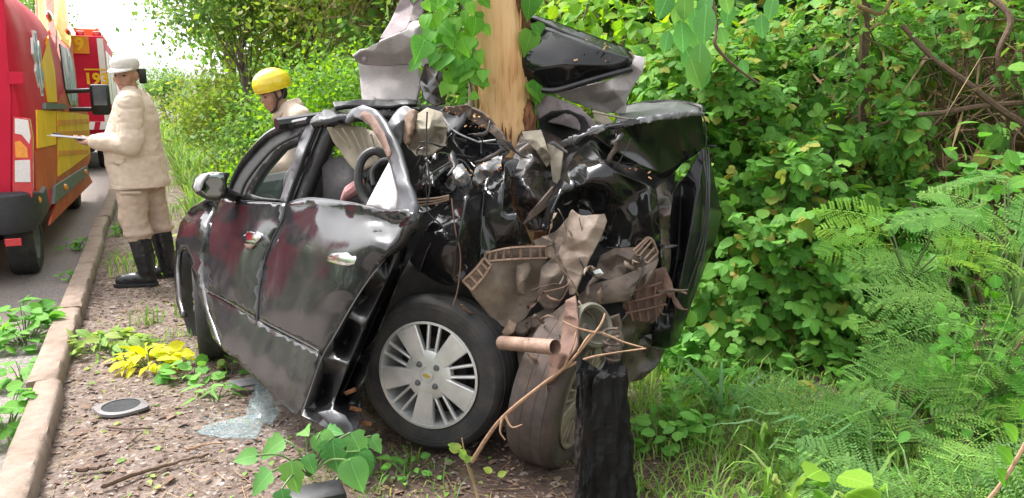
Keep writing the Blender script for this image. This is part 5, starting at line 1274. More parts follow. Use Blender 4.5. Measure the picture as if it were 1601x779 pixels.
q = basis(d, (0, 0, 1)); Mx = Matrix.Translation(a) @ Matrix((q.col[0], q.col[2], q.col[1])).transposed().to_4x4()
L = (b_ - a).length
ex.lathe([(.026, 0), (.026, L * .5), (.0275, L), (.0255, L), (.0245, L * .2), (.001, L * .15)], Mx, 20); ex.build('exhaust_pipe', M_['pipe'], car)
panel('pipe_hanger', [(784, 520, 2.88), (796, 500, 2.9), (808, 506, 2.88), (802, 520, 2.86), (790, 528, 2.87)], M_['bracket'], car, thick=.012, res=5)
panel('crossmember', [(800, 512, 2.92), (830, 494, 2.95), (850, 484, 2.96), (866, 470, 2.96), (868, 490, 2.92), (846, 506, 2.90), (812, 524, 2.89)], M_['brown_metal'], car, thick=.03, res=6, facet=(13, .02, .6))
panel('axle_plate', [(884, 470, 2.74), (900, 462, 2.74), (904, 500, 2.66), (902, 540, 2.6), (880, 580, 2.58), (856, 600, 2.6), (822, 608, 2.7), (814, 584, 2.8), (846, 560, 2.72), (876, 535, 2.66)], M_['rust_plate'], car, ctrl=[(885, 550, 2.56)], thick=.012, res=8, facet=(20, .018, .5))
panel('exhaust_shield', [(806, 540, 2.96), (850, 500, 2.9), (884, 474, 2.82), (880, 530, 2.72), (846, 562, 2.76), (814, 590, 2.86)], M_['brown_metal'], car, thick=.008, res=8, facet=(18, .025, .5))
a = P(930, 508, 2.72); M = Matrix.Translation(a) @ basis((.75, .2, .6), (0, -.8, .4)).to_4x4()
dr = MB(); dr.lathe([(.08, -.05), (.086, -.045), (.086, .0), (.075, .01), (.066, .0), (.06, -.06), (.02, -.06)], Matrix.Translation(a) @ Vector((.55, -.72, .45)).to_track_quat('Z', 'Y').to_matrix().to_4x4(), 28); dr.build('brake_drum', M_['greenish'], car)
panel('shock_mount', [(946, 500, 2.84), (966, 492, 2.82), (972, 530, 2.8), (970, 570, 2.78), (958, 590, 2.78), (944, 560, 2.8)], M_['brown_metal'], car, thick=.02, res=7, facet=(14, .02, .5))
mb = MB(); pts = []
for k in range(60):
    t = k / 59; p = P(955, 515 + 60 * t, 2.7); a_ = t * 10 * math.pi; pts.append(p + Vector((.028 * math.cos(a_), .028 * math.sin(a_), 0)))
mb.tube(pts, .006, 6); mb.build('coil_spring', M_['brown_metal'], car)
ptube('loose_wire', [(706, 310, 2.92), (712, 360, 2.88), (720, 400, 2.86), (716, 450, 2.84), (708, 478, 2.82)], .003, M_['rust_plate'], car)
ptube('loose_wire', [(668, 175, 3.0), (666, 230, 2.98), (672, 290, 2.95), (668, 330, 2.93), (690, 352, 2.9), (700, 375, 2.88)], .0035, M_['rubber'], car)
ptube('loose_wire', [(866, 398, 2.86), (878, 420, 2.86), (894, 440, 2.86), (904, 462, 2.86)], .003, M_['bracket'], car)
ptube('loose_wire', [(650, 290, 3.0), (690, 262, 3.0), (720, 250, 3.02), (742, 276, 3.0)], .004, M_['plastic'], car)
for k in range(3): ptube('seal_strip', [(650, 312 + k * 5, 2.97), (680, 310 + k * 4, 2.97), (702, 306 + k * 3, 2.98)], .004, M_['bracket'], car)
# ---- cabin seen through the rear door
panel('side_airbag_trim', [(508, 196, 3.42), (520, 192, 3.4), (560, 198, 3.36), (586, 208, 3.3), (600, 232, 3.25), (596, 256, 3.25), (575, 262, 3.3), (558, 270, 3.32), (540, 250, 3.38), (522, 222, 3.42)], M_['beige_trim'], car, thick=.02, res=7, cr=(.005, 6, 2))
for k in range(5): ptube('trim_rib', [(520 + k * 15, 198 + k * 3, 3.33 - k * .015), (548 + k * 11, 232 + k * 5, 3.31 - k * .015)], .005, M_['beige_trim'], car)
panel('rear_seat_back', [(504, 252, 3.5), (530, 244, 3.48), (560, 258, 3.42), (572, 290, 3.38), (574, 322, 3.36), (505, 316, 3.48)], M_['seat'], car, ctrl=[(540, 285, 3.38)], thick=.12, res=9, cr=(.006, 5, 2))
panel('front_seat_back', [(470, 230, 3.75), (500, 205, 3.8), (520, 215, 3.8), (520, 330, 3.7), (460, 330, 3.7)], M_['seat'], car, ctrl=[(495, 270, 3.68)], thick=.12, res=10)
tag(MB().tube(smooth_path([P(536, 314, 3.3), P(546, 302, 3.28), P(558, 292, 3.27), P(566, 280, 3.28)], 4), [.012, .016, .02, .025, .03, .031, .03, .03, .028, .026, .022, .017, .012], 10).build('rolled_cloth', M_['pink']), 'rolled dusty pink cloth on the seat behind the rear door', 'cloth')
ptube('door_seal_loop', [(606, 246, 3.12), (585, 236, 3.12), (566, 250, 3.12), (560, 280, 3.1), (568, 308, 3.08), (582, 326, 3.05)], .018, M_['rubber'], car, 10)
ptube('door_seal_loop', [(612, 250, 3.06), (596, 252, 3.07), (582, 268, 3.07), (584, 290, 3.05)], .010, M_['plastic'], car, 8)
panel('torn_pillar', [(604, 196, 3.22), (620, 172, 3.25), (634, 163, 3.25), (642, 170, 3.22), (634, 196, 3.18), (626, 226, 3.15), (614, 240, 3.15)], M_['frame_grey'], car, ctrl=[(622, 195, 3.12)], thick=.006, res=6, facet=(13, .014, .5))
panel('foam_wedge', [(628, 216, 3.16), (632, 180, 3.18), (642, 170, 3.17), (650, 172, 3.15), (644, 200, 3.13), (634, 226, 3.13)], M_['bracket'], car, thick=.02, res=5, jag=1)
panel('beige_lining', [(636, 226, 3.2), (650, 180, 3.24), (668, 168, 3.25), (692, 176, 3.24), (700, 200, 3.2), (694, 224, 3.17), (676, 240, 3.15), (650, 244, 3.16)], M_['beige_trim'], car, ctrl=[(668, 205, 3.10), (655, 225, 3.2), (685, 215, 3.24)], thick=.01, res=6, facet=(12, .03, .8))
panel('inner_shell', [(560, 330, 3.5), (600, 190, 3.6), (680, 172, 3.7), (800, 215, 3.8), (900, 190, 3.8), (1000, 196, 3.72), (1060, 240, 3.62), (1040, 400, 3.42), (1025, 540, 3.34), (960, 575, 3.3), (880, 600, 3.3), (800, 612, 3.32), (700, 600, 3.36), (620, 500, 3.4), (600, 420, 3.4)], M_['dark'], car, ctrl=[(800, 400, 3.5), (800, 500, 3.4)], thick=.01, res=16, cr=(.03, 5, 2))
# ---- the roof, doubled up round the trunk
panel('roof_panel', [(484, 189, 3.32), (500, 177, 3.36), (530, 165, 3.5), (560, 160, 3.6), (600, 158, 3.68), (655, 157, 3.7), (660, 172, 3.5), (610, 178, 3.42), (560, 180, 3.35), (520, 186, 3.3)], M_['paint'], car, thick=.03, res=8, cr=(.012, 7, 3), jag=1)
panel('roof_edge_strip', [(520, 160, 3.42), (560, 155, 3.5), (600, 156, 3.52), (650, 156, 3.5), (652, 163, 3.48), (600, 166, 3.48), (550, 164, 3.42), (524, 167, 3.38)], M_['plastic'], car, thick=.02, res=6, jag=1, facet=(14, .012, .6))
panel('headliner', [(560, 97, 3.75), (600, 100, 3.72), (640, 96, 3.68), (652, 108, 3.66), (658, 128, 3.64), (650, 157, 3.6), (610, 157, 3.64), (566, 157, 3.7)], M_['head_liner'], car, ctrl=[(605, 130, 3.74)], thick=.02, res=8, facet=(40, .015, .3))
panel('headliner_fold', [(553, 90, 3.58), (566, 80, 3.58), (584, 70, 3.57), (612, 58, 3.55), (636, 46, 3.52), (641, 33, 3.56), (656, 32, 3.54), (676, 35, 3.5), (690, 56, 3.5), (684, 90, 3.54), (668, 106, 3.58), (646, 100, 3.64), (602, 104, 3.7), (562, 101, 3.7)], M_['head_liner'], car, ctrl=[(592, 82, 3.56), (612, 68, 3.53), (640, 60, 3.49), (655, 70, 3.55), (625, 92, 3.66), (580, 94, 3.66)], thick=.012, res=6, facet=(22, .016, .5))
MB().sphere(P(570, 93, 3.6), .014, 10).build('trim_button', M_['mauve_liner'], car)
panel('roof_flap', [(594, 60, 3.72), (610, 34, 3.72), (622, 8, 3.72), (632, -14, 3.72), (652, -14, 3.7), (648, 16, 3.66), (641, 36, 3.62), (636, 46, 3.6), (612, 58, 3.64)], M_['mauve_liner'], car, ctrl=[(628, 30, 3.74)], thick=.012, res=7, facet=(22, .014, .4))
panel('roof_flap_edge', [(632, -14, 3.66), (660, -14, 3.6), (664, 20, 3.58), (650, 34, 3.58), (640, 34, 3.6), (646, 10, 3.62)], M_['paint_muddy'], car, thick=.008, res=6, facet=(16, .016, .5))
panel('crushed_pillar', [(655, 130, 3.56), (664, 100, 3.58), (690, 84, 3.6), (702, 100, 3.56), (700, 140, 3.52), (696, 160, 3.48), (680, 166, 3.46), (664, 158, 3.5)], M_['paint_muddy'], car, ctrl=[(680, 130, 3.46)], thick=.008, res=6, facet=(15, .025, .6))
panel('roof_skin', [(813, 28, 3.72), (829, 21, 3.72), (880, 38, 3.66), (940, 60, 3.6), (986, 77, 3.56), (991, 84, 3.54), (988, 111, 3.5), (930, 126, 3.5), (869, 143, 3.52), (851, 139, 3.54), (816, 126, 3.6)], M_['paint_clean'], car, ctrl=[(900, 85, 3.46), (860, 60, 3.55), (940, 100, 3.46), (960, 72, 3.55), (850, 110, 3.5)], thick=.006, res=7, facet=(40, .006, .1), ridges=[[(822, 34, 3.66), (870, 52, 3.55), (930, 76, 3.48), (984, 92, 3.46)], [(830, 110, 3.52), (890, 100, 3.45), (960, 104, 3.46)]])
ptube('roof_ditch', [(818, 32, 3.68), (834, 30, 3.66), (880, 50, 3.58), (940, 74, 3.52), (984, 92, 3.48)], .007, M_['plastic'], car)
ptube('roof_rail', [(848, 141, 3.5), (872, 141, 3.48), (930, 124, 3.46), (988, 108, 3.46)], .014, M_['paint'], car, 8)
panel('roof_rust_edge', [(984, 80, 3.53), (991, 84, 3.52), (990, 110, 3.47), (985, 108, 3.47)], M_['bracket'], car, thick=.01, res=5, jag=1)
panel('headliner_right', [(870, 148, 3.54), (930, 132, 3.52), (985, 114, 3.5), (991, 86, 3.54), (1009, 90, 3.52), (1005, 112, 3.48), (992, 132, 3.5), (982, 150, 3.52), (974, 178, 3.54), (945, 176, 3.6), (918, 168, 3.62), (890, 158, 3.6)], M_['head_liner'], car, ctrl=[(960, 142, 3.44), (930, 150, 3.58), (996, 104, 3.44), (950, 165, 3.62)], thick=.012, res=6, facet=(24, .016, .5))
panel('rear_shelf', [(816, 146, 3.62), (836, 145, 3.58), (860, 150, 3.54), (884, 158, 3.52), (907, 168, 3.5), (922, 184, 3.48), (934, 198, 3.46), (910, 206, 3.5), (880, 196, 3.54), (850, 190, 3.56), (830, 182, 3.6)], M_['mauve_liner'], car, ctrl=[(870, 172, 3.46), (850, 164, 3.50), (905, 190, 3.46)], thick=.01, res=6, facet=(24, .016, .4))
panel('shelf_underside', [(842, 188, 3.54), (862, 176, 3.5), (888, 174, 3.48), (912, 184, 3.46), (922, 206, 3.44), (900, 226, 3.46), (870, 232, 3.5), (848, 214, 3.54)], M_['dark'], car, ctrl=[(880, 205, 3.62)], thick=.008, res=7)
panel('shelf_bracket', [(926, 172, 3.42), (944, 176, 3.42), (960, 192, 3.4), (948, 198, 3.4), (930, 190, 3.42)], M_['beige_trim'], car, thick=.006, res=5, jag=.6)
# ---- what the camera sees little of: bonnet, windscreen pillar, right side, dashboard, floor
p1, p2 = P(345, 311, dp(345, 311)), P(620, 333, dp(620, 333))
ax = Vector((p1.x - p2.x, p1.y - p2.y, 0)).normalized(); rt = Vector((ax.y, -ax.x, 0))
O = Vector((p1.x, p1.y, 0))
def CP_(s, l, z): return O + ax * s + rt * l + Vector((0, 0, z))
mb = MB(); vs = []; ns, nw = 10, 10
for i in range(ns + 1):
    for j in range(nw + 1):
        s, l = (.36 + .4 * math.sin(math.pi * j / nw)) * i / ns, 0.08 + 1.5 * j / nw
        z = .93 - .16 * (i / ns) ** 2 + .03 * math.sin(math.pi * j / nw) + .012 * noise.noise(Vector((s * 4, l * 4, 0)))
        vs.append(CP_(s - .02, l, z))
mb.add(vs, [(i * (nw + 1) + j, i * (nw + 1) + j + 1, (i + 1) * (nw + 1) + j + 1, (i + 1) * (nw + 1) + j) for i in range(ns) for j in range(nw)])
mb.build('bonnet', M_['paint'], car, solid=.004)
vs = []; prof = [(1.0, .76), (1.12, .68), (1.16, .5), (1.12, .3), (1.0, .22)]
for j in range(9):
    l = .04 + 1.54 * j / 8; cv = -.72 + .4 * math.sin(math.pi * j / 8)
    vs += [CP_(s - .1 + cv, l, z) for s, z in prof]
mb = MB(); mb.add(vs, [(j * 5 + k, j * 5 + k + 1, (j + 1) * 5 + k + 1, (j + 1) * 5 + k) for j in range(8) for k in range(4)]); mb.build('front_bumper', M_['paint'], car, solid=.006)
vs = []; st = [(.4, .6, .86), (.3, .7, .9), (.15, .7, .93), (-.05, .3, .95), (-.5, .25, .96), (-.9, .25, .98)]
for s, a, b_ in st: vs += [CP_(s, 1.62, a), CP_(s, 1.66, (a + b_) / 2), CP_(s, 1.58, b_)]
mb = MB(); mb.add(vs, [(k * 3 + j, k * 3 + j + 1, (k + 1) * 3 + j + 1, (k + 1) * 3 + j) for k in range(len(st) - 1) for j in range(2)]); mb.build('right_side_panel', M_['paint'], car, solid=.02)
MB().tube([CP_(.12, 1.52, .93), CP_(-.2, 1.42, 1.15), CP_(-.55, 1.3, 1.34)], .03, 8).build('right_pillar', M_['paint'], car)
MB().tube([CP_(-.52, .08, 1.30), CP_(-.55, .7, 1.37), CP_(-.55, 1.3, 1.34)], .03, 8).build('windscreen_header', M_['paint'], car)
MB().tube([CP_(-.0, .1, .93), CP_(.02, .8, .97), CP_(-.0, 1.5, .93)], [.07, .1, .07], 10).build('dashboard', M_['plastic'], car)
vs = [CP_(.3, .25, .22), CP_(.3, 1.5, .22), CP_(-1.1, 1.55, .22), CP_(-1.25, .12, .24), CP_(-1.1, .6, .3)]
MB().add(vs[:4], [(0, 1, 2, 3)]).build('floor_pan', M_['dark'], car, solid=.02)
c = CP_(-.28, .42, .93); M = Matrix.Translation(c) @ (-ax * .85 + Vector((0, 0, .5))).to_track_quat('Z', 'Y').to_matrix().to_4x4()
sw = MB(); sw.tube([M @ Vector((.185 * math.cos(2 * math.pi * k / 32), .185 * math.sin(2 * math.pi * k / 32), 0)) for k in range(33)], .015, 8, cap=False)
for a in (0, math.pi, -math.pi / 2): sw.tube([M @ Vector((0, 0, -.03)), M @ Vector((.185 * math.cos(a), .185 * math.sin(a), 0))], .016, 6)
sw.build('steering_wheel', M_['plastic'], car)
# shreds of sheet, lining and wire torn out of the bodywork
rng = random.Random(404)
def ribbon(u, v, Y, L, w_, m, d0):
    d = Vector(d0).normalized(); p = P(u, v, Y); n_ = rv(rng).normalized(); pts = [p]; nn = []
    for k in range(7):
        d = (d + rv(rng, .28)).normalized(); pts.append(pts[-1] + d * L / 7)
    vs = []
    for k, q in enumerate(pts):
        sd = d.cross(n_).normalized() if k == 0 else (pts[k] - pts[k - 1]).cross(n_).normalized(); n_ = (n_ + rv(rng, .18)).normalized()
        ww = w_ * (1 - .75 * (k / 7) ** 2) * rng.uniform(.6, 1.2); vs += [q - sd * ww, q + sd * ww]
    MB().add(vs, [(2 * k, 2 * k + 1, 2 * k + 3, 2 * k + 2) for k in range(7)]).build('torn_strip', M_[m], car, angle=25, solid=.002)
ZONES = [(690, 250, 3.05, 40, 30), (760, 240, 3.1, 40, 30), (830, 270, 3.15, 40, 60), (880, 350, 2.98, 40, 40), (800, 490, 2.9, 60, 30), (880, 470, 2.82, 60, 40), (960, 430, 2.9, 60, 40), (1000, 400, 2.95, 40, 30), (930, 220, 3.12, 60, 20), (1040, 470, 3.0, 25, 50), (650, 230, 3.1, 40, 40), (840, 560, 2.72, 50, 40)]
for k in range(56):
    z = ZONES[k % len(ZONES)]; low = z[1] > 330
    ribbon(z[0] + rng.uniform(-1, 1) * z[3], z[1] + rng.uniform(-1, 1) * z[4], z[2] - rng.uniform(0, .06), rng.uniform(.05, .17), rng.uniform(.003, .014), rng.choice(['brown_metal', 'rust_plate', 'tan_sheet', 'dark', 'bracket'] if low else ['paint_muddy', 'paint_muddy', 'plastic', 'dark', 'brown_metal', 'dark']), (rng.uniform(-1, 1), -.3, rng.uniform(-1, .5)))
for k in range(14):
    z = ZONES[(k * 5) % len(ZONES)]; u, v = z[0] + rng.uniform(-1, 1) * z[3], z[1] + rng.uniform(-1, 1) * z[4]
    a = (u, v, z[2] - .03); b_ = (u + rng.uniform(-45, 45), v + rng.uniform(-10, 60), z[2] - rng.uniform(.02, .08)); c_ = ((u + b_[0]) / 2 + rng.uniform(-18, 18), (v + b_[1]) / 2 + rng.uniform(0, 26), z[2] - .06)
    ptube('loose_wire', [a, c_, b_], rng.uniform(.0015, .0032), M_[rng.choice(['rubber', 'plastic', 'rust_plate', 'bracket'])], car, 5)
# bits of bark and splinter caught in the wreck
rng = random.Random(77); mb = MB()
for k in range(60):
    u, v, Y = rng.choice([(712 + rng.uniform(-14, 14), 172 + rng.uniform(-6, 8), 3.22), (745 + rng.uniform(-18, 22), 186 + rng.uniform(-8, 16), 3.18), (720 + rng.uniform(-25, 20), 268 + rng.uniform(-16, 16), 2.98), (985 + rng.uniform(-35, 40), 270 + rng.uniform(-8, 10), 3.06), (770 + rng.uniform(-26, 16), 262 + rng.uniform(-8, 6), 3.02), (898 + rng.uniform(-30, 60), 70 + rng.uniform(-10, 25), 3.44)])
    L = rng.uniform(.006, .018)
    mb.box(P(u, v, Y), (L * .35, L, L * .25), basis(rv(rng), rv(rng)), k % 2)
tag(mb.build('bark_chips', [M_['bark'], M_['bare_wood']], smooth=False), 'reddish chips of bark scattered over the crushed car', 'bark', kind='stuff')
# ================================================================== leaf shapes (triangles: verts, faces), length 1 along +y
def leaf_blade(prof, fold=.18, droop=.25, cup=0.0):
    """prof: (y, half width); two halves folded along the midrib"""
    vs, fs = [], []
    for y, w_ in prof:
        z = -droop * y * y
        vs += [(0, y, z), (w_, y, z + fold * w_), (-w_, y, z + fold * w_)]
    for i in range(len(prof) - 1):
        a, b_ = i * 3, (i + 1) * 3
        for s in (1, 2):
            q = [(a, a + s, b_ + s), (a, b_ + s, b_)] if s == 1 else [(a, b_ + s, a + s), (a, b_, b_ + s)]
            fs += q
    return np.array(vs, float), np.array(fs)
def clean(vf):
    v, f = vf; k = [t for t in f if len({tuple(np.round(v[i], 6)) for i in t}) == 3]
    return v, np.array(k)
def _w(vf, k=.05):
    return vf
OVAL = clean(leaf_blade([(0, 0), (.1, .14), (.25, .25), (.48, .32), (.7, .27), (.88, .14), (1, 0)]))
ROUND = clean(leaf_blade([(0, 0), (.12, .26), (.45, .42), (.8, .33), (1, .04)], .12, .15))
HEART = clean(leaf_blade([(0, 0), (-.07, .1), (-.08, .22), (.0, .35), (.14, .43), (.32, .45), (.5, .39), (.68, .27), (.84, .13), (1, 0)], .2, .35))
LANCE = clean(leaf_blade([(0, 0), (.3, .11), (.65, .09), (1, 0)], .15, .35))
TINY = (np.array([(0, 0, 0), (.28, .45, .05), (0, 1, -.1), (-.28, .45, .05)], float), np.array([(0, 1, 2), (0, 2, 3)]))
LOBED = clean(leaf_blade([(0, 0), (.05, .3), (.2, .42), (.32, .3), (.45, .4), (.6, .26), (.75, .22), (1, 0)], .25, .35))
def combine(parts):
    vs, fs, b_ = [], [], 0
    for (v, f), M in parts:
        m = np.array(M); vs.append(v @ m[:3, :3].T + m[:3, 3]); fs.append(f + b_); b_ += len(v)
    return np.concatenate(vs), np.concatenate(fs)
def T4(loc, d, n, s):
    return Matrix.Translation(loc) @ (basis(d, n) @ Matrix.Diagonal((s, s, s))).to_4x4()
TRIO = None
TRI = combine([(ROUND, T4((0, .3, 0), (0, 1, .0), (0, 0, 1), .62)), (ROUND, T4((0, .25, 0), (.9, .35, -.1), (.1, 0, 1), .52)), (ROUND, T4((0, .25, 0), (-.9, .35, -.1), (-.1, 0, 1), .52)),
               ((np.array([(-.012, 0, 0), (.012, 0, 0), (.0, .32, .0)], float), np.array([(0, 1, 2)])), Matrix.Identity(4))])
TRIO = combine([(OVAL, T4((0, .3, 0), (0, 1, .0), (0, 0, 1), .72)), (OVAL, T4((0, .25, 0), (.9, .45, -.15), (.1, 0, 1), .6)), (OVAL, T4((0, .25, 0), (-.9, .4, -.05), (-.1, 0, 1), .56))])
PINN = combine([(OVAL, T4((0, .15 + .16 * k, -.02 * k * k), ((1 if s > 0 else -1), .45, -.15), (0, .1, 1), .36 - .02 * abs(k - 2))) for k in range(5) for s in (1, -1)] + [(OVAL, T4((0, .92, -.32), (0, 1, -.4), (0, .3, 1), .34))])
def make_frond(seed, np_=11, nl=15, L=1.0, wid=.34, droop=.35):
    """a twice-divided leaf: rachis, side ribs and many slim leaflets"""
    rng = random.Random(seed); vs, fs = [], []
    def quad(p, d, n, s, w_):
        d = d.normalized(); x = d.cross(n).normalized(); b_ = len(vs)
        vs.extend([p, p + d * s * .5 + x * w_, p + d * s, p + d * s * .5 - x * w_]); fs.extend([(b_, b_ + 1, b_ + 2), (b_, b_ + 2, b_ + 3)])
    def strip(a, c, w_):
        d = (c - a).normalized(); x = d.cross(Vector((0, 0, 1))).normalized(); b_ = len(vs)
        vs.extend([a - x * w_, a + x * w_, c]); fs.append((b_, b_ + 1, b_ + 2))
    side_ = rng.uniform(-.12, .12)
    R_ = lambda t: Vector((side_ * t * t, t * L, -droop * t * t * L + .06 * t))
    for k in range(6): strip(R_(k / 6), R_((k + 1) / 6 + .03), .006)
    for i in range(np_):
        t = .14 + .84 * i / (np_ - 1)
        pl = wid * (math.sin(math.pi * min(1, (t * .82 + .16))) ** .7) * rng.uniform(.88, 1.1)
        for s in (1, -1):
            base = R_(t); d = Vector((s, .55 + .3 * t, -.1 + rng.uniform(-.1, .1))).normalized()
            fn = lambda q: base + d * pl * q + Vector((0, 0, -.22 * pl * q * q))
            strip(base, fn(1), .003)
            for j in range(nl):
                q = (j + 1) / nl; p = fn(q)
                for s2 in (1, -1):
                    dd = d.cross(Vector((0, 0, 1))).normalized() * s2 + d * .55
                    quad(p, dd + Vector((0, 0, rng.uniform(-.1, .15))), Vector((rng.uniform(-.2, .2), 0, 1)), .052 * L * (1 - .35 * abs(q - .5)), .0088 * L)
    return np.array([tuple(v) for v in vs]), np.array(fs)
FRONDS = [make_frond(k, 8 + k % 4, 9 + k % 4, wid=.28 + .03 * (k % 4), droop=.15 + .1 * k) for k in range(7)]
_leafmesh = {}
def leaf_data(name, tpl, m):
    key = (name, id(tpl[0]), m.name)
    if key not in _leafmesh:
        me = mesh_np(name, tpl[0], tpl[1], m, tint=np.zeros(len(tpl[1])), smooth=True); _leafmesh[key] = me
    return _leafmesh[key]
def foliage(root, part, tpls, m, items, nobj=300, stuff_name='foliage', min_px=9):
    """items: (pos, dir, normal, size). The largest in view become parts, the rest one joined part."""
    if not items: return
    pos = np.array([tuple(i[0]) for i in items]); sz = np.array([i[3] for i in items])
    u, v, zc = PXN(pos); px = sz * F / zc
    inv = (u > -40) & (u < 1640) & (v > -40) & (v < 820)
    score = np.where(inv, px, 0) / (zc ** 1.5)
    order = np.argsort(-score); og = _org(root)
    chosen = [i for i in order[:nobj] if inv[i] and px[i] >= min_px]
    cs = set(chosen); rng = random.Random(len(items))
    for i in chosen:
        p, d, n, s = items[i]
        o = bpy.data.objects.new(part, leaf_data(part, tpls[i % len(tpls)], m)); COL.objects.link(o); o.parent = root
        o.matrix_basis = T4(Vector(p) - og, d, n, s)
    rest = [i for i in range(len(items)) if i not in cs]
    if rest:
        vs, fs, ti, b_ = [], [], [], 0
        for i in rest:
            p, d, n, s = items[i]; tv, tf = tpls[i % len(tpls)]
            B = np.array(basis(d, n)) * s
            vs.append(tv @ B.T + np.array(tuple(Vector(p) - og))); fs.append(tf + b_); b_ += len(tv); ti.append(np.full(len(tf), rng.random()))
        me = mesh_np(stuff_name, np.concatenate(vs), np.concatenate(fs), m, np.concatenate(ti), smooth=True)
        o = bpy.data.objects.new(stuff_name, me); COL.objects.link(o); o.parent = root
        if chosen: o['kind'] = 'stuff'
def limb(mb, a, b_, r0, r1, rng, wob=.06, n=6, k=7):
    a, b_ = Vector(a), Vector(b_); L = (b_ - a).length; pts = []
    for i in range(k + 1):
        t = i / k; w_ = Vector((rng.uniform(-1, 1), rng.uniform(-1, 1), rng.uniform(-.5, .5))) * wob * L * (0 if i in (0, k) else 1) * .5
        pts.append(a.lerp(b_, t) + w_)
    pts = smooth_path(pts, 2); rs = [r0 + (r1 - r0) * i / (len(pts) - 1) for i in range(len(pts))]
    mb.tube(pts, rs, n); return pts

# ================================================================== the struck tree
tb = P(790, 300, 3.66); tb.z = 0
tree = thing('tree', tb, 'broken tree trunk stripped to pale orange wood, rising from the crushed car', 'tree')
rng = random.Random(3)
def trunk_c(z):                                    # centre line: leans a little
    a = P(792, 240, 3.62); b_ = P(773, 0, 3.66)
    t = (z - a.z) / (b_.z - a.z); return a.lerp(b_, t)
zs = [0.0, .3, .6, .9, 1.1, 1.2, 1.3, 1.4, 1.48, 1.56, 1.65, 1.75, 1.85, 1.95, 2.05, 2.2, 2.6, 3.2, 3.9, 4.6, 5.4]
n = 30; vs, fs = [], []
for i, z in enumerate(zs):
    c = trunk_c(z); r0 = float(np.interp(z, [0, .5, 1.1, 1.5, 2.2, 3.4, 5.4], [.18, .15, .138, .136, .13, .112, .06]))
    for k in range(n):
        a = 2 * math.pi * k / n
        r_ = r0 * (1 + .16 * noise.noise(Vector((math.cos(a) * 1.6, math.sin(a) * 1.6, z * 1.3))) + .035 * noise.noise(Vector((math.cos(a) * 7, math.sin(a) * 7, z * 1.5))))
        vs.append(c + Vector((r_ * math.cos(a), r_ * math.sin(a), 0)))
for i in range(len(zs) - 1):
    for k in range(n): fs.append((i * n + k, i * n + (k + 1) % n, (i + 1) * n + (k + 1) % n, (i + 1) * n + k))
fs.append(tuple(range(n))[::-1]); fs.append(tuple((len(zs) - 1) * n + k for k in range(n)))
MB().add(vs, fs).build('trunk', M_['bare_wood'], tree, angle=60)
def bark_strip(a0, a1, z0, z1, out, m='bark', seed=0, name='bark'):
    r = random.Random(seed); mb = MB(); vs = []; k = 40; q = 7
    for i in range(k + 1):
        z = z0 + (z1 - z0) * i / k; c = trunk_c(z); rr = float(np.interp(z, [0, .5, 1.1, 1.5, 2.2, 3.4, 5.4], [.18, .15, .138, .136, .13, .112, .06]))
        tp = min(1, i / 4, (k - i) / 4) if z1 < 2.4 else min(1, i / 4)
        w0 = a0 + .22 * noise.noise(Vector((z * 5, seed, 0))) + .12 * noise.noise(Vector((z * 19, seed, 4))) + (1 - tp) * (a1 - a0) * .4; w1 = a1 - .1 * noise.noise(Vector((z * 5, seed + 7, 0)))
        for j in range(q):
            a = w0 + (w1 - w0) * j / (q - 1)
            o = out * (.55 + .9 * noise.noise(Vector((a * 6, z * 14, seed))) ** 2 + .4 * noise.noise(Vector((a * 20, z * 30, 3)))) if 0 < j < q - 1 else -.012
            vs.append(c + Vector(((rr + o) * math.cos(a), (rr + o) * math.sin(a), 0)))
    mb.add(vs, [(i * q + j, i * q + j + 1, (i + 1) * q + j + 1, (i + 1) * q + j) for i in range(k) for j in range(q - 1)])
    return mb.build(name, M_[m], tree, angle=70)
bark_strip(-1.05, 1.9, 1.56, 4.6, .05, seed=2)
bark_strip(-1.15, 1.9, .05, 1.52, .055, seed=5)
bark_strip(1.9, 3.75, .05, 3.4, .028, 'bark_grey', 9)
bark_strip(-2.75, -.95, .05, 1.16, .03, seed=4)
mb = MB()
for k in range(26):                                # splinters along the torn lower edge
    a = rng.uniform(-2.7, -.9); z = 1.16 + .14 * (-(a + .95)) / 1.8 + rng.uniform(-.03, .03); c = trunk_c(z)
    p = c + Vector((.125 * math.cos(a), .125 * math.sin(a), 0)); d = Vector((math.cos(a) * .5, math.sin(a) * .5, rng.uniform(.4, 1.2))).normalized()
    mb.tube([p, p + d * rng.uniform(.03, .09)], [.008, .0015], 4)
for k in range(70):                                # torn fibres standing off the bare face
    a = rng.uniform(-2.9, -.4); z = rng.choice([rng.uniform(1.2, 1.5), rng.uniform(1.2, 2.6)]); c = trunk_c(z); rr = .133
    p = c + Vector((rr * math.cos(a), rr * math.sin(a), 0)); L = rng.uniform(.04, .22); q = trunk_c(z + L) + Vector(((rr + rng.uniform(.0, .018)) * math.cos(a + .05), (rr + rng.uniform(.0, .018)) * math.sin(a + .05), 0))
    mb.tube([p, p.lerp(q, .5) + Vector((math.cos(a) * .004, math.sin(a) * .004, 0)), q], [.0035, .003, .0008], 4, m=1)
mb.build('splinters', [M_['bark'], M_['bare_wood']], tree)['kind'] = 'stuff'
mb = MB(); ends = []
for k in range(7):
    z = 3.9 + k * .22; a = k * 2.4; c = trunk_c(z); e = c + Vector((math.cos(a) * .9, math.sin(a) * .9 + .3, .7))
    limb(mb, c, e, .035, .01, rng, .15); ends.append((c, e))
mb.build('branch', M_['bark_grey'], tree)
it = []
for c, e in ends:
    for k in range(60):
        p = c.lerp(e, rng.uniform(.45, 1.05)) + rv(rng, .16); it.append((p, rv(rng) + Vector((0, 0, -.4)), Vector((0, 0, 1)) + rv(rng, .5), rng.uniform(.07, .12)))
foliage(tree, 'leaf', [OVAL], M_['leaf_dense'], it, 0, 'crown')

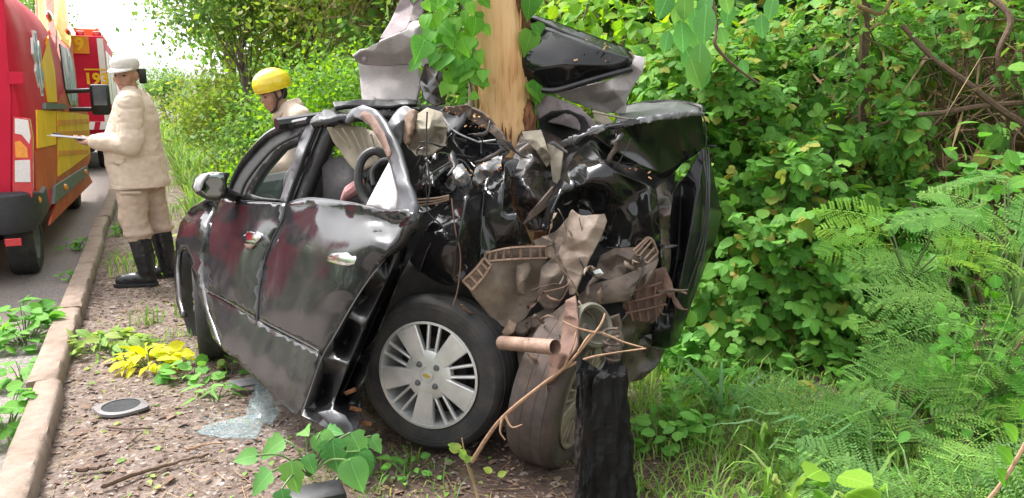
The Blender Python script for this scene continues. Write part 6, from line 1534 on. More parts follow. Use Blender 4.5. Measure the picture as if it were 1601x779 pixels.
# ---- climbing vine on the trunk
vine = thing('climbing_vine', tb + Vector((-.16, -.1, 0)), 'green heart-leaved vine climbing the left of the bare tree trunk', 'vine')
stems = [[(742, 172, 3.48), (735, 130, 3.46), (722, 95, 3.44), (708, 60, 3.44), (700, 20, 3.46), (697, -30, 3.5)], [(722, 95, 3.44), (700, 72, 3.42), (680, 75, 3.4)], [(735, 130, 3.46), (740, 90, 3.44), (736, 50, 3.44), (722, 10, 3.46), (716, -30, 3.5)], [(830, 210, 3.6), (818, 150, 3.62), (815, 80, 3.64), (812, 0, 3.66), (812, -40, 3.66)], [(745, 180, 3.5), (748, 160, 3.47), (742, 130, 3.46)]]
for s_ in stems: ptube('stem', s_, .0045, M_['stem_green'], vine)
LV_ = [(706, 8, 40), (670, 12, 36), (735, 14, 34), (752, 6, 30), (690, 30, 34), (712, 40, 40), (738, 50, 38), (664, 78, 50), (676, 62, 44), (700, 66, 36), (722, 72, 38), (748, 92, 40), (660, 92, 36), (684, 92, 32), (708, 98, 34), (730, 104, 42), (742, 128, 40), (720, 126, 36), (700, 122, 34), (752, 132, 36), (728, 148, 30), (712, 142, 28), (746, 156, 28), (740, 70, 32), (756, 50, 32), (694, 6, 40), (724, -8, 42), (748, -12, 40), (680, -10, 42), (660, -6, 36), (703, -18, 44), (735, 88, 30), (718, 110, 30), (690, 48, 32), (668, 34, 34), (655, 72, 34), (692, 108, 30), (704, 52, 34), (728, 28, 36), (744, 38, 34), (712, 20, 38), (736, 118, 30), (756, 118, 26), (724, 160, 24), (700, 84, 30)]
it = []
for (u, v, s_) in LV_:
    Y = 3.44 + rng.uniform(-.05, .04); p = P(u, v - s_ * .3, Y)
    it.append((p, Vector((rng.uniform(-.9, .9), -.45 + rng.uniform(-.3, .3), -1 + rng.uniform(-.1, .7))), Vector((rng.uniform(-.7, .6), -1, .65 + rng.uniform(-.5, .6))), s_ * rng.uniform(.5, .88) * 3.5 / F))
for (u, v, s_) in [(830, 58, 34), (836, 46, 30), (828, 138, 30), (840, 136, 32), (824, 176, 30), (832, 190, 34), (824, 204, 30), (828, 8, 28), (836, -2, 28), (850, 140, 28)]:
    p = P(u, v - 8, 3.56 + rng.uniform(-.03, .03)); it.append((p, Vector((rng.uniform(-.2, .9), -.3, -.8)), Vector((rng.uniform(-.3, .5), -.8, .8)), s_ * 1.1 * 3.6 / F))
for k in range(34):
    u, v = rng.choice([(rng.uniform(655, 700), rng.uniform(-10, 100)), (rng.uniform(695, 752), rng.uniform(0, 165))]); it.append((P(u, v, 3.45 + rng.uniform(-.06, .05)), Vector((rng.uniform(-1, 1), -.4, -.8)), Vector((rng.uniform(-.7, .7), -1, rng.uniform(.1, 1))), rng.uniform(.04, .075)))
foliage(vine, 'leaf', [HEART], M_['leaf_vine'], it)
it = []
for k in range(150):
    t = rng.random(); p = P(712 + rng.uniform(-46, 44), -60 - 330 * t, 3.55 + rng.uniform(-.1, .2)); it.append((p, Vector((rng.uniform(-.6, .6), -.25, -1)), Vector((rng.uniform(-.5, .5), -1, .6)), rng.uniform(.08, .13)))
foliage(vine, 'leaf', [HEART], M_['leaf_vine'], it, 0, 'upper_leaves')

# ================================================================== charred post and loose branch in front of the wheel
pc = P(955, 779, 2.30); pb = Vector((pc.x, 2.30, gz(pc.x, 2.30) - .25))
mb = MB(); vs = []; top = P(940, 584, 2.34); n = 84; kz = 80
for i in range(kz + 1):
    t = i / kz; c = pb.lerp(top, t)
    hw, hd = .116 * (1 - .34 * t), .075 * (1 - .2 * t)
    for k in range(n):
        a = 2 * math.pi * k / n; ca, sa = math.cos(a), math.sin(a)
        sx = (abs(ca) ** .45) * (1 if ca > 0 else -1); sy = (abs(sa) ** .45) * (1 if sa > 0 else -1)
        q = Vector((sx * hw, sy * hd, 0)); w_ = .022 * noise.noise(Vector((sx * 3, sy * 3, t * 3.5))) + .012 * noise.noise(Vector((sx * 5, sy * 5, t * 9))) + .010 * noise.noise(Vector((sx * 16, sy * 16, t * 5))) - .007 * (1 if min(abs(noise.noise(Vector((a * 3.2 * 1.3, t * 13, 2)))), abs(noise.noise(Vector((a * 4.5, t * 4, 8))))) < .06 else 0) + .006 * noise.noise(Vector((a * 9, t * 34, 5)))
        dz = (.06 * noise.noise(Vector((sx * 5, sy * 5, 9))) + .035 * noise.noise(Vector((sx * 17, sy * 17, 2)))) * max(0, (i - kz + 6) / 6)
        vs.append(c + q * (1 + w_ * 6) + Vector((0, 0, dz)))
fs = [(i * n + k, i * n + (k + 1) % n, (i + 1) * n + (k + 1) % n, (i + 1) * n + k) for i in range(kz) for k in range(n)]
b0 = len(vs); vs.append(top + Vector((0, 0, .008)))
fs += [(kz * n + k, kz * n + (k + 1) % n, b0) for k in range(n)] + [tuple(range(n))[::-1]]
post = mb.add(vs, fs).build('charred_post', M_['charred'], angle=50)
tag(post, 'charred black wooden post standing in front of the muddy wheel', 'post')
br = thing('fallen_branch', P(745, 715, 2.62) * 1.0, 'thin forked dry branch leaning against the muddy rear wheel', 'branch')
ptube('stick', [(738, 722, 2.62), (770, 672, 2.60), (800, 640, 2.58), (850, 600, 2.55), (882, 576, 2.52), (910, 545, 2.5), (938, 510, 2.5), (946, 490, 2.52)], [.009, .008, .008, .007, .006, .005, .004, .003], M_['twig_pale'], br, 7)
for tw in ([(880, 577, 2.52), (920, 560, 2.5), (960, 552, 2.48), (1010, 545, 2.46)], [(905, 550, 2.5), (930, 520, 2.5), (975, 535, 2.49), (1006, 544, 2.47)], [(930, 520, 2.5), (900, 512, 2.5), (880, 502, 2.52)], [(882, 576, 2.52), (896, 540, 2.5), (900, 520, 2.52)], [(790, 650, 2.58), (800, 668, 2.56), (816, 664, 2.55)], [(785, 655, 2.58), (782, 675, 2.56), (790, 688, 2.55)]):
    ptube('twig', tw, [.006, .004, .003, .0025], M_['twig_pale'], br, 5)
# ================================================================== vegetation
def bush(name, label, cat, c, rad, nleaf, size, tpls, m, seed, group=None, nobj=300, shell=.55, hang=.5, nclump=None, stems=5, stem_m='twig', base=None, face=.5):
    """uneven shrub: leaf sprays clumped over a lumpy volume, with stems to its base"""
    rng = random.Random(seed); c = Vector(c); rad = Vector(rad)
    b0 = Vector((c.x, c.y, gz(c.x, c.y))) if base is None else Vector(base)
    root = thing(name, b0, label, cat, group)
    nclump = nclump or max(8, nleaf // 14); it = []
    mb = MB()
    for k in range(stems):
        e = c + Vector((rng.uniform(-.7, .7) * rad.x, rng.uniform(-.6, .6) * rad.y, rng.uniform(-.1, .75) * rad.z))
        limb(mb, b0 + Vector((rng.uniform(-.15, .15), rng.uniform(-.15, .15), 0)), e, .016, .005, rng, .18)
    ctr = []
    for k in range(nclump):
        d = rv(rng).normalized(); q = shell + (1 - shell) * rng.random() ** .6
        l = 1 + .35 * noise.noise(d * 2.2 + Vector((seed, 0, 0)))
        p = c + Vector((d.x * rad.x, d.y * rad.y, d.z * rad.z)) * q * l
        if p.z < gz(p.x, p.y) + .03: p.z = gz(p.x, p.y) + rng.uniform(.03, .25)
        ctr.append((p, d))
        if k % 3 == 0: mb.tube(smooth_path([c.lerp(p, .35), c.lerp(p, .7) + rv(rng, .03), p], 3), [.005, .004, .0035, .003, .0028, .0024, .002], 4)
    mb.build('stems', M_[stem_m], root)
    per = max(1, nleaf // nclump)
    for p, d in ctr:
        tw = (d + rv(rng, .5) + Vector((0, -.3 * face, 0))).normalized(); sp = rng.uniform(.7, 1.3)
        for j in range(per):
            q = p + tw * (j / per - .5) * size * 3.2 * sp + rv(rng, size * .45)
            if q.z < .02: q.z = .03
            dr = d * .6 + rv(rng, .5) + Vector((0, -.25 * face, -hang))
            nr = Vector((0, 0, .9)) + d * .55 + Vector((-.1, -.55 * face, 0)) + rv(rng, .33)
            it.append((q, dr, nr, size * rng.uniform(.7, 1.25)))
    foliage(root, 'leaf', tpls, m, it, nobj)
    return root
V = Vector
# ---- right of the wreck
bush('shrub', 'dense dark green three-leaflet shrub filling the bank beside the black bumper', 'shrub', P(1200, 440, 4.3), (.62, .55, .80), 2700, .092, [TRI, TRIO, TRI, ROUND], M_['leaf_dense'], 1)
bush('shrub', 'dense green shrub rising above the crumpled boot lid, leaves in threes', 'shrub', P(1120, 210, 4.7), (.55, .5, .72), 1700, .09, [TRI, TRIO], M_['leaf_dense'], 2)
bush('shrub', 'leafy shrub around the dark upright stem, thinner near the top', 'shrub', P(1290, 190, 4.9), (.6, .55, .95), 1900, .09, [TRI, TRIO, PINN], M_['leaf_dense'], 3)
bush('shrub', 'sparse shrub among bare brown branches beside the thin dark stem', 'shrub', P(1490, 170, 4.8), (.7, .6, .9), 1250, .09, [TRIO, PINN, ROUND], M_['leaf_dense'], 4, nclump=95)
bush('shrub', 'small leafy bush below the bare brown branches, above the feathery plants', 'shrub', P(1430, 400, 4.5), (.55, .45, .5), 620, .085, [TRI], M_['leaf_dense'], 5, nclump=75)
bush('shrub', 'low shrub at the ground under the black bumper, mixed with grass', 'shrub', P(1110, 560, 3.95), (.34, .3, .26), 320, .09, [TRI, OVAL], M_['leaf_weed'], 6)
bush('creeper', 'bright yellow-green creeper behind the folded roof', 'creeper', P(960, 60, 5.6), (.8, .5, .55), 900, .09, [OVAL, ROUND], M_['leaf_bright'], 7)
bush('creeper', 'light green creeper between the folded roof and the boot lid', 'creeper', P(1030, 120, 5.1), (.35, .35, .5), 260, .12, [OVAL], M_['leaf_bright'], 8, nobj=200)
bush('shrub', 'shrub seen behind the twisted boot at the gap under the lid', 'shrub', P(1080, 330, 4.9), (.5, .4, .6), 800, .085, [TRI], M_['leaf_weed'], 9, nobj=200)
bush('shrub', 'round-leaved plant in the gap between the feathery fronds', 'shrub', P(1505, 330, 4.0), (.4, .3, .3), 170, .10, [ROUND, OVAL], M_['leaf_weed'], 10, nclump=26)
bush('shrub', 'round-leaved low plant with pale flowers below the feathery fronds', 'shrub', P(1545, 560, 2.9), (.28, .24, .2), 210, .06, [OVAL, ROUND], M_['leaf_vine'], 11, nclump=22)
# ---- big compound leaves hanging over from above
rng = random.Random(12)
hb = thing('overhanging_branch', P(1085, -60, 3.9), 'drooping branch with large pale compound leaves above the boot lid', 'branch')
ptube('limb', [(1100, -80, 3.95), (1120, 40, 3.85), (1118, 70, 3.82), (1150, 105, 3.8), (1185, 130, 3.8)], [.012, .01, .009, .007, .005], M_['twig'], hb)
it = []
for (u, v, s_) in [(1085, 30, 60), (1105, 25, 66), (1065, 50, 60), (1095, 85, 70), (1080, 110, 60), (1060, 20, 52), (1125, 60, 46), (1070, 90, 62), (1045, 66, 50), (1110, 5, 50), (1140, 20, 50), (1050, 0, 55), (1088, 62, 56), (1160, 110, 40), (1100, 118, 50), (1130, 0, 50), (1072, 4, 52), (1190, 40, 44), (1210, 10, 46)]:
    it.append((P(u, v - 18, 3.8 + rng.uniform(-.08, .1)), Vector((rng.uniform(-.5, .5), -.2, -1)), Vector((rng.uniform(-.6, .3), -.8, .6)), s_ * rng.uniform(.6, .85) * 3.9 / F))
foliage(hb, 'leaf', [OVAL], M_['leaf_broad'], it)
# ---- bare stems and branches in the thicket
def bare(name, label, px, r, m='twig', twigs=0, seed=0, cat='branch', group=None):
    rr = random.Random(seed); o = thing(name, P(*px[0]), label, cat, group)
    ptube('limb', px, r, M_[m], o, 7)
    for k in range(twigs):
        a = rr.choice(px[1:]); b_ = (a[0] + rr.uniform(-90, 90), a[1] + rr.uniform(-70, 70), a[2] + rr.uniform(-.2, .3))
        mid = ((a[0] + b_[0]) / 2 + rr.uniform(-12, 12), (a[1] + b_[1]) / 2 + rr.uniform(-12, 12), (a[2] + b_[2]) / 2)
        ptube('twig', [a, mid, b_], [.006, .004, .002], M_[m], o, 5)
    return o
bare('stem', 'dark upright woody stem standing among the three-leaflet shrubs', [(1358, 640, 4.9), (1352, 420, 4.85), (1350, 260, 4.8), (1350, 130, 4.75), (1352, 30, 4.7), (1345, -60, 4.7)], [.035, .034, .032, .03, .028, .024], 'twig', 7, 1, 'stem')
bare('branch', 'long brown branch slanting down across the upper thicket', [(1410, 40, 4.5), (1460, 92, 4.45), (1512, 130, 4.4), (1555, 165, 4.4), (1601, 195, 4.4), (1660, 230, 4.4)], [.014, .016, .018, .02, .022, .024], 'twig', 8, 2)
bare('branch', 'crooked brown branch lying nearly level in the thicket', [(1360, 200, 4.5), (1420, 182, 4.45), (1480, 175, 4.4), (1540, 165, 4.4), (1620, 160, 4.45)], [.008, .011, .014, .015, .016], 'twig', 10, 3)
bare('branch', 'brown branch from the upper edge of the thicket bending downward', [(1540, -10, 4.6), (1580, 30, 4.5), (1560, 90, 4.5), (1575, 180, 4.5), (1582, 260, 4.5), (1578, 340, 4.5)], [.02, .018, .014, .012, .01, .008], 'twig', 9, 4)
bare('branch', 'thin reddish branch above the dark upright stem', [(1335, 5, 4.6), (1352, 14, 4.6), (1380, 20, 4.6), (1400, -20, 4.6)], [.012, .014, .012, .008], 'twig_pale', 4, 5)
for k in range(14):
    rr = random.Random(60 + k); u = rr.uniform(1380, 1590); v = rr.uniform(180, 420)
    bare('dry_twig', 'fine dry twig tangled among the bare branches of the thicket', [(u, v, 4.7), (u + rr.uniform(-60, 60), v + rr.uniform(-60, 60), 4.65), (u + rr.uniform(-130, 130), v + rr.uniform(-120, 120), 4.6)], [.006, .005, .003], 'twig_pale' if k % 2 else 'twig', 3, k, 'twig', 'dry twigs in the thicket')
# ---- feathery plants
def fern(label, c, L, n, seed, spread=1.0, up=.6, m='leaf_frond', nm='feathery_plant', dirs=None):
    rr = random.Random(seed); c = Vector(c); c.z = gz(c.x, c.y) if c.z < .05 else c.z
    root = thing(nm, Vector((c.x, c.y, gz(c.x, c.y))), label, 'plant'); it = []; mb = MB()
    for k in range(n):
        a = rr.uniform(0, 2 * math.pi); h = rr.random()
        b_ = c + Vector((math.cos(a) * .1 * spread, math.sin(a) * .1 * spread, h * .5 * up))
        d = Vector((math.cos(a) * spread, math.sin(a) * spread - .25, rr.uniform(.05, .9) * up)).normalized()
        mb.tube([c + Vector((0, 0, 0)), b_], [.006, .004], 4)
        it.append((b_, d, Vector((0, 0, 1)) + Vector((0, -.7, 0)) + rv(rr, .25), L * rr.uniform(.75, 1.2)))
    mb.build('stems', M_['stem_green'], root)
    foliage(root, 'frond', FRONDS, M_[m], it, 300, min_px=5); return root
fern('tall pale feathery plant standing right of the brown gap in the thicket', V((P(1545, 480, 3.2).x, 3.2, .3)), .45, 11, 1, 1, 1.0)
fern('feathery plant with broad arching fronds over the right bank', V((P(1560, 600, 2.75).x, 2.75, .25)), .42, 12, 2, 1, .7)
fern('low feathery plant sprawling over the grass', V((P(1440, 700, 2.45).x, 2.45, .05)), .42, 12, 3, 1.2, .45)
fern('feathery plant at the foot of the bank beside the slanting grass blades', V((P(1375, 690, 2.55).x, 2.55, .02)), .32, 9, 4, 1.2, .4)
fern('feathery seedling spreading flat near the broad round leaves', V((P(1540, 790, 2.1).x, 2.1, .03)), .38, 11, 5, 1.2, .4)
fern('yellow-green feathery sprig drooping before the brown gap', V((P(1420, 440, 3.3).x, 3.3, P(1420, 440, 3.3).z)), .32, 8, 6, 1, .5, 'leaf_bright')
fern('pale feathery plant under the tall one, leaning out over the bank', V((P(1500, 520, 2.95).x, 2.95, .3)), .4, 10, 7, 1, .5)
fern('upper feathery plant reaching to the bare branches', V((P(1580, 400, 3.4).x, 3.4, .6)), .42, 9, 8, 1, .9)
# ---- tall grass blades on the right
def grass_tuft(label, c, n, L, seed, m='grass_dark', lean=(0, 0), cat='grass'):
    rr = random.Random(seed); c = Vector(c); c.z = gz(c.x, c.y); root = thing('grass_tuft', c, label, cat, None)
    for k in range(n):
        a = rr.uniform(0, 2 * math.pi); l = L * rr.uniform(.6, 1.15); o = c + Vector((rr.uniform(-.05, .05), rr.uniform(-.05, .05), 0))
        dx, dy = math.cos(a) + lean[0], math.sin(a) * .7 + lean[1]; w_ = rr.uniform(.008, .014) * (L / .5) ** .5
        pts = []
        for i in range(8):
            t = i / 7; pts.append(o + Vector((dx * l * .55 * t ** 1.6, dy * l * .55 * t ** 1.6, l * (1.0 * t - .62 * t * t * rr.uniform(.85, 1.15)))))
        vs, fs = [], []; sd = Vector((-dy, dx, 0)).normalized()
        for i, p in enumerate(pts):
            ww = w_ * (math.sin(math.pi * min(1, .25 + .75 * (i / 7))) if i < 7 else 0.02); vs += [p - sd * ww, p + Vector((0, 0, -.3 * ww)), p + sd * ww]
        for i in range(7):
            for j in (0, 1): fs.append((i * 3 + j, i * 3 + j + 1, i * 3 + j + 4, i * 3 + j + 3))
        MB().add(vs, fs).build('blade', M_[m], root)
    return root
for k, (u, v, Y, L, n, m) in enumerate([(1290, 640, 2.75, .62, 9, 'grass_dark'), (1245, 660, 2.7, .55, 8, 'grass_dark'), (1345, 620, 2.85, .6, 8, 'grass_dark'), (1140, 640, 3.2, .55, 8, 'grass_dark'), (1190, 690, 2.8, .5, 8, 'grass'), (1060, 640, 3.2, .4, 9, 'grass'), (1230, 740, 2.45, .45, 9, 'grass'), (1150, 770, 2.3, .35, 8, 'grass'), (1340, 730, 2.4, .45, 8, 'grass'), (1395, 560, 3.3, .55, 8, 'grass_dark')]):
    p = G(u, v) if Y is None else Vector((P(u, v, Y).x, Y, 0))
    grass_tuft(['broad arching grass beside the feathery plants', 'tall blue-green grass tuft arching under the dense shrub', 'long-bladed grass leaning against the dense shrub', 'thin grass tuft near the black bumper', 'pale grass tuft right of the charred post', 'short bright grass under the rear skirt of the car', 'yellowish grass tuft on the bare soil of the bank', 'small grass tuft by the foot of the charred post', 'grass tuft pressed under the low feathery fronds', 'grass tuft in front of the brown gap in the thicket'][k], p, n, L, 100 + k, m)
# ---- scattered low growth as masses
def blades(name, label, region, n, h, m, seed, w=.006, cat='grass', keep=None):
    rr = np.random.RandomState(seed); s0, s1, l0, l1 = region
    s = rr.uniform(s0, s1, n); l = rr.uniform(l0, l1, n); vs = np.zeros((n, 5, 3)); ok = np.ones(n, bool)
    for i in range(n):
        q = Vector((s[i], l[i], seed)); d = noise.noise(q * .8) + .5 * noise.noise(q * 2.7)
        if keep is not None: ok[i] = keep(s[i], l[i], d, rr)
        g_ = RP(s[i], l[i]); z = ground_z(s[i], l[i]) - .01
        a = rr.uniform(0, 6.283); hh = h * rr.uniform(.45, 1.25) * (1 + .5 * d); b_ = rr.uniform(.3, 1.3) * hh; ww = w * rr.uniform(.6, 1.4)
        t = a + 1.57; sx, sy = math.cos(t) * ww, math.sin(t) * ww; dx, dy = math.cos(a) * b_, math.sin(a) * b_
        vs[i] = [(g_.x - sx, g_.y - sy, z), (g_.x + sx, g_.y + sy, z), (g_.x + dx * .4 + sx * .8, g_.y + dy * .4 + sy * .8, z + hh * .7), (g_.x + dx * .4 - sx * .8, g_.y + dy * .4 - sy * .8, z + hh * .7), (g_.x + dx, g_.y + dy, z + hh * .92)]
    vs = vs[ok]; k = len(vs); base = np.arange(k)[:, None, None] * 5
    fs = (np.array([(0, 1, 2), (0, 2, 3), (3, 2, 4)])[None] + base).reshape(-1, 3)
    me = mesh_np(name, vs.reshape(-1, 3), fs, M_[m], np.repeat(rr.rand(k), 3))
    o = bpy.data.objects.new(name, me); put(o); tag(o, label, cat, kind='stuff'); return o
blades('roadside_grass', 'tall light green grass along the verge beyond the people', (6.6, 40, .35, 5.5), 26000, .42, 'grass', 1, .012, keep=lambda s, l, d, r: d > -.35 and (l > .55 or s > 8.0) and (s > 7.6 or l > 1.9))
blades('roadside_grass', 'short trampled grass beside the kerb', (5.2, 16, -.45, .9), 3200, .12, 'grass', 2, .006, keep=lambda s, l, d, r: d > .12)
blades('low_grass', 'thin low grass over the soil on the right bank', (.6, 5.0, 1.9, 4.2), 7000, .13, 'grass', 3, .004, keep=lambda s, l, d, r: d > -.05)
blades('low_grass', 'ragged grass between the charred post and the bank', (1.2, 4.0, 1.45, 2.7), 5200, .1, 'grass', 7, .0035, keep=lambda s, l, d, r: d > -.12)
blades('low_grass', 'sparse short grass on the littered soil by the kerb', (2.0, 6.2, -.45, .9), 4200, .055, 'grass', 4, .003, keep=lambda s, l, d, r: d > .1)
# ---- litter on the soil
def litter(name, label, region, n, tpl, m, size, seed, cat='litter', keep=None, flat=.25):
    rr = random.Random(seed); s0, s1, l0, l1 = region; vs, fs, ti, b_ = [], [], [], 0
    for i in range(n):
        s, l = rr.uniform(s0, s1), rr.uniform(l0, l1)
        if keep and not keep(s, l): continue
        p = RP(s, l, ground_z(s, l) + .006); a = rr.uniform(0, 6.283)
        B = np.array(basis(Vector((math.cos(a), math.sin(a), rr.gauss(0, flat))), Vector((rr.gauss(0, flat), rr.gauss(0, flat), 1)))) * size * rr.uniform(.4, 1.5)
        vs.append(tpl[0] @ B.T + np.array(tuple(p))); fs.append(tpl[1] + b_); b_ += len(tpl[0]); ti.append(np.full(len(tpl[1]), rr.random()))
    me = mesh_np(name, np.concatenate(vs), np.concatenate(fs), M_[m], np.concatenate(ti)); o = bpy.data.objects.new(name, me); put(o); tag(o, label, cat, kind='stuff')
litter('leaf_litter', 'brown dry leaf litter strewn over the soil', (1.8, 8.5, -.5, 3.2), 16000, TINY, 'dry_leaf', .024, 1)
litter('leaf_litter', 'larger dry leaves strewn over the soil', (1.8, 7, -.5, 3.0), 1700, OVAL, 'dry_leaf', .04, 2)
STRAW = (np.array([(-.012, 0, 0), (.012, 0, 0), (.012, 1, .02), (-.012, 1, .02)], float), np.array([(0, 1, 2), (0, 2, 3)]))
litter('straw_litter', 'pale dry straw strewn over the soil', (1.8, 7.5, -.5, 3.2), 4200, STRAW, 'straw', .08, 3, flat=.12)
litter('green_litter', 'small torn green leaves scattered on the soil', (1.8, 6.5, -.45, 3.2), 1000, OVAL, 'leaf_cut', .03, 4)
STONE = (np.array([(1, 0, 0), (-1, 0, 0), (0, .8, 0), (0, -.8, 0), (0, 0, .55), (0, 0, -.4)], float), np.array([(0, 2, 4), (2, 1, 4), (1, 3, 4), (3, 0, 4), (2, 0, 5), (1, 2, 5), (3, 1, 5), (0, 3, 5)]))
litter('gravel', 'pale gravel and pebbles in the soil', (1.8, 8, -.5, 2.8), 2600, STONE, 'stone', .007, 5, flat=.3)
litter('road_gravel', 'loose grit along the kerb', (2, 14, -1.6, -.66), 0 + 1200, STONE, 'stone', .009, 6, keep=None) if False else None
# ---- single bits on the soil
def stick(label, px, r, seed, m='twig'):
    pts = []
    for i, (u, v) in enumerate(px):
        g_ = G(u, v); pts.append(Vector((g_.x, g_.y, gz(g_.x, g_.y) + .008 + r)))
    q = smooth_path(pts, 6); rr = random.Random(seed); q = [a + V((rr.gauss(0, r * .35), rr.gauss(0, r * .35), abs(rr.gauss(0, r * .2)))) for a in q]
    tag(MB().tube(q, [r * (1 - .6 * i / len(q)) * rr.uniform(.75, 1.1) for i in range(len(q))], 7).build('stick', M_[m]), label, 'stick')
stick('crooked dark stick near the broad-leaved seedling', [(160, 772), (215, 752), (275, 736), (330, 724)], .012, 1)
stick('short dark stick lying between the kerb and the glass', [(120, 744), (150, 742), (176, 738)], .012, 2)
stick('thin stick beside the round grille', [(168, 674), (205, 678), (238, 676)], .007, 3)
stick('thin twig pointing to the round grille', [(200, 705), (214, 694), (224, 686)], .006, 4)
stick('small brown stick below the shattered glass', [(296, 716), (320, 706), (352, 700)], .007, 5, 'twig_pale')
stick('flat brown twig in the grass at the foot of the bank', [(1150, 690), (1120, 664), (1085, 650)], .008, 6)
p = G(190, 642); p.z = gz(p.x, p.y) + .012
grl = thing('speaker_grille', p, 'round dark grille in a grey rim lying on the soil', 'grille')
mb = MB(); n = 40; R0 = .082
def blob(r, k):
    a = 2 * math.pi * k / n; e = 1 + .22 * abs(math.cos(a)) ** 10; return Vector((r * e * math.cos(a), r * math.sin(a), 0))
vs = [p + blob(R0 * 1.28, k) for k in range(n)] + [p + blob(R0 * 1.25, k) + V((0, 0, .012)) for k in range(n)] + [p + Vector((R0 * math.cos(2 * math.pi * k / n), R0 * math.sin(2 * math.pi * k / n), .016)) for k in range(n)] + [p + Vector((R0 * math.cos(2 * math.pi * k / n), R0 * math.sin(2 * math.pi * k / n), .004)) for k in range(n)]
mb.add(vs, [(r * n + k, r * n + (k + 1) % n, (r + 1) * n + (k + 1) % n, (r + 1) * n + k) for r in range(3) for k in range(n)]); mb.build('rim', M_['grey_part'], grl)
mb = MB()
for k in range(-10, 11):
    x = k * .0078; h_ = math.sqrt(max(0, (R0 * .98) ** 2 - x * x))
    mb.tube([p + V((x, -h_, .010)), p + V((x, h_, .010))], .0016, 4); mb.tube([p + V((-h_, x, .011)), p + V((h_, x, .011))], .0016, 4)
mb.build('mesh_grille', M_['grille'], grl)
MB().lathe([(R0, .002), (R0 * .5, -.004), (.001, -.006)], Matrix.Translation(p), 24).build('cone', M_['dark'], grl)
# shattered glass
p = G(372, 668); p.z = gz(p.x, p.y)
gl = thing('shattered_glass', p, 'sheet of crazed safety glass crumpled on the soil below the door', 'glass')
def gsheet(pts, nm, seed, amp):
    rr = random.Random(seed); mb = MB(); w3 = [G(u, v) + V((0, 0, z)) for u, v, z in pts]
    o2 = [Vector((a.x, a.y)) for a in w3]; gx = []
    lo = V((min(a.x for a in o2), min(a.y for a in o2))); hi = V((max(a.x for a in o2), max(a.y for a in o2)))
    poly = [(a.x, a.y) for a in o2]; q = np.array([(x, y) for x in np.arange(lo[0], hi[0], .02) for y in np.arange(lo[1], hi[1], .02)]); q = q[pip(poly, q)]
    vs_, _, f_, _, _, _ = delaunay_2d_cdt(o2 + [Vector(a) for a in q], [(i, (i + 1) % len(o2)) for i in range(len(o2))], [], 1, 1e-5)
    c = np.array([(a.x, a.y, a.z) for a in w3]); out = []
    for a in vs_:
        d = np.linalg.norm(c[:, :2] - np.array(a), axis=1) + 1e-4; z = (c[:, 2] / d ** 2).sum() / (1 / d ** 2).sum()
        out.append(V((a.x, a.y, gz(a.x, a.y) + .012 + z + amp * abs(noise.noise(V((a.x * 14, a.y * 14, seed)))))))
    mb.add(out, f_); return mb.build(nm, M_['crazed'], gl, angle=30, solid=.004)
gsheet([(308, 680, 0), (330, 668, 0), (380, 662, .01), (404, 660, .02), (412, 668, .0), (400, 692, 0), (350, 690, 0), (312, 686, 0)], 'flat_piece', 1, .008)
gsheet([(385, 664, 0), (392, 645, .05), (402, 632, .11), (416, 634, .11), (430, 648, .07), (440, 656, .02), (425, 668, 0)], 'raised_piece', 2, .03)
rr = random.Random(8); mb = MB()
for k in range(420):
    g_ = G(rr.gauss(372, 55), rr.gauss(672, 22)); L = rr.uniform(.003, .009)
    mb.box((g_.x, g_.y, gz(g_.x, g_.y) + .006), (L, L * rr.uniform(.6, 1.2), L * .7), basis(rv(rr), rv(rr)))
tag(mb.build('glass_granules', M_['crazed'], smooth=False), 'small glass granules scattered on the soil around the glass sheet', 'glass', kind='stuff')
# flat grey scraps below the sill
p = G(400, 606)
tag(MB().box(G(392, 606) + V((0, 0, .03)), (.2, .09, .012), Matrix.Rotation(.5, 3, 'Z') @ Matrix.Rotation(.1, 3, 'X'), bev=.003).build('plastic_scrap', M_['plastic_grey']), 'flat dark plastic scrap under the door sill', 'scrap')
for k, (u, v, r_) in enumerate(((560, 680, .5), (572, 662, .2), (556, 640, .3), (548, 612, -.4))):
    tag(MB().box(P(u, v, 2.78), (.045, .012, .016), Matrix.Rotation(r_, 3, 'Y'), bev=.003).build('wood_splinter', M_['bark']), 'torn wood splinter wedged between the hanging flap and the wheel', 'splinter', 'splinters by the wheel')
# ---- plants on the ground, left
def heap(name, label, px, Y, rx, ry, h, n, size, tpls, m, seed, cat='plant', group=None, flat=.4, min_px=9):
    rr = random.Random(seed); c = G(*px) if Y is None else Vector((P(px[0], px[1], Y).x, Y, 0)); c.z = gz(c.x, c.y) if c.dot(LD) > KR else -.05
    root = thing(name, c, label, cat, group); it = []; mb = MB()
    for k in range(n):
        a, q = rr.uniform(0, 6.283), rr.random() ** .6; x, y = math.cos(a) * q * rx, math.sin(a) * q * ry
        z = h * (1 - q * q) * rr.uniform(.25, 1.0) + .02; p = c + V((x, y, z))
        d = V((math.cos(a) + rr.gauss(0, .5), math.sin(a) + rr.gauss(0, .5), rr.uniform(-.3, .5)))
        it.append((p, d, V((0, -.25, 1)) + rv(rr, flat), size * rr.uniform(.7, 1.3)))
        if k % 4 == 0: mb.tube([c + V((x * .3, y * .3, 0)), c.lerp(p, .6), p], [.004, .003, .002], 4)
    mb.build('stems', M_['stem_green'], root); foliage(root, 'leaf', tpls, m, it, 300, min_px=min_px); return root
heap('weed_patch', 'leafy green weed growing in the road edge by the kerb', (38, 520), None, .26, .28, .24, 130, .085, [OVAL, ROUND], M_['leaf_weed'], 1, 'weed')
heap('weed_patch', 'small weed between the two larger weed clumps on the road', (36, 588), None, .12, .1, .14, 34, .07, [OVAL], M_['leaf_weed'], 2, 'weed')
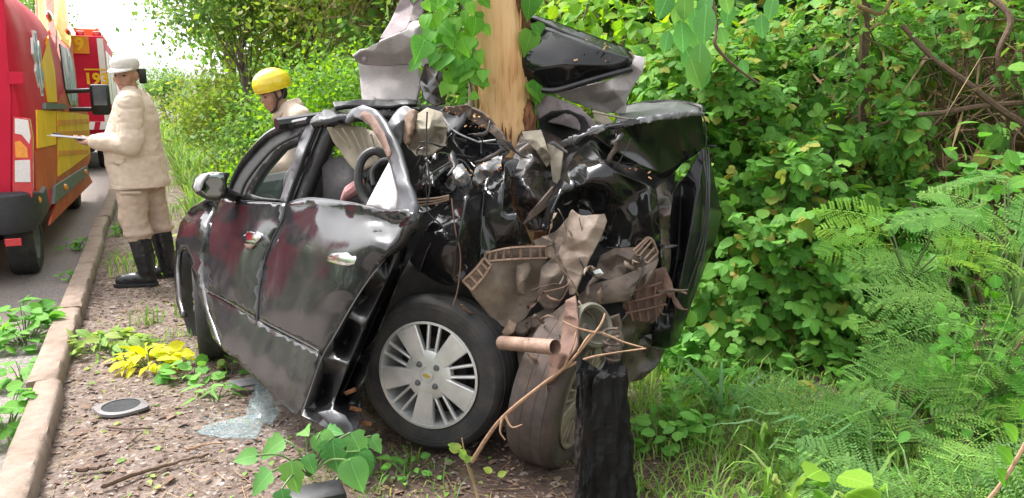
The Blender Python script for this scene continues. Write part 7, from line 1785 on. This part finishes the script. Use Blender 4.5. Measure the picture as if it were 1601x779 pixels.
heap('weed_patch', 'leafy weed clump against the outer face of the kerb joint', (6, 660), None, .15, .2, .2, 90, .07, [OVAL, ROUND], M_['leaf_weed'], 3, 'weed')
heap('weed_patch', 'tiny weed on the asphalt beside the van wheel', (118, 385), None, .16, .12, .12, 40, .06, [OVAL], M_['leaf_weed'], 4, 'weed')
heap('weed_patch', 'small weed tuft at the kerb near the rear wheel of the van', (108, 428), None, .1, .08, .08, 26, .05, [OVAL], M_['leaf_weed'], 5, 'weed')
heap('wilted_leaves', 'heap of bright yellow wilted leaves on the soil by the front wheel', (236, 572), None, .18, .11, .1, 80, .085, [LANCE, OVAL, LANCE], M_['leaf_yellow'], 6, 'leaves')
heap('cut_greenery', 'wilting pale green cuttings lying between the kerb and the yellow leaves', (165, 548), None, .28, .15, .1, 120, .08, [LANCE, OVAL], M_['leaf_cut'], 7, 'leaves')
heap('seedling', 'low round-leaved seedling beside the front tyre', (300, 590), None, .12, .09, .1, 26, .065, [ROUND], M_['leaf_weed'], 8)
heap('seedling', 'slender-leaved seedling on the soil before the sill', (335, 628), None, .09, .08, .12, 16, .09, [LANCE], M_['leaf_weed'], 9)
heap('seedling', 'small green sprout close behind the front tyre', (360, 582), None, .05, .05, .09, 8, .06, [ROUND], M_['leaf_dense'], 10)
heap('weed_patch', 'grassy weed at the foot of the capped person', (196, 368), None, .1, .08, .16, 60, .09, [LANCE], M_['leaf_weed'], 11, 'weed')
heap('weed_patch', 'pale weed behind the black boots', (252, 405), None, .16, .14, .3, 70, .14, [LANCE, OVAL], M_['leaf_cut'], 12, 'weed')
# broad lobed seedling in front of the wheel
rng = random.Random(31); c = Vector((P(480, 760, 2.36).x, 2.36, 0)); c.z = gz(c.x, c.y)
bl = thing('broad_leaved_seedling', c, 'seedling with large lobed drooping leaves in front of the torn door flap', 'plant')
it = []
for (u, v, s_, dx, dz, Y) in [(445, 700, 62, -.8, -.5, 2.42), (475, 682, 48, .1, .2, 2.46), (500, 690, 56, .3, -.5, 2.42), (520, 700, 76, .1, -1, 2.4), (548, 690, 66, .5, -.9, 2.44), (562, 720, 70, .1, -1, 2.4), (455, 735, 70, .15, -1, 2.32), (425, 750, 62, -.6, -.6, 2.3), (548, 735, 72, .35, -1, 2.34), (580, 690, 40, .4, -.6, 2.5), (480, 720, 44, .3, -.8, 2.36), (400, 722, 46, -1, .05, 2.34), (440, 775, 50, .2, -.8, 2.26), (510, 682, 40, .6, .2, 2.48)]:
    p = P(u, v - s_ * .2, Y); it.append((p, V((dx, -.35, dz * .8)), V((-.15, -.75, .85)), s_ * .78 * Y * 1.03 / F))
    ptube('stem', [(484, 745, 2.38), ((484 + u) / 2, (720 + v) / 2 - 8, (2.38 + Y) / 2), (u, v - s_ * .2, Y)], .0035, M_['stem_green'], bl)
foliage(bl, 'leaf', [LOBED, LOBED, HEART], M_['leaf_broad'], it)
MB().box(c + V((-.02, .05, .05)), (.2, .14, .09), Matrix.Rotation(.4, 3, 'Z'), bev=.02)
tag(MB().box(c + V((.0, .1, .04)), (.2, .13, .09), Matrix.Rotation(.4, 3, 'Z'), bev=.025).build('plastic_lump', M_['plastic']), 'dark broken plastic lump under the broad-leaved seedling', 'scrap')
# dry weed stalk before the wheel
st_ = thing('weed_stalk', P(750, 790, 2.35), 'thin yellow-green weed stalk standing in front of the silver wheel', 'plant')
ptube('stalk', [(752, 800, 2.34), (742, 760, 2.34), (730, 725, 2.34), (722, 685, 2.34)], [.005, .0045, .004, .002], M_['straw'], st_, 5)
ptube('stalk', [(742, 762, 2.34), (736, 735, 2.34), (714, 702, 2.33)], [.004, .003, .002], M_['straw'], st_, 5)
it = [(P(u, v, 2.33), V((rng.uniform(-1, 1), -.3, .4)), V((0, -1, .5)), .035) for u, v in ((722, 700), (718, 706), (728, 712), (726, 722), (716, 700), (733, 716), (770, 738), (778, 744))]
foliage(st_, 'leaf', [OVAL], M_['leaf_cut'], it)
# round pale leaves and a sprig at the lower right
rl = thing('round_leaved_plant', G(1300, 772), 'plant with large round pale leaves among the low fronds', 'plant'); it = []
for (u, v, s_) in ((1285, 735, 60), (1310, 745, 62), (1325, 770, 64), (1295, 775, 44), (1270, 752, 40), (1275, 780, 40)):
    it.append((P(u, v, 2.15), V((rng.uniform(-.6, .6), -.5, .2)), V((0, -.55, 1)), s_ * 2.2 / F))
foliage(rl, 'leaf', [ROUND], M_['leaf_bright'], it)
sg = thing('leafy_sprig', P(1560, 779, 1.75), 'leafy sprig on a bare twig at the edge of the feathery plants', 'plant')
ptube('stem', [(1530, 800, 1.75), (1570, 750, 1.75), (1605, 690, 1.75), (1625, 640, 1.75)], .005, M_['twig_pale'], sg)
foliage(sg, 'leaf', [OVAL], M_['leaf_vine'], [(P(u, v, 1.75), V((dx, -.3, .9)), V((0, -.8, .7)), s_ * 1.8 / F) for u, v, s_, dx in ((1590, 690, 42, -.6), (1582, 725, 44, -.7), (1600, 745, 44, .6), (1575, 760, 40, -.5), (1596, 655, 44, .4), (1610, 710, 40, .6))])

# ================================================================== background trees and scrub
def far_tree(label, base, h, cr, n, leaf, m, seed, trunk_r=.1, crown_c=None, cat='tree', group=None, nclump=40, lean=(0, 0), name='tree', low=.35):
    rr = random.Random(seed); b0 = Vector(base); b0.z = gz(b0.x, b0.y); root = thing(name, b0, label, cat, group); mb = MB()
    top = b0 + V((lean[0], lean[1], h)); pts = limb(mb, b0, b0.lerp(top, .8), trunk_r, trunk_r * .4, rr, .07, 8)
    cc = []; cx = top + V((0, 0, -cr[2] * .7))
    for k in range(nclump):
        d = rv(rr).normalized(); q = rr.random() ** .45; p = cx + V((d.x * cr[0], d.y * cr[1], d.z * cr[2])) * q * (1 + .4 * noise.noise(d * 2 + V((seed, 0, 0))))
        if p.z < b0.z + h * low * .3: p.z = b0.z + h * low * .3 + rr.random() * .5
        cc.append(p)
        if k % 2 == 0:
            s_ = rr.choice(pts[len(pts) // 3:]); mb.tube(smooth_path([s_, s_.lerp(p, .5) + rv(rr, .12), p], 3), [trunk_r * .3, trunk_r * .25, trunk_r * .2, trunk_r * .16, trunk_r * .12, trunk_r * .1, trunk_r * .06], 5)
    mb.build('trunk', M_['trunk_grey'], root)
    per = n // nclump; rs = np.random.RandomState(seed); ps = []
    for p in cc:
        r_ = rs.uniform(.5, 1.0) * (cr[0] * cr[1] * cr[2]) ** (1 / 3) * .36
        ps.append(np.array(tuple(p)) + rs.normal(0, 1, (per, 3)) * np.array([r_, r_, r_ * .7]))
    ps = np.concatenate(ps); k = len(ps)
    d = rs.normal(0, 1, (k, 3)); d[:, 2] -= .4; d /= np.linalg.norm(d, axis=1)[:, None]
    nn = rs.normal(0, .6, (k, 3)); nn[:, 2] += 1; x = np.cross(d, nn); x /= np.linalg.norm(x, axis=1)[:, None]
    s_ = leaf * rs.uniform(.6, 1.4, (k, 1))
    v4 = np.stack([ps, ps + d * s_ * .45 + x * s_ * .3, ps + d * s_, ps + d * s_ * .45 - x * s_ * .3], 1) - np.array(tuple(b0))
    f4 = (np.array([(0, 1, 2), (0, 2, 3)])[None] + np.arange(k)[:, None, None] * 4).reshape(-1, 3)
    me = mesh_np('crown', v4.reshape(-1, 3), f4, M_[m], np.repeat(rs.rand(k), 2)); o = bpy.data.objects.new('crown', me); COL.objects.link(o); o.parent = root
    return root
def at(u, Y): return V((P(u, 300, Y).x, Y, 0))
far_tree('tall green tree leaning out over the road beyond the grass', at(402, 15), 4.6, (1.4, 1.3, 1.1), 7000, .085, 'leaf_far', 1, .09, nclump=60, lean=(-.7, 0))
far_tree('slim tree with visible trunk behind the yellow helmet', at(393, 12), 4.6, (1.1, 1.0, 1.5), 8000, .085, 'leaf_far', 2, .055, nclump=46)
far_tree('loose yellowish tree right of the slim one', at(450, 13), 4.9, (1.5, 1.2, 1.9), 10000, .085, 'leaf_far_yellow', 3, .06, nclump=50)
far_tree('pale scrubby tree left of the upturned roof', at(515, 12), 4.8, (1.5, 1.3, 2.0), 10000, .085, 'leaf_far_yellow', 4, .07, nclump=50)
far_tree('thin tree behind the headliner with brownish foliage', at(590, 10.5), 5.0, (1.5, 1.2, 2.1), 10000, .085, 'leaf_far_yellow', 5, .06, nclump=44)
far_tree('green tree behind the bare trunk', at(720, 10), 5.2, (1.6, 1.3, 2.2), 9000, .13, 'leaf_far', 6, .07, nclump=50)
far_tree('tree behind the folded roof with fine leaves', at(880, 9.5), 5.2, (1.6, 1.3, 2.2), 9000, .12, 'leaf_far_yellow', 7, .07, nclump=50)
far_tree('dark tree deep in the thicket beyond the creeper', at(1040, 8.5), 5.4, (1.6, 1.3, 2.3), 9000, .13, 'leaf_dense', 8, .07, nclump=50)
far_tree('dark tree deep in the thicket behind the three-leaflet shrubs', at(1230, 7.6), 5.4, (1.7, 1.2, 2.5), 10000, .13, 'leaf_dense', 9, .08, nclump=55)
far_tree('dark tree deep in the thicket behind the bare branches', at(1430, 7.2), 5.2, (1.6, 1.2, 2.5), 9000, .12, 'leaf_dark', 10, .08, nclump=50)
far_tree('dark tree at the far edge of the thicket', at(1620, 7.0), 5.2, (1.6, 1.2, 2.5), 9000, .12, 'leaf_dense', 11, .08, nclump=50)
far_tree('distant tree above the fire engine', RP(42, -4.6), 5.4, (2.0, 2.4, 1.8), 7000, .2, 'leaf_far', 12, .16, nclump=44)
far_tree('distant rounded tree beyond the mirror of the fire engine', RP(50, .9), 2.9, (1.5, 1.5, 1.2), 5000, .14, 'leaf_far', 13, .12, nclump=40)
far_tree('distant tree past the motorcycle along the verge', RP(40, 6.6), 3.4, (1.8, 2.0, 1.5), 6000, .16, 'leaf_far', 14, .12, nclump=44)
for k, (u, Y, h, rx, m, lb) in enumerate([(330, 20, 1.3, 1.2, 'leaf_far', 'low bush at the far end of the grass verge'), (385, 13.5, 1.9, 1.3, 'leaf_far_yellow', 'light green bush in the grass below the leaning tree'), (450, 10.5, 1.3, .9, 'leaf_far', 'bush in the grass behind the yellow helmet'), (520, 8.6, 1.7, .8, 'leaf_far', 'leafy bush behind the shoulder of the helmeted person'), (560, 8.2, 1.8, .8, 'leaf_bright', 'bright bush behind the grey headliner'), (650, 7.8, 2.2, .9, 'leaf_far', 'bush filling the gap behind the bare trunk'), (760, 7.6, 2.4, .9, 'leaf_far', 'bush behind the wreck between trunk and folded roof'), (890, 7.2, 2.3, .8, 'leaf_far_yellow', 'yellowish bush below the folded roof'), (425, 8.3, .7, .6, 'leaf_bright', 'low bright bush seen through the car window'), (480, 8.0, 1.3, .6, 'leaf_bright', 'small bright bush beside the helmeted person')]):
    far_tree(lb, at(u, Y), h, (rx, rx * .8, h * .5), 5200, .055 if Y < 10 else .075, m, 40 + k, .03, nclump=30, cat='bush', name='bush', low=.1)
# the wood behind everything on the right: one mass
def wood(name, label, n, seed, boxs, leaf, m, wd=.3):
    rs = np.random.RandomState(seed); ps = []
    for (x0, x1, y0, y1, z0, z1, k) in boxs:
        c = rs.uniform((x0, y0, z0), (x1, y1, z1), (k, 3)); ps.append((c[:, None] + rs.normal(0, .28, (k, n // len(boxs) // k, 3))).reshape(-1, 3))
    ps = np.concatenate(ps); k = len(ps); d = rs.normal(0, 1, (k, 3)); d[:, 2] -= .4; d /= np.linalg.norm(d, axis=1)[:, None]
    nn = rs.normal(0, .6, (k, 3)); nn[:, 2] += 1; x = np.cross(d, nn); x /= np.linalg.norm(x, axis=1)[:, None]; s_ = leaf * rs.uniform(.6, 1.4, (k, 1))
    v4 = np.stack([ps, ps + d * s_ * .45 + x * s_ * wd, ps + d * s_, ps + d * s_ * .45 - x * s_ * wd], 1)
    f4 = (np.array([(0, 1, 2), (0, 2, 3)])[None] + np.arange(k)[:, None, None] * 4).reshape(-1, 3)
    me = mesh_np(name, v4.reshape(-1, 3), f4, M_[m], np.repeat(rs.rand(k), 2)); o = bpy.data.objects.new(name, me); put(o); tag(o, label, 'wood', kind='stuff')
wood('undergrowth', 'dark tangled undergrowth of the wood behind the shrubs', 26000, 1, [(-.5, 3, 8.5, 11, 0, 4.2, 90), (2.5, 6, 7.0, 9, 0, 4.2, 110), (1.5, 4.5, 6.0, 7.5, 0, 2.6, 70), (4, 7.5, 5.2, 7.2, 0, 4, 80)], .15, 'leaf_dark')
wood('far_wood', 'light green wood far behind the grass verge', 26000, 2, [(-8.3, -2, 20, 26, 0, 4.5, 110), (-4, 4, 13, 18, 0, 6, 110), (3, 12, 10, 14, 0, 6, 90)], .26, 'leaf_far')
wood('dry_brush', 'brown dry brush tangled behind the shrubs', 13500, 3, [(2.5, 4.3, 5.0, 5.6, .3, 1.6, 40), (3.0, 5.2, 5.4, 6.6, .1, 1.9, 60), (-2.2, .5, 9.5, 11, 1.2, 3.8, 50)], .42, 'straw', .018)

# unseen woods added across the road and behind, to darken the car paint's reflections
def wood_rs(name, label, n, seed, boxs, leaf, m):
    rs = np.random.RandomState(seed); out = []
    for (s0, s1, l0, l1, z0, z1, k) in boxs:
        c = rs.uniform((s0, l0, z0), (s1, l1, z1), (k, 3)); out.append((c[:, None] + rs.normal(0, .5, (k, n // len(boxs) // k, 3))).reshape(-1, 3))
    q = np.concatenate(out); ps = np.stack([q[:, 0] * RD.x + q[:, 1] * LD.x, q[:, 0] * RD.y + q[:, 1] * LD.y, np.maximum(q[:, 2], .05)], 1); k = len(ps)
    d = rs.normal(0, 1, (k, 3)); d /= np.linalg.norm(d, axis=1)[:, None]; nn = rs.normal(0, .6, (k, 3)); nn[:, 2] += 1; x = np.cross(d, nn); x /= np.linalg.norm(x, axis=1)[:, None]; s_ = leaf * rs.uniform(.6, 1.4, (k, 1))
    v4 = np.stack([ps, ps + d * s_ * .45 + x * s_ * .3, ps + d * s_, ps + d * s_ * .45 - x * s_ * .3], 1)
    f4 = (np.array([(0, 1, 2), (0, 2, 3)])[None] + np.arange(k)[:, None, None] * 4).reshape(-1, 3)
    me = mesh_np(name, v4.reshape(-1, 3), f4, M_[m], np.repeat(rs.rand(k), 2)); o = bpy.data.objects.new(name, me); put(o); tag(o, label, 'wood', kind='stuff')
wood_rs('reflected_wood', 'unseen green wood added across the road to darken reflections', 20000, 5, [(-14, 4, -15, -11, 0, 4.6, 150), (4, 26, -15.5, -11.5, 0, 4.6, 170)], .4, 'leaf_far')
wood_rs('reflected_wood', 'unseen green wood added behind the viewer to darken reflections', 12000, 6, [(-16, -3, 2.2, 7, 0, 4.0, 170)], .36, 'leaf_dense')
# low leaves hiding the soil of the bank
def cover(name, label, region, n, tpl, m, size, h, seed, keep=None):
    rr = random.Random(seed); s0, s1, l0, l1 = region; vs, fs, ti, b_ = [], [], [], 0
    for i in range(n):
        s, l = rr.uniform(s0, s1), rr.uniform(l0, l1); dn = noise.noise(V((s * 1.4, l * 1.4, seed)))
        if keep and not keep(s, l, dn): continue
        p = RP(s, l, ground_z(s, l) + h * rr.random() ** 1.5 * (1 + dn) + .01); a = rr.uniform(0, 6.283)
        B = np.array(basis(V((math.cos(a), math.sin(a), rr.gauss(0, .3))), V((rr.gauss(0, .35), rr.gauss(0, .35) - .3, 1)))) * size * rr.uniform(.5, 1.4)
        vs.append(tpl[0] @ B.T + np.array(tuple(p))); fs.append(tpl[1] + b_); b_ += len(tpl[0]); ti.append(np.full(len(tpl[1]), rr.random()))
    me = mesh_np(name, np.concatenate(vs), np.concatenate(fs), M_[m], np.concatenate(ti), smooth=True); o = bpy.data.objects.new(name, me); put(o); tag(o, label, 'ground cover', kind='stuff')
cover('ground_cover', 'small-leaved ground cover over the bank', (.5, 3.8, 2.3, 5.0), 2600, OVAL, 'leaf_weed', .055, .2, 21, lambda s, l, d: d > -.35 and l > 2.2)
cover('ground_cover', 'dark leaves low under the feathery plants', (.3, 3.4, 2.7, 5.2), 1800, TRI, 'leaf_dense', .09, .22, 22, lambda s, l, d: d > -.3)
fern('spreading feathery plant over the bank between grass and fronds', V((P(1400, 640, 2.8).x, 2.8, .1)), .4, 12, 21, 1.2, .5)
fern('feathery plant in the lower bank with bright fronds', V((P(1480, 760, 2.2).x, 2.2, .05)), .36, 12, 22, 1.2, .45)
fern('feathery plant half hidden behind the sprawling one', V((P(1600, 690, 2.45).x, 2.45, .15)), .42, 12, 23, 1.1, .6)

heap('weed_patch', 'low leafy weeds beside the charred post', (1050, 690), None, .2, .16, .16, 70, .06, [OVAL, ROUND], M_['leaf_weed'], 61, 'weed')
heap('weed_patch', 'scattered weeds on the dark soil beyond the charred post', (1100, 640), None, .22, .2, .18, 80, .06, [OVAL, TRI], M_['leaf_weed'], 62, 'weed')
heap('weed_patch', 'small weeds under the silver wheel', (640, 745), None, .2, .1, .05, 26, .035, [OVAL], M_['leaf_weed'], 63, 'weed')
fern('full yellow-green feathery plant at the upper bank', V((P(1600, 380, 3.0).x, 3.0, .55)), .38, 10, 31, 1.1, .8)
fern('feathery plant with long drooping fronds under the full one', V((P(1570, 450, 3.0).x, 3.0, .4)), .36, 9, 32, 1.1, .6)
bush('shrub', 'fine-leaved shrub closing the gap above the bare branches', 'shrub', P(1570, 60, 5.2), (.7, .5, .6), 900, .085, [TRIO, TRI], M_['leaf_dense'], 71, nobj=250)
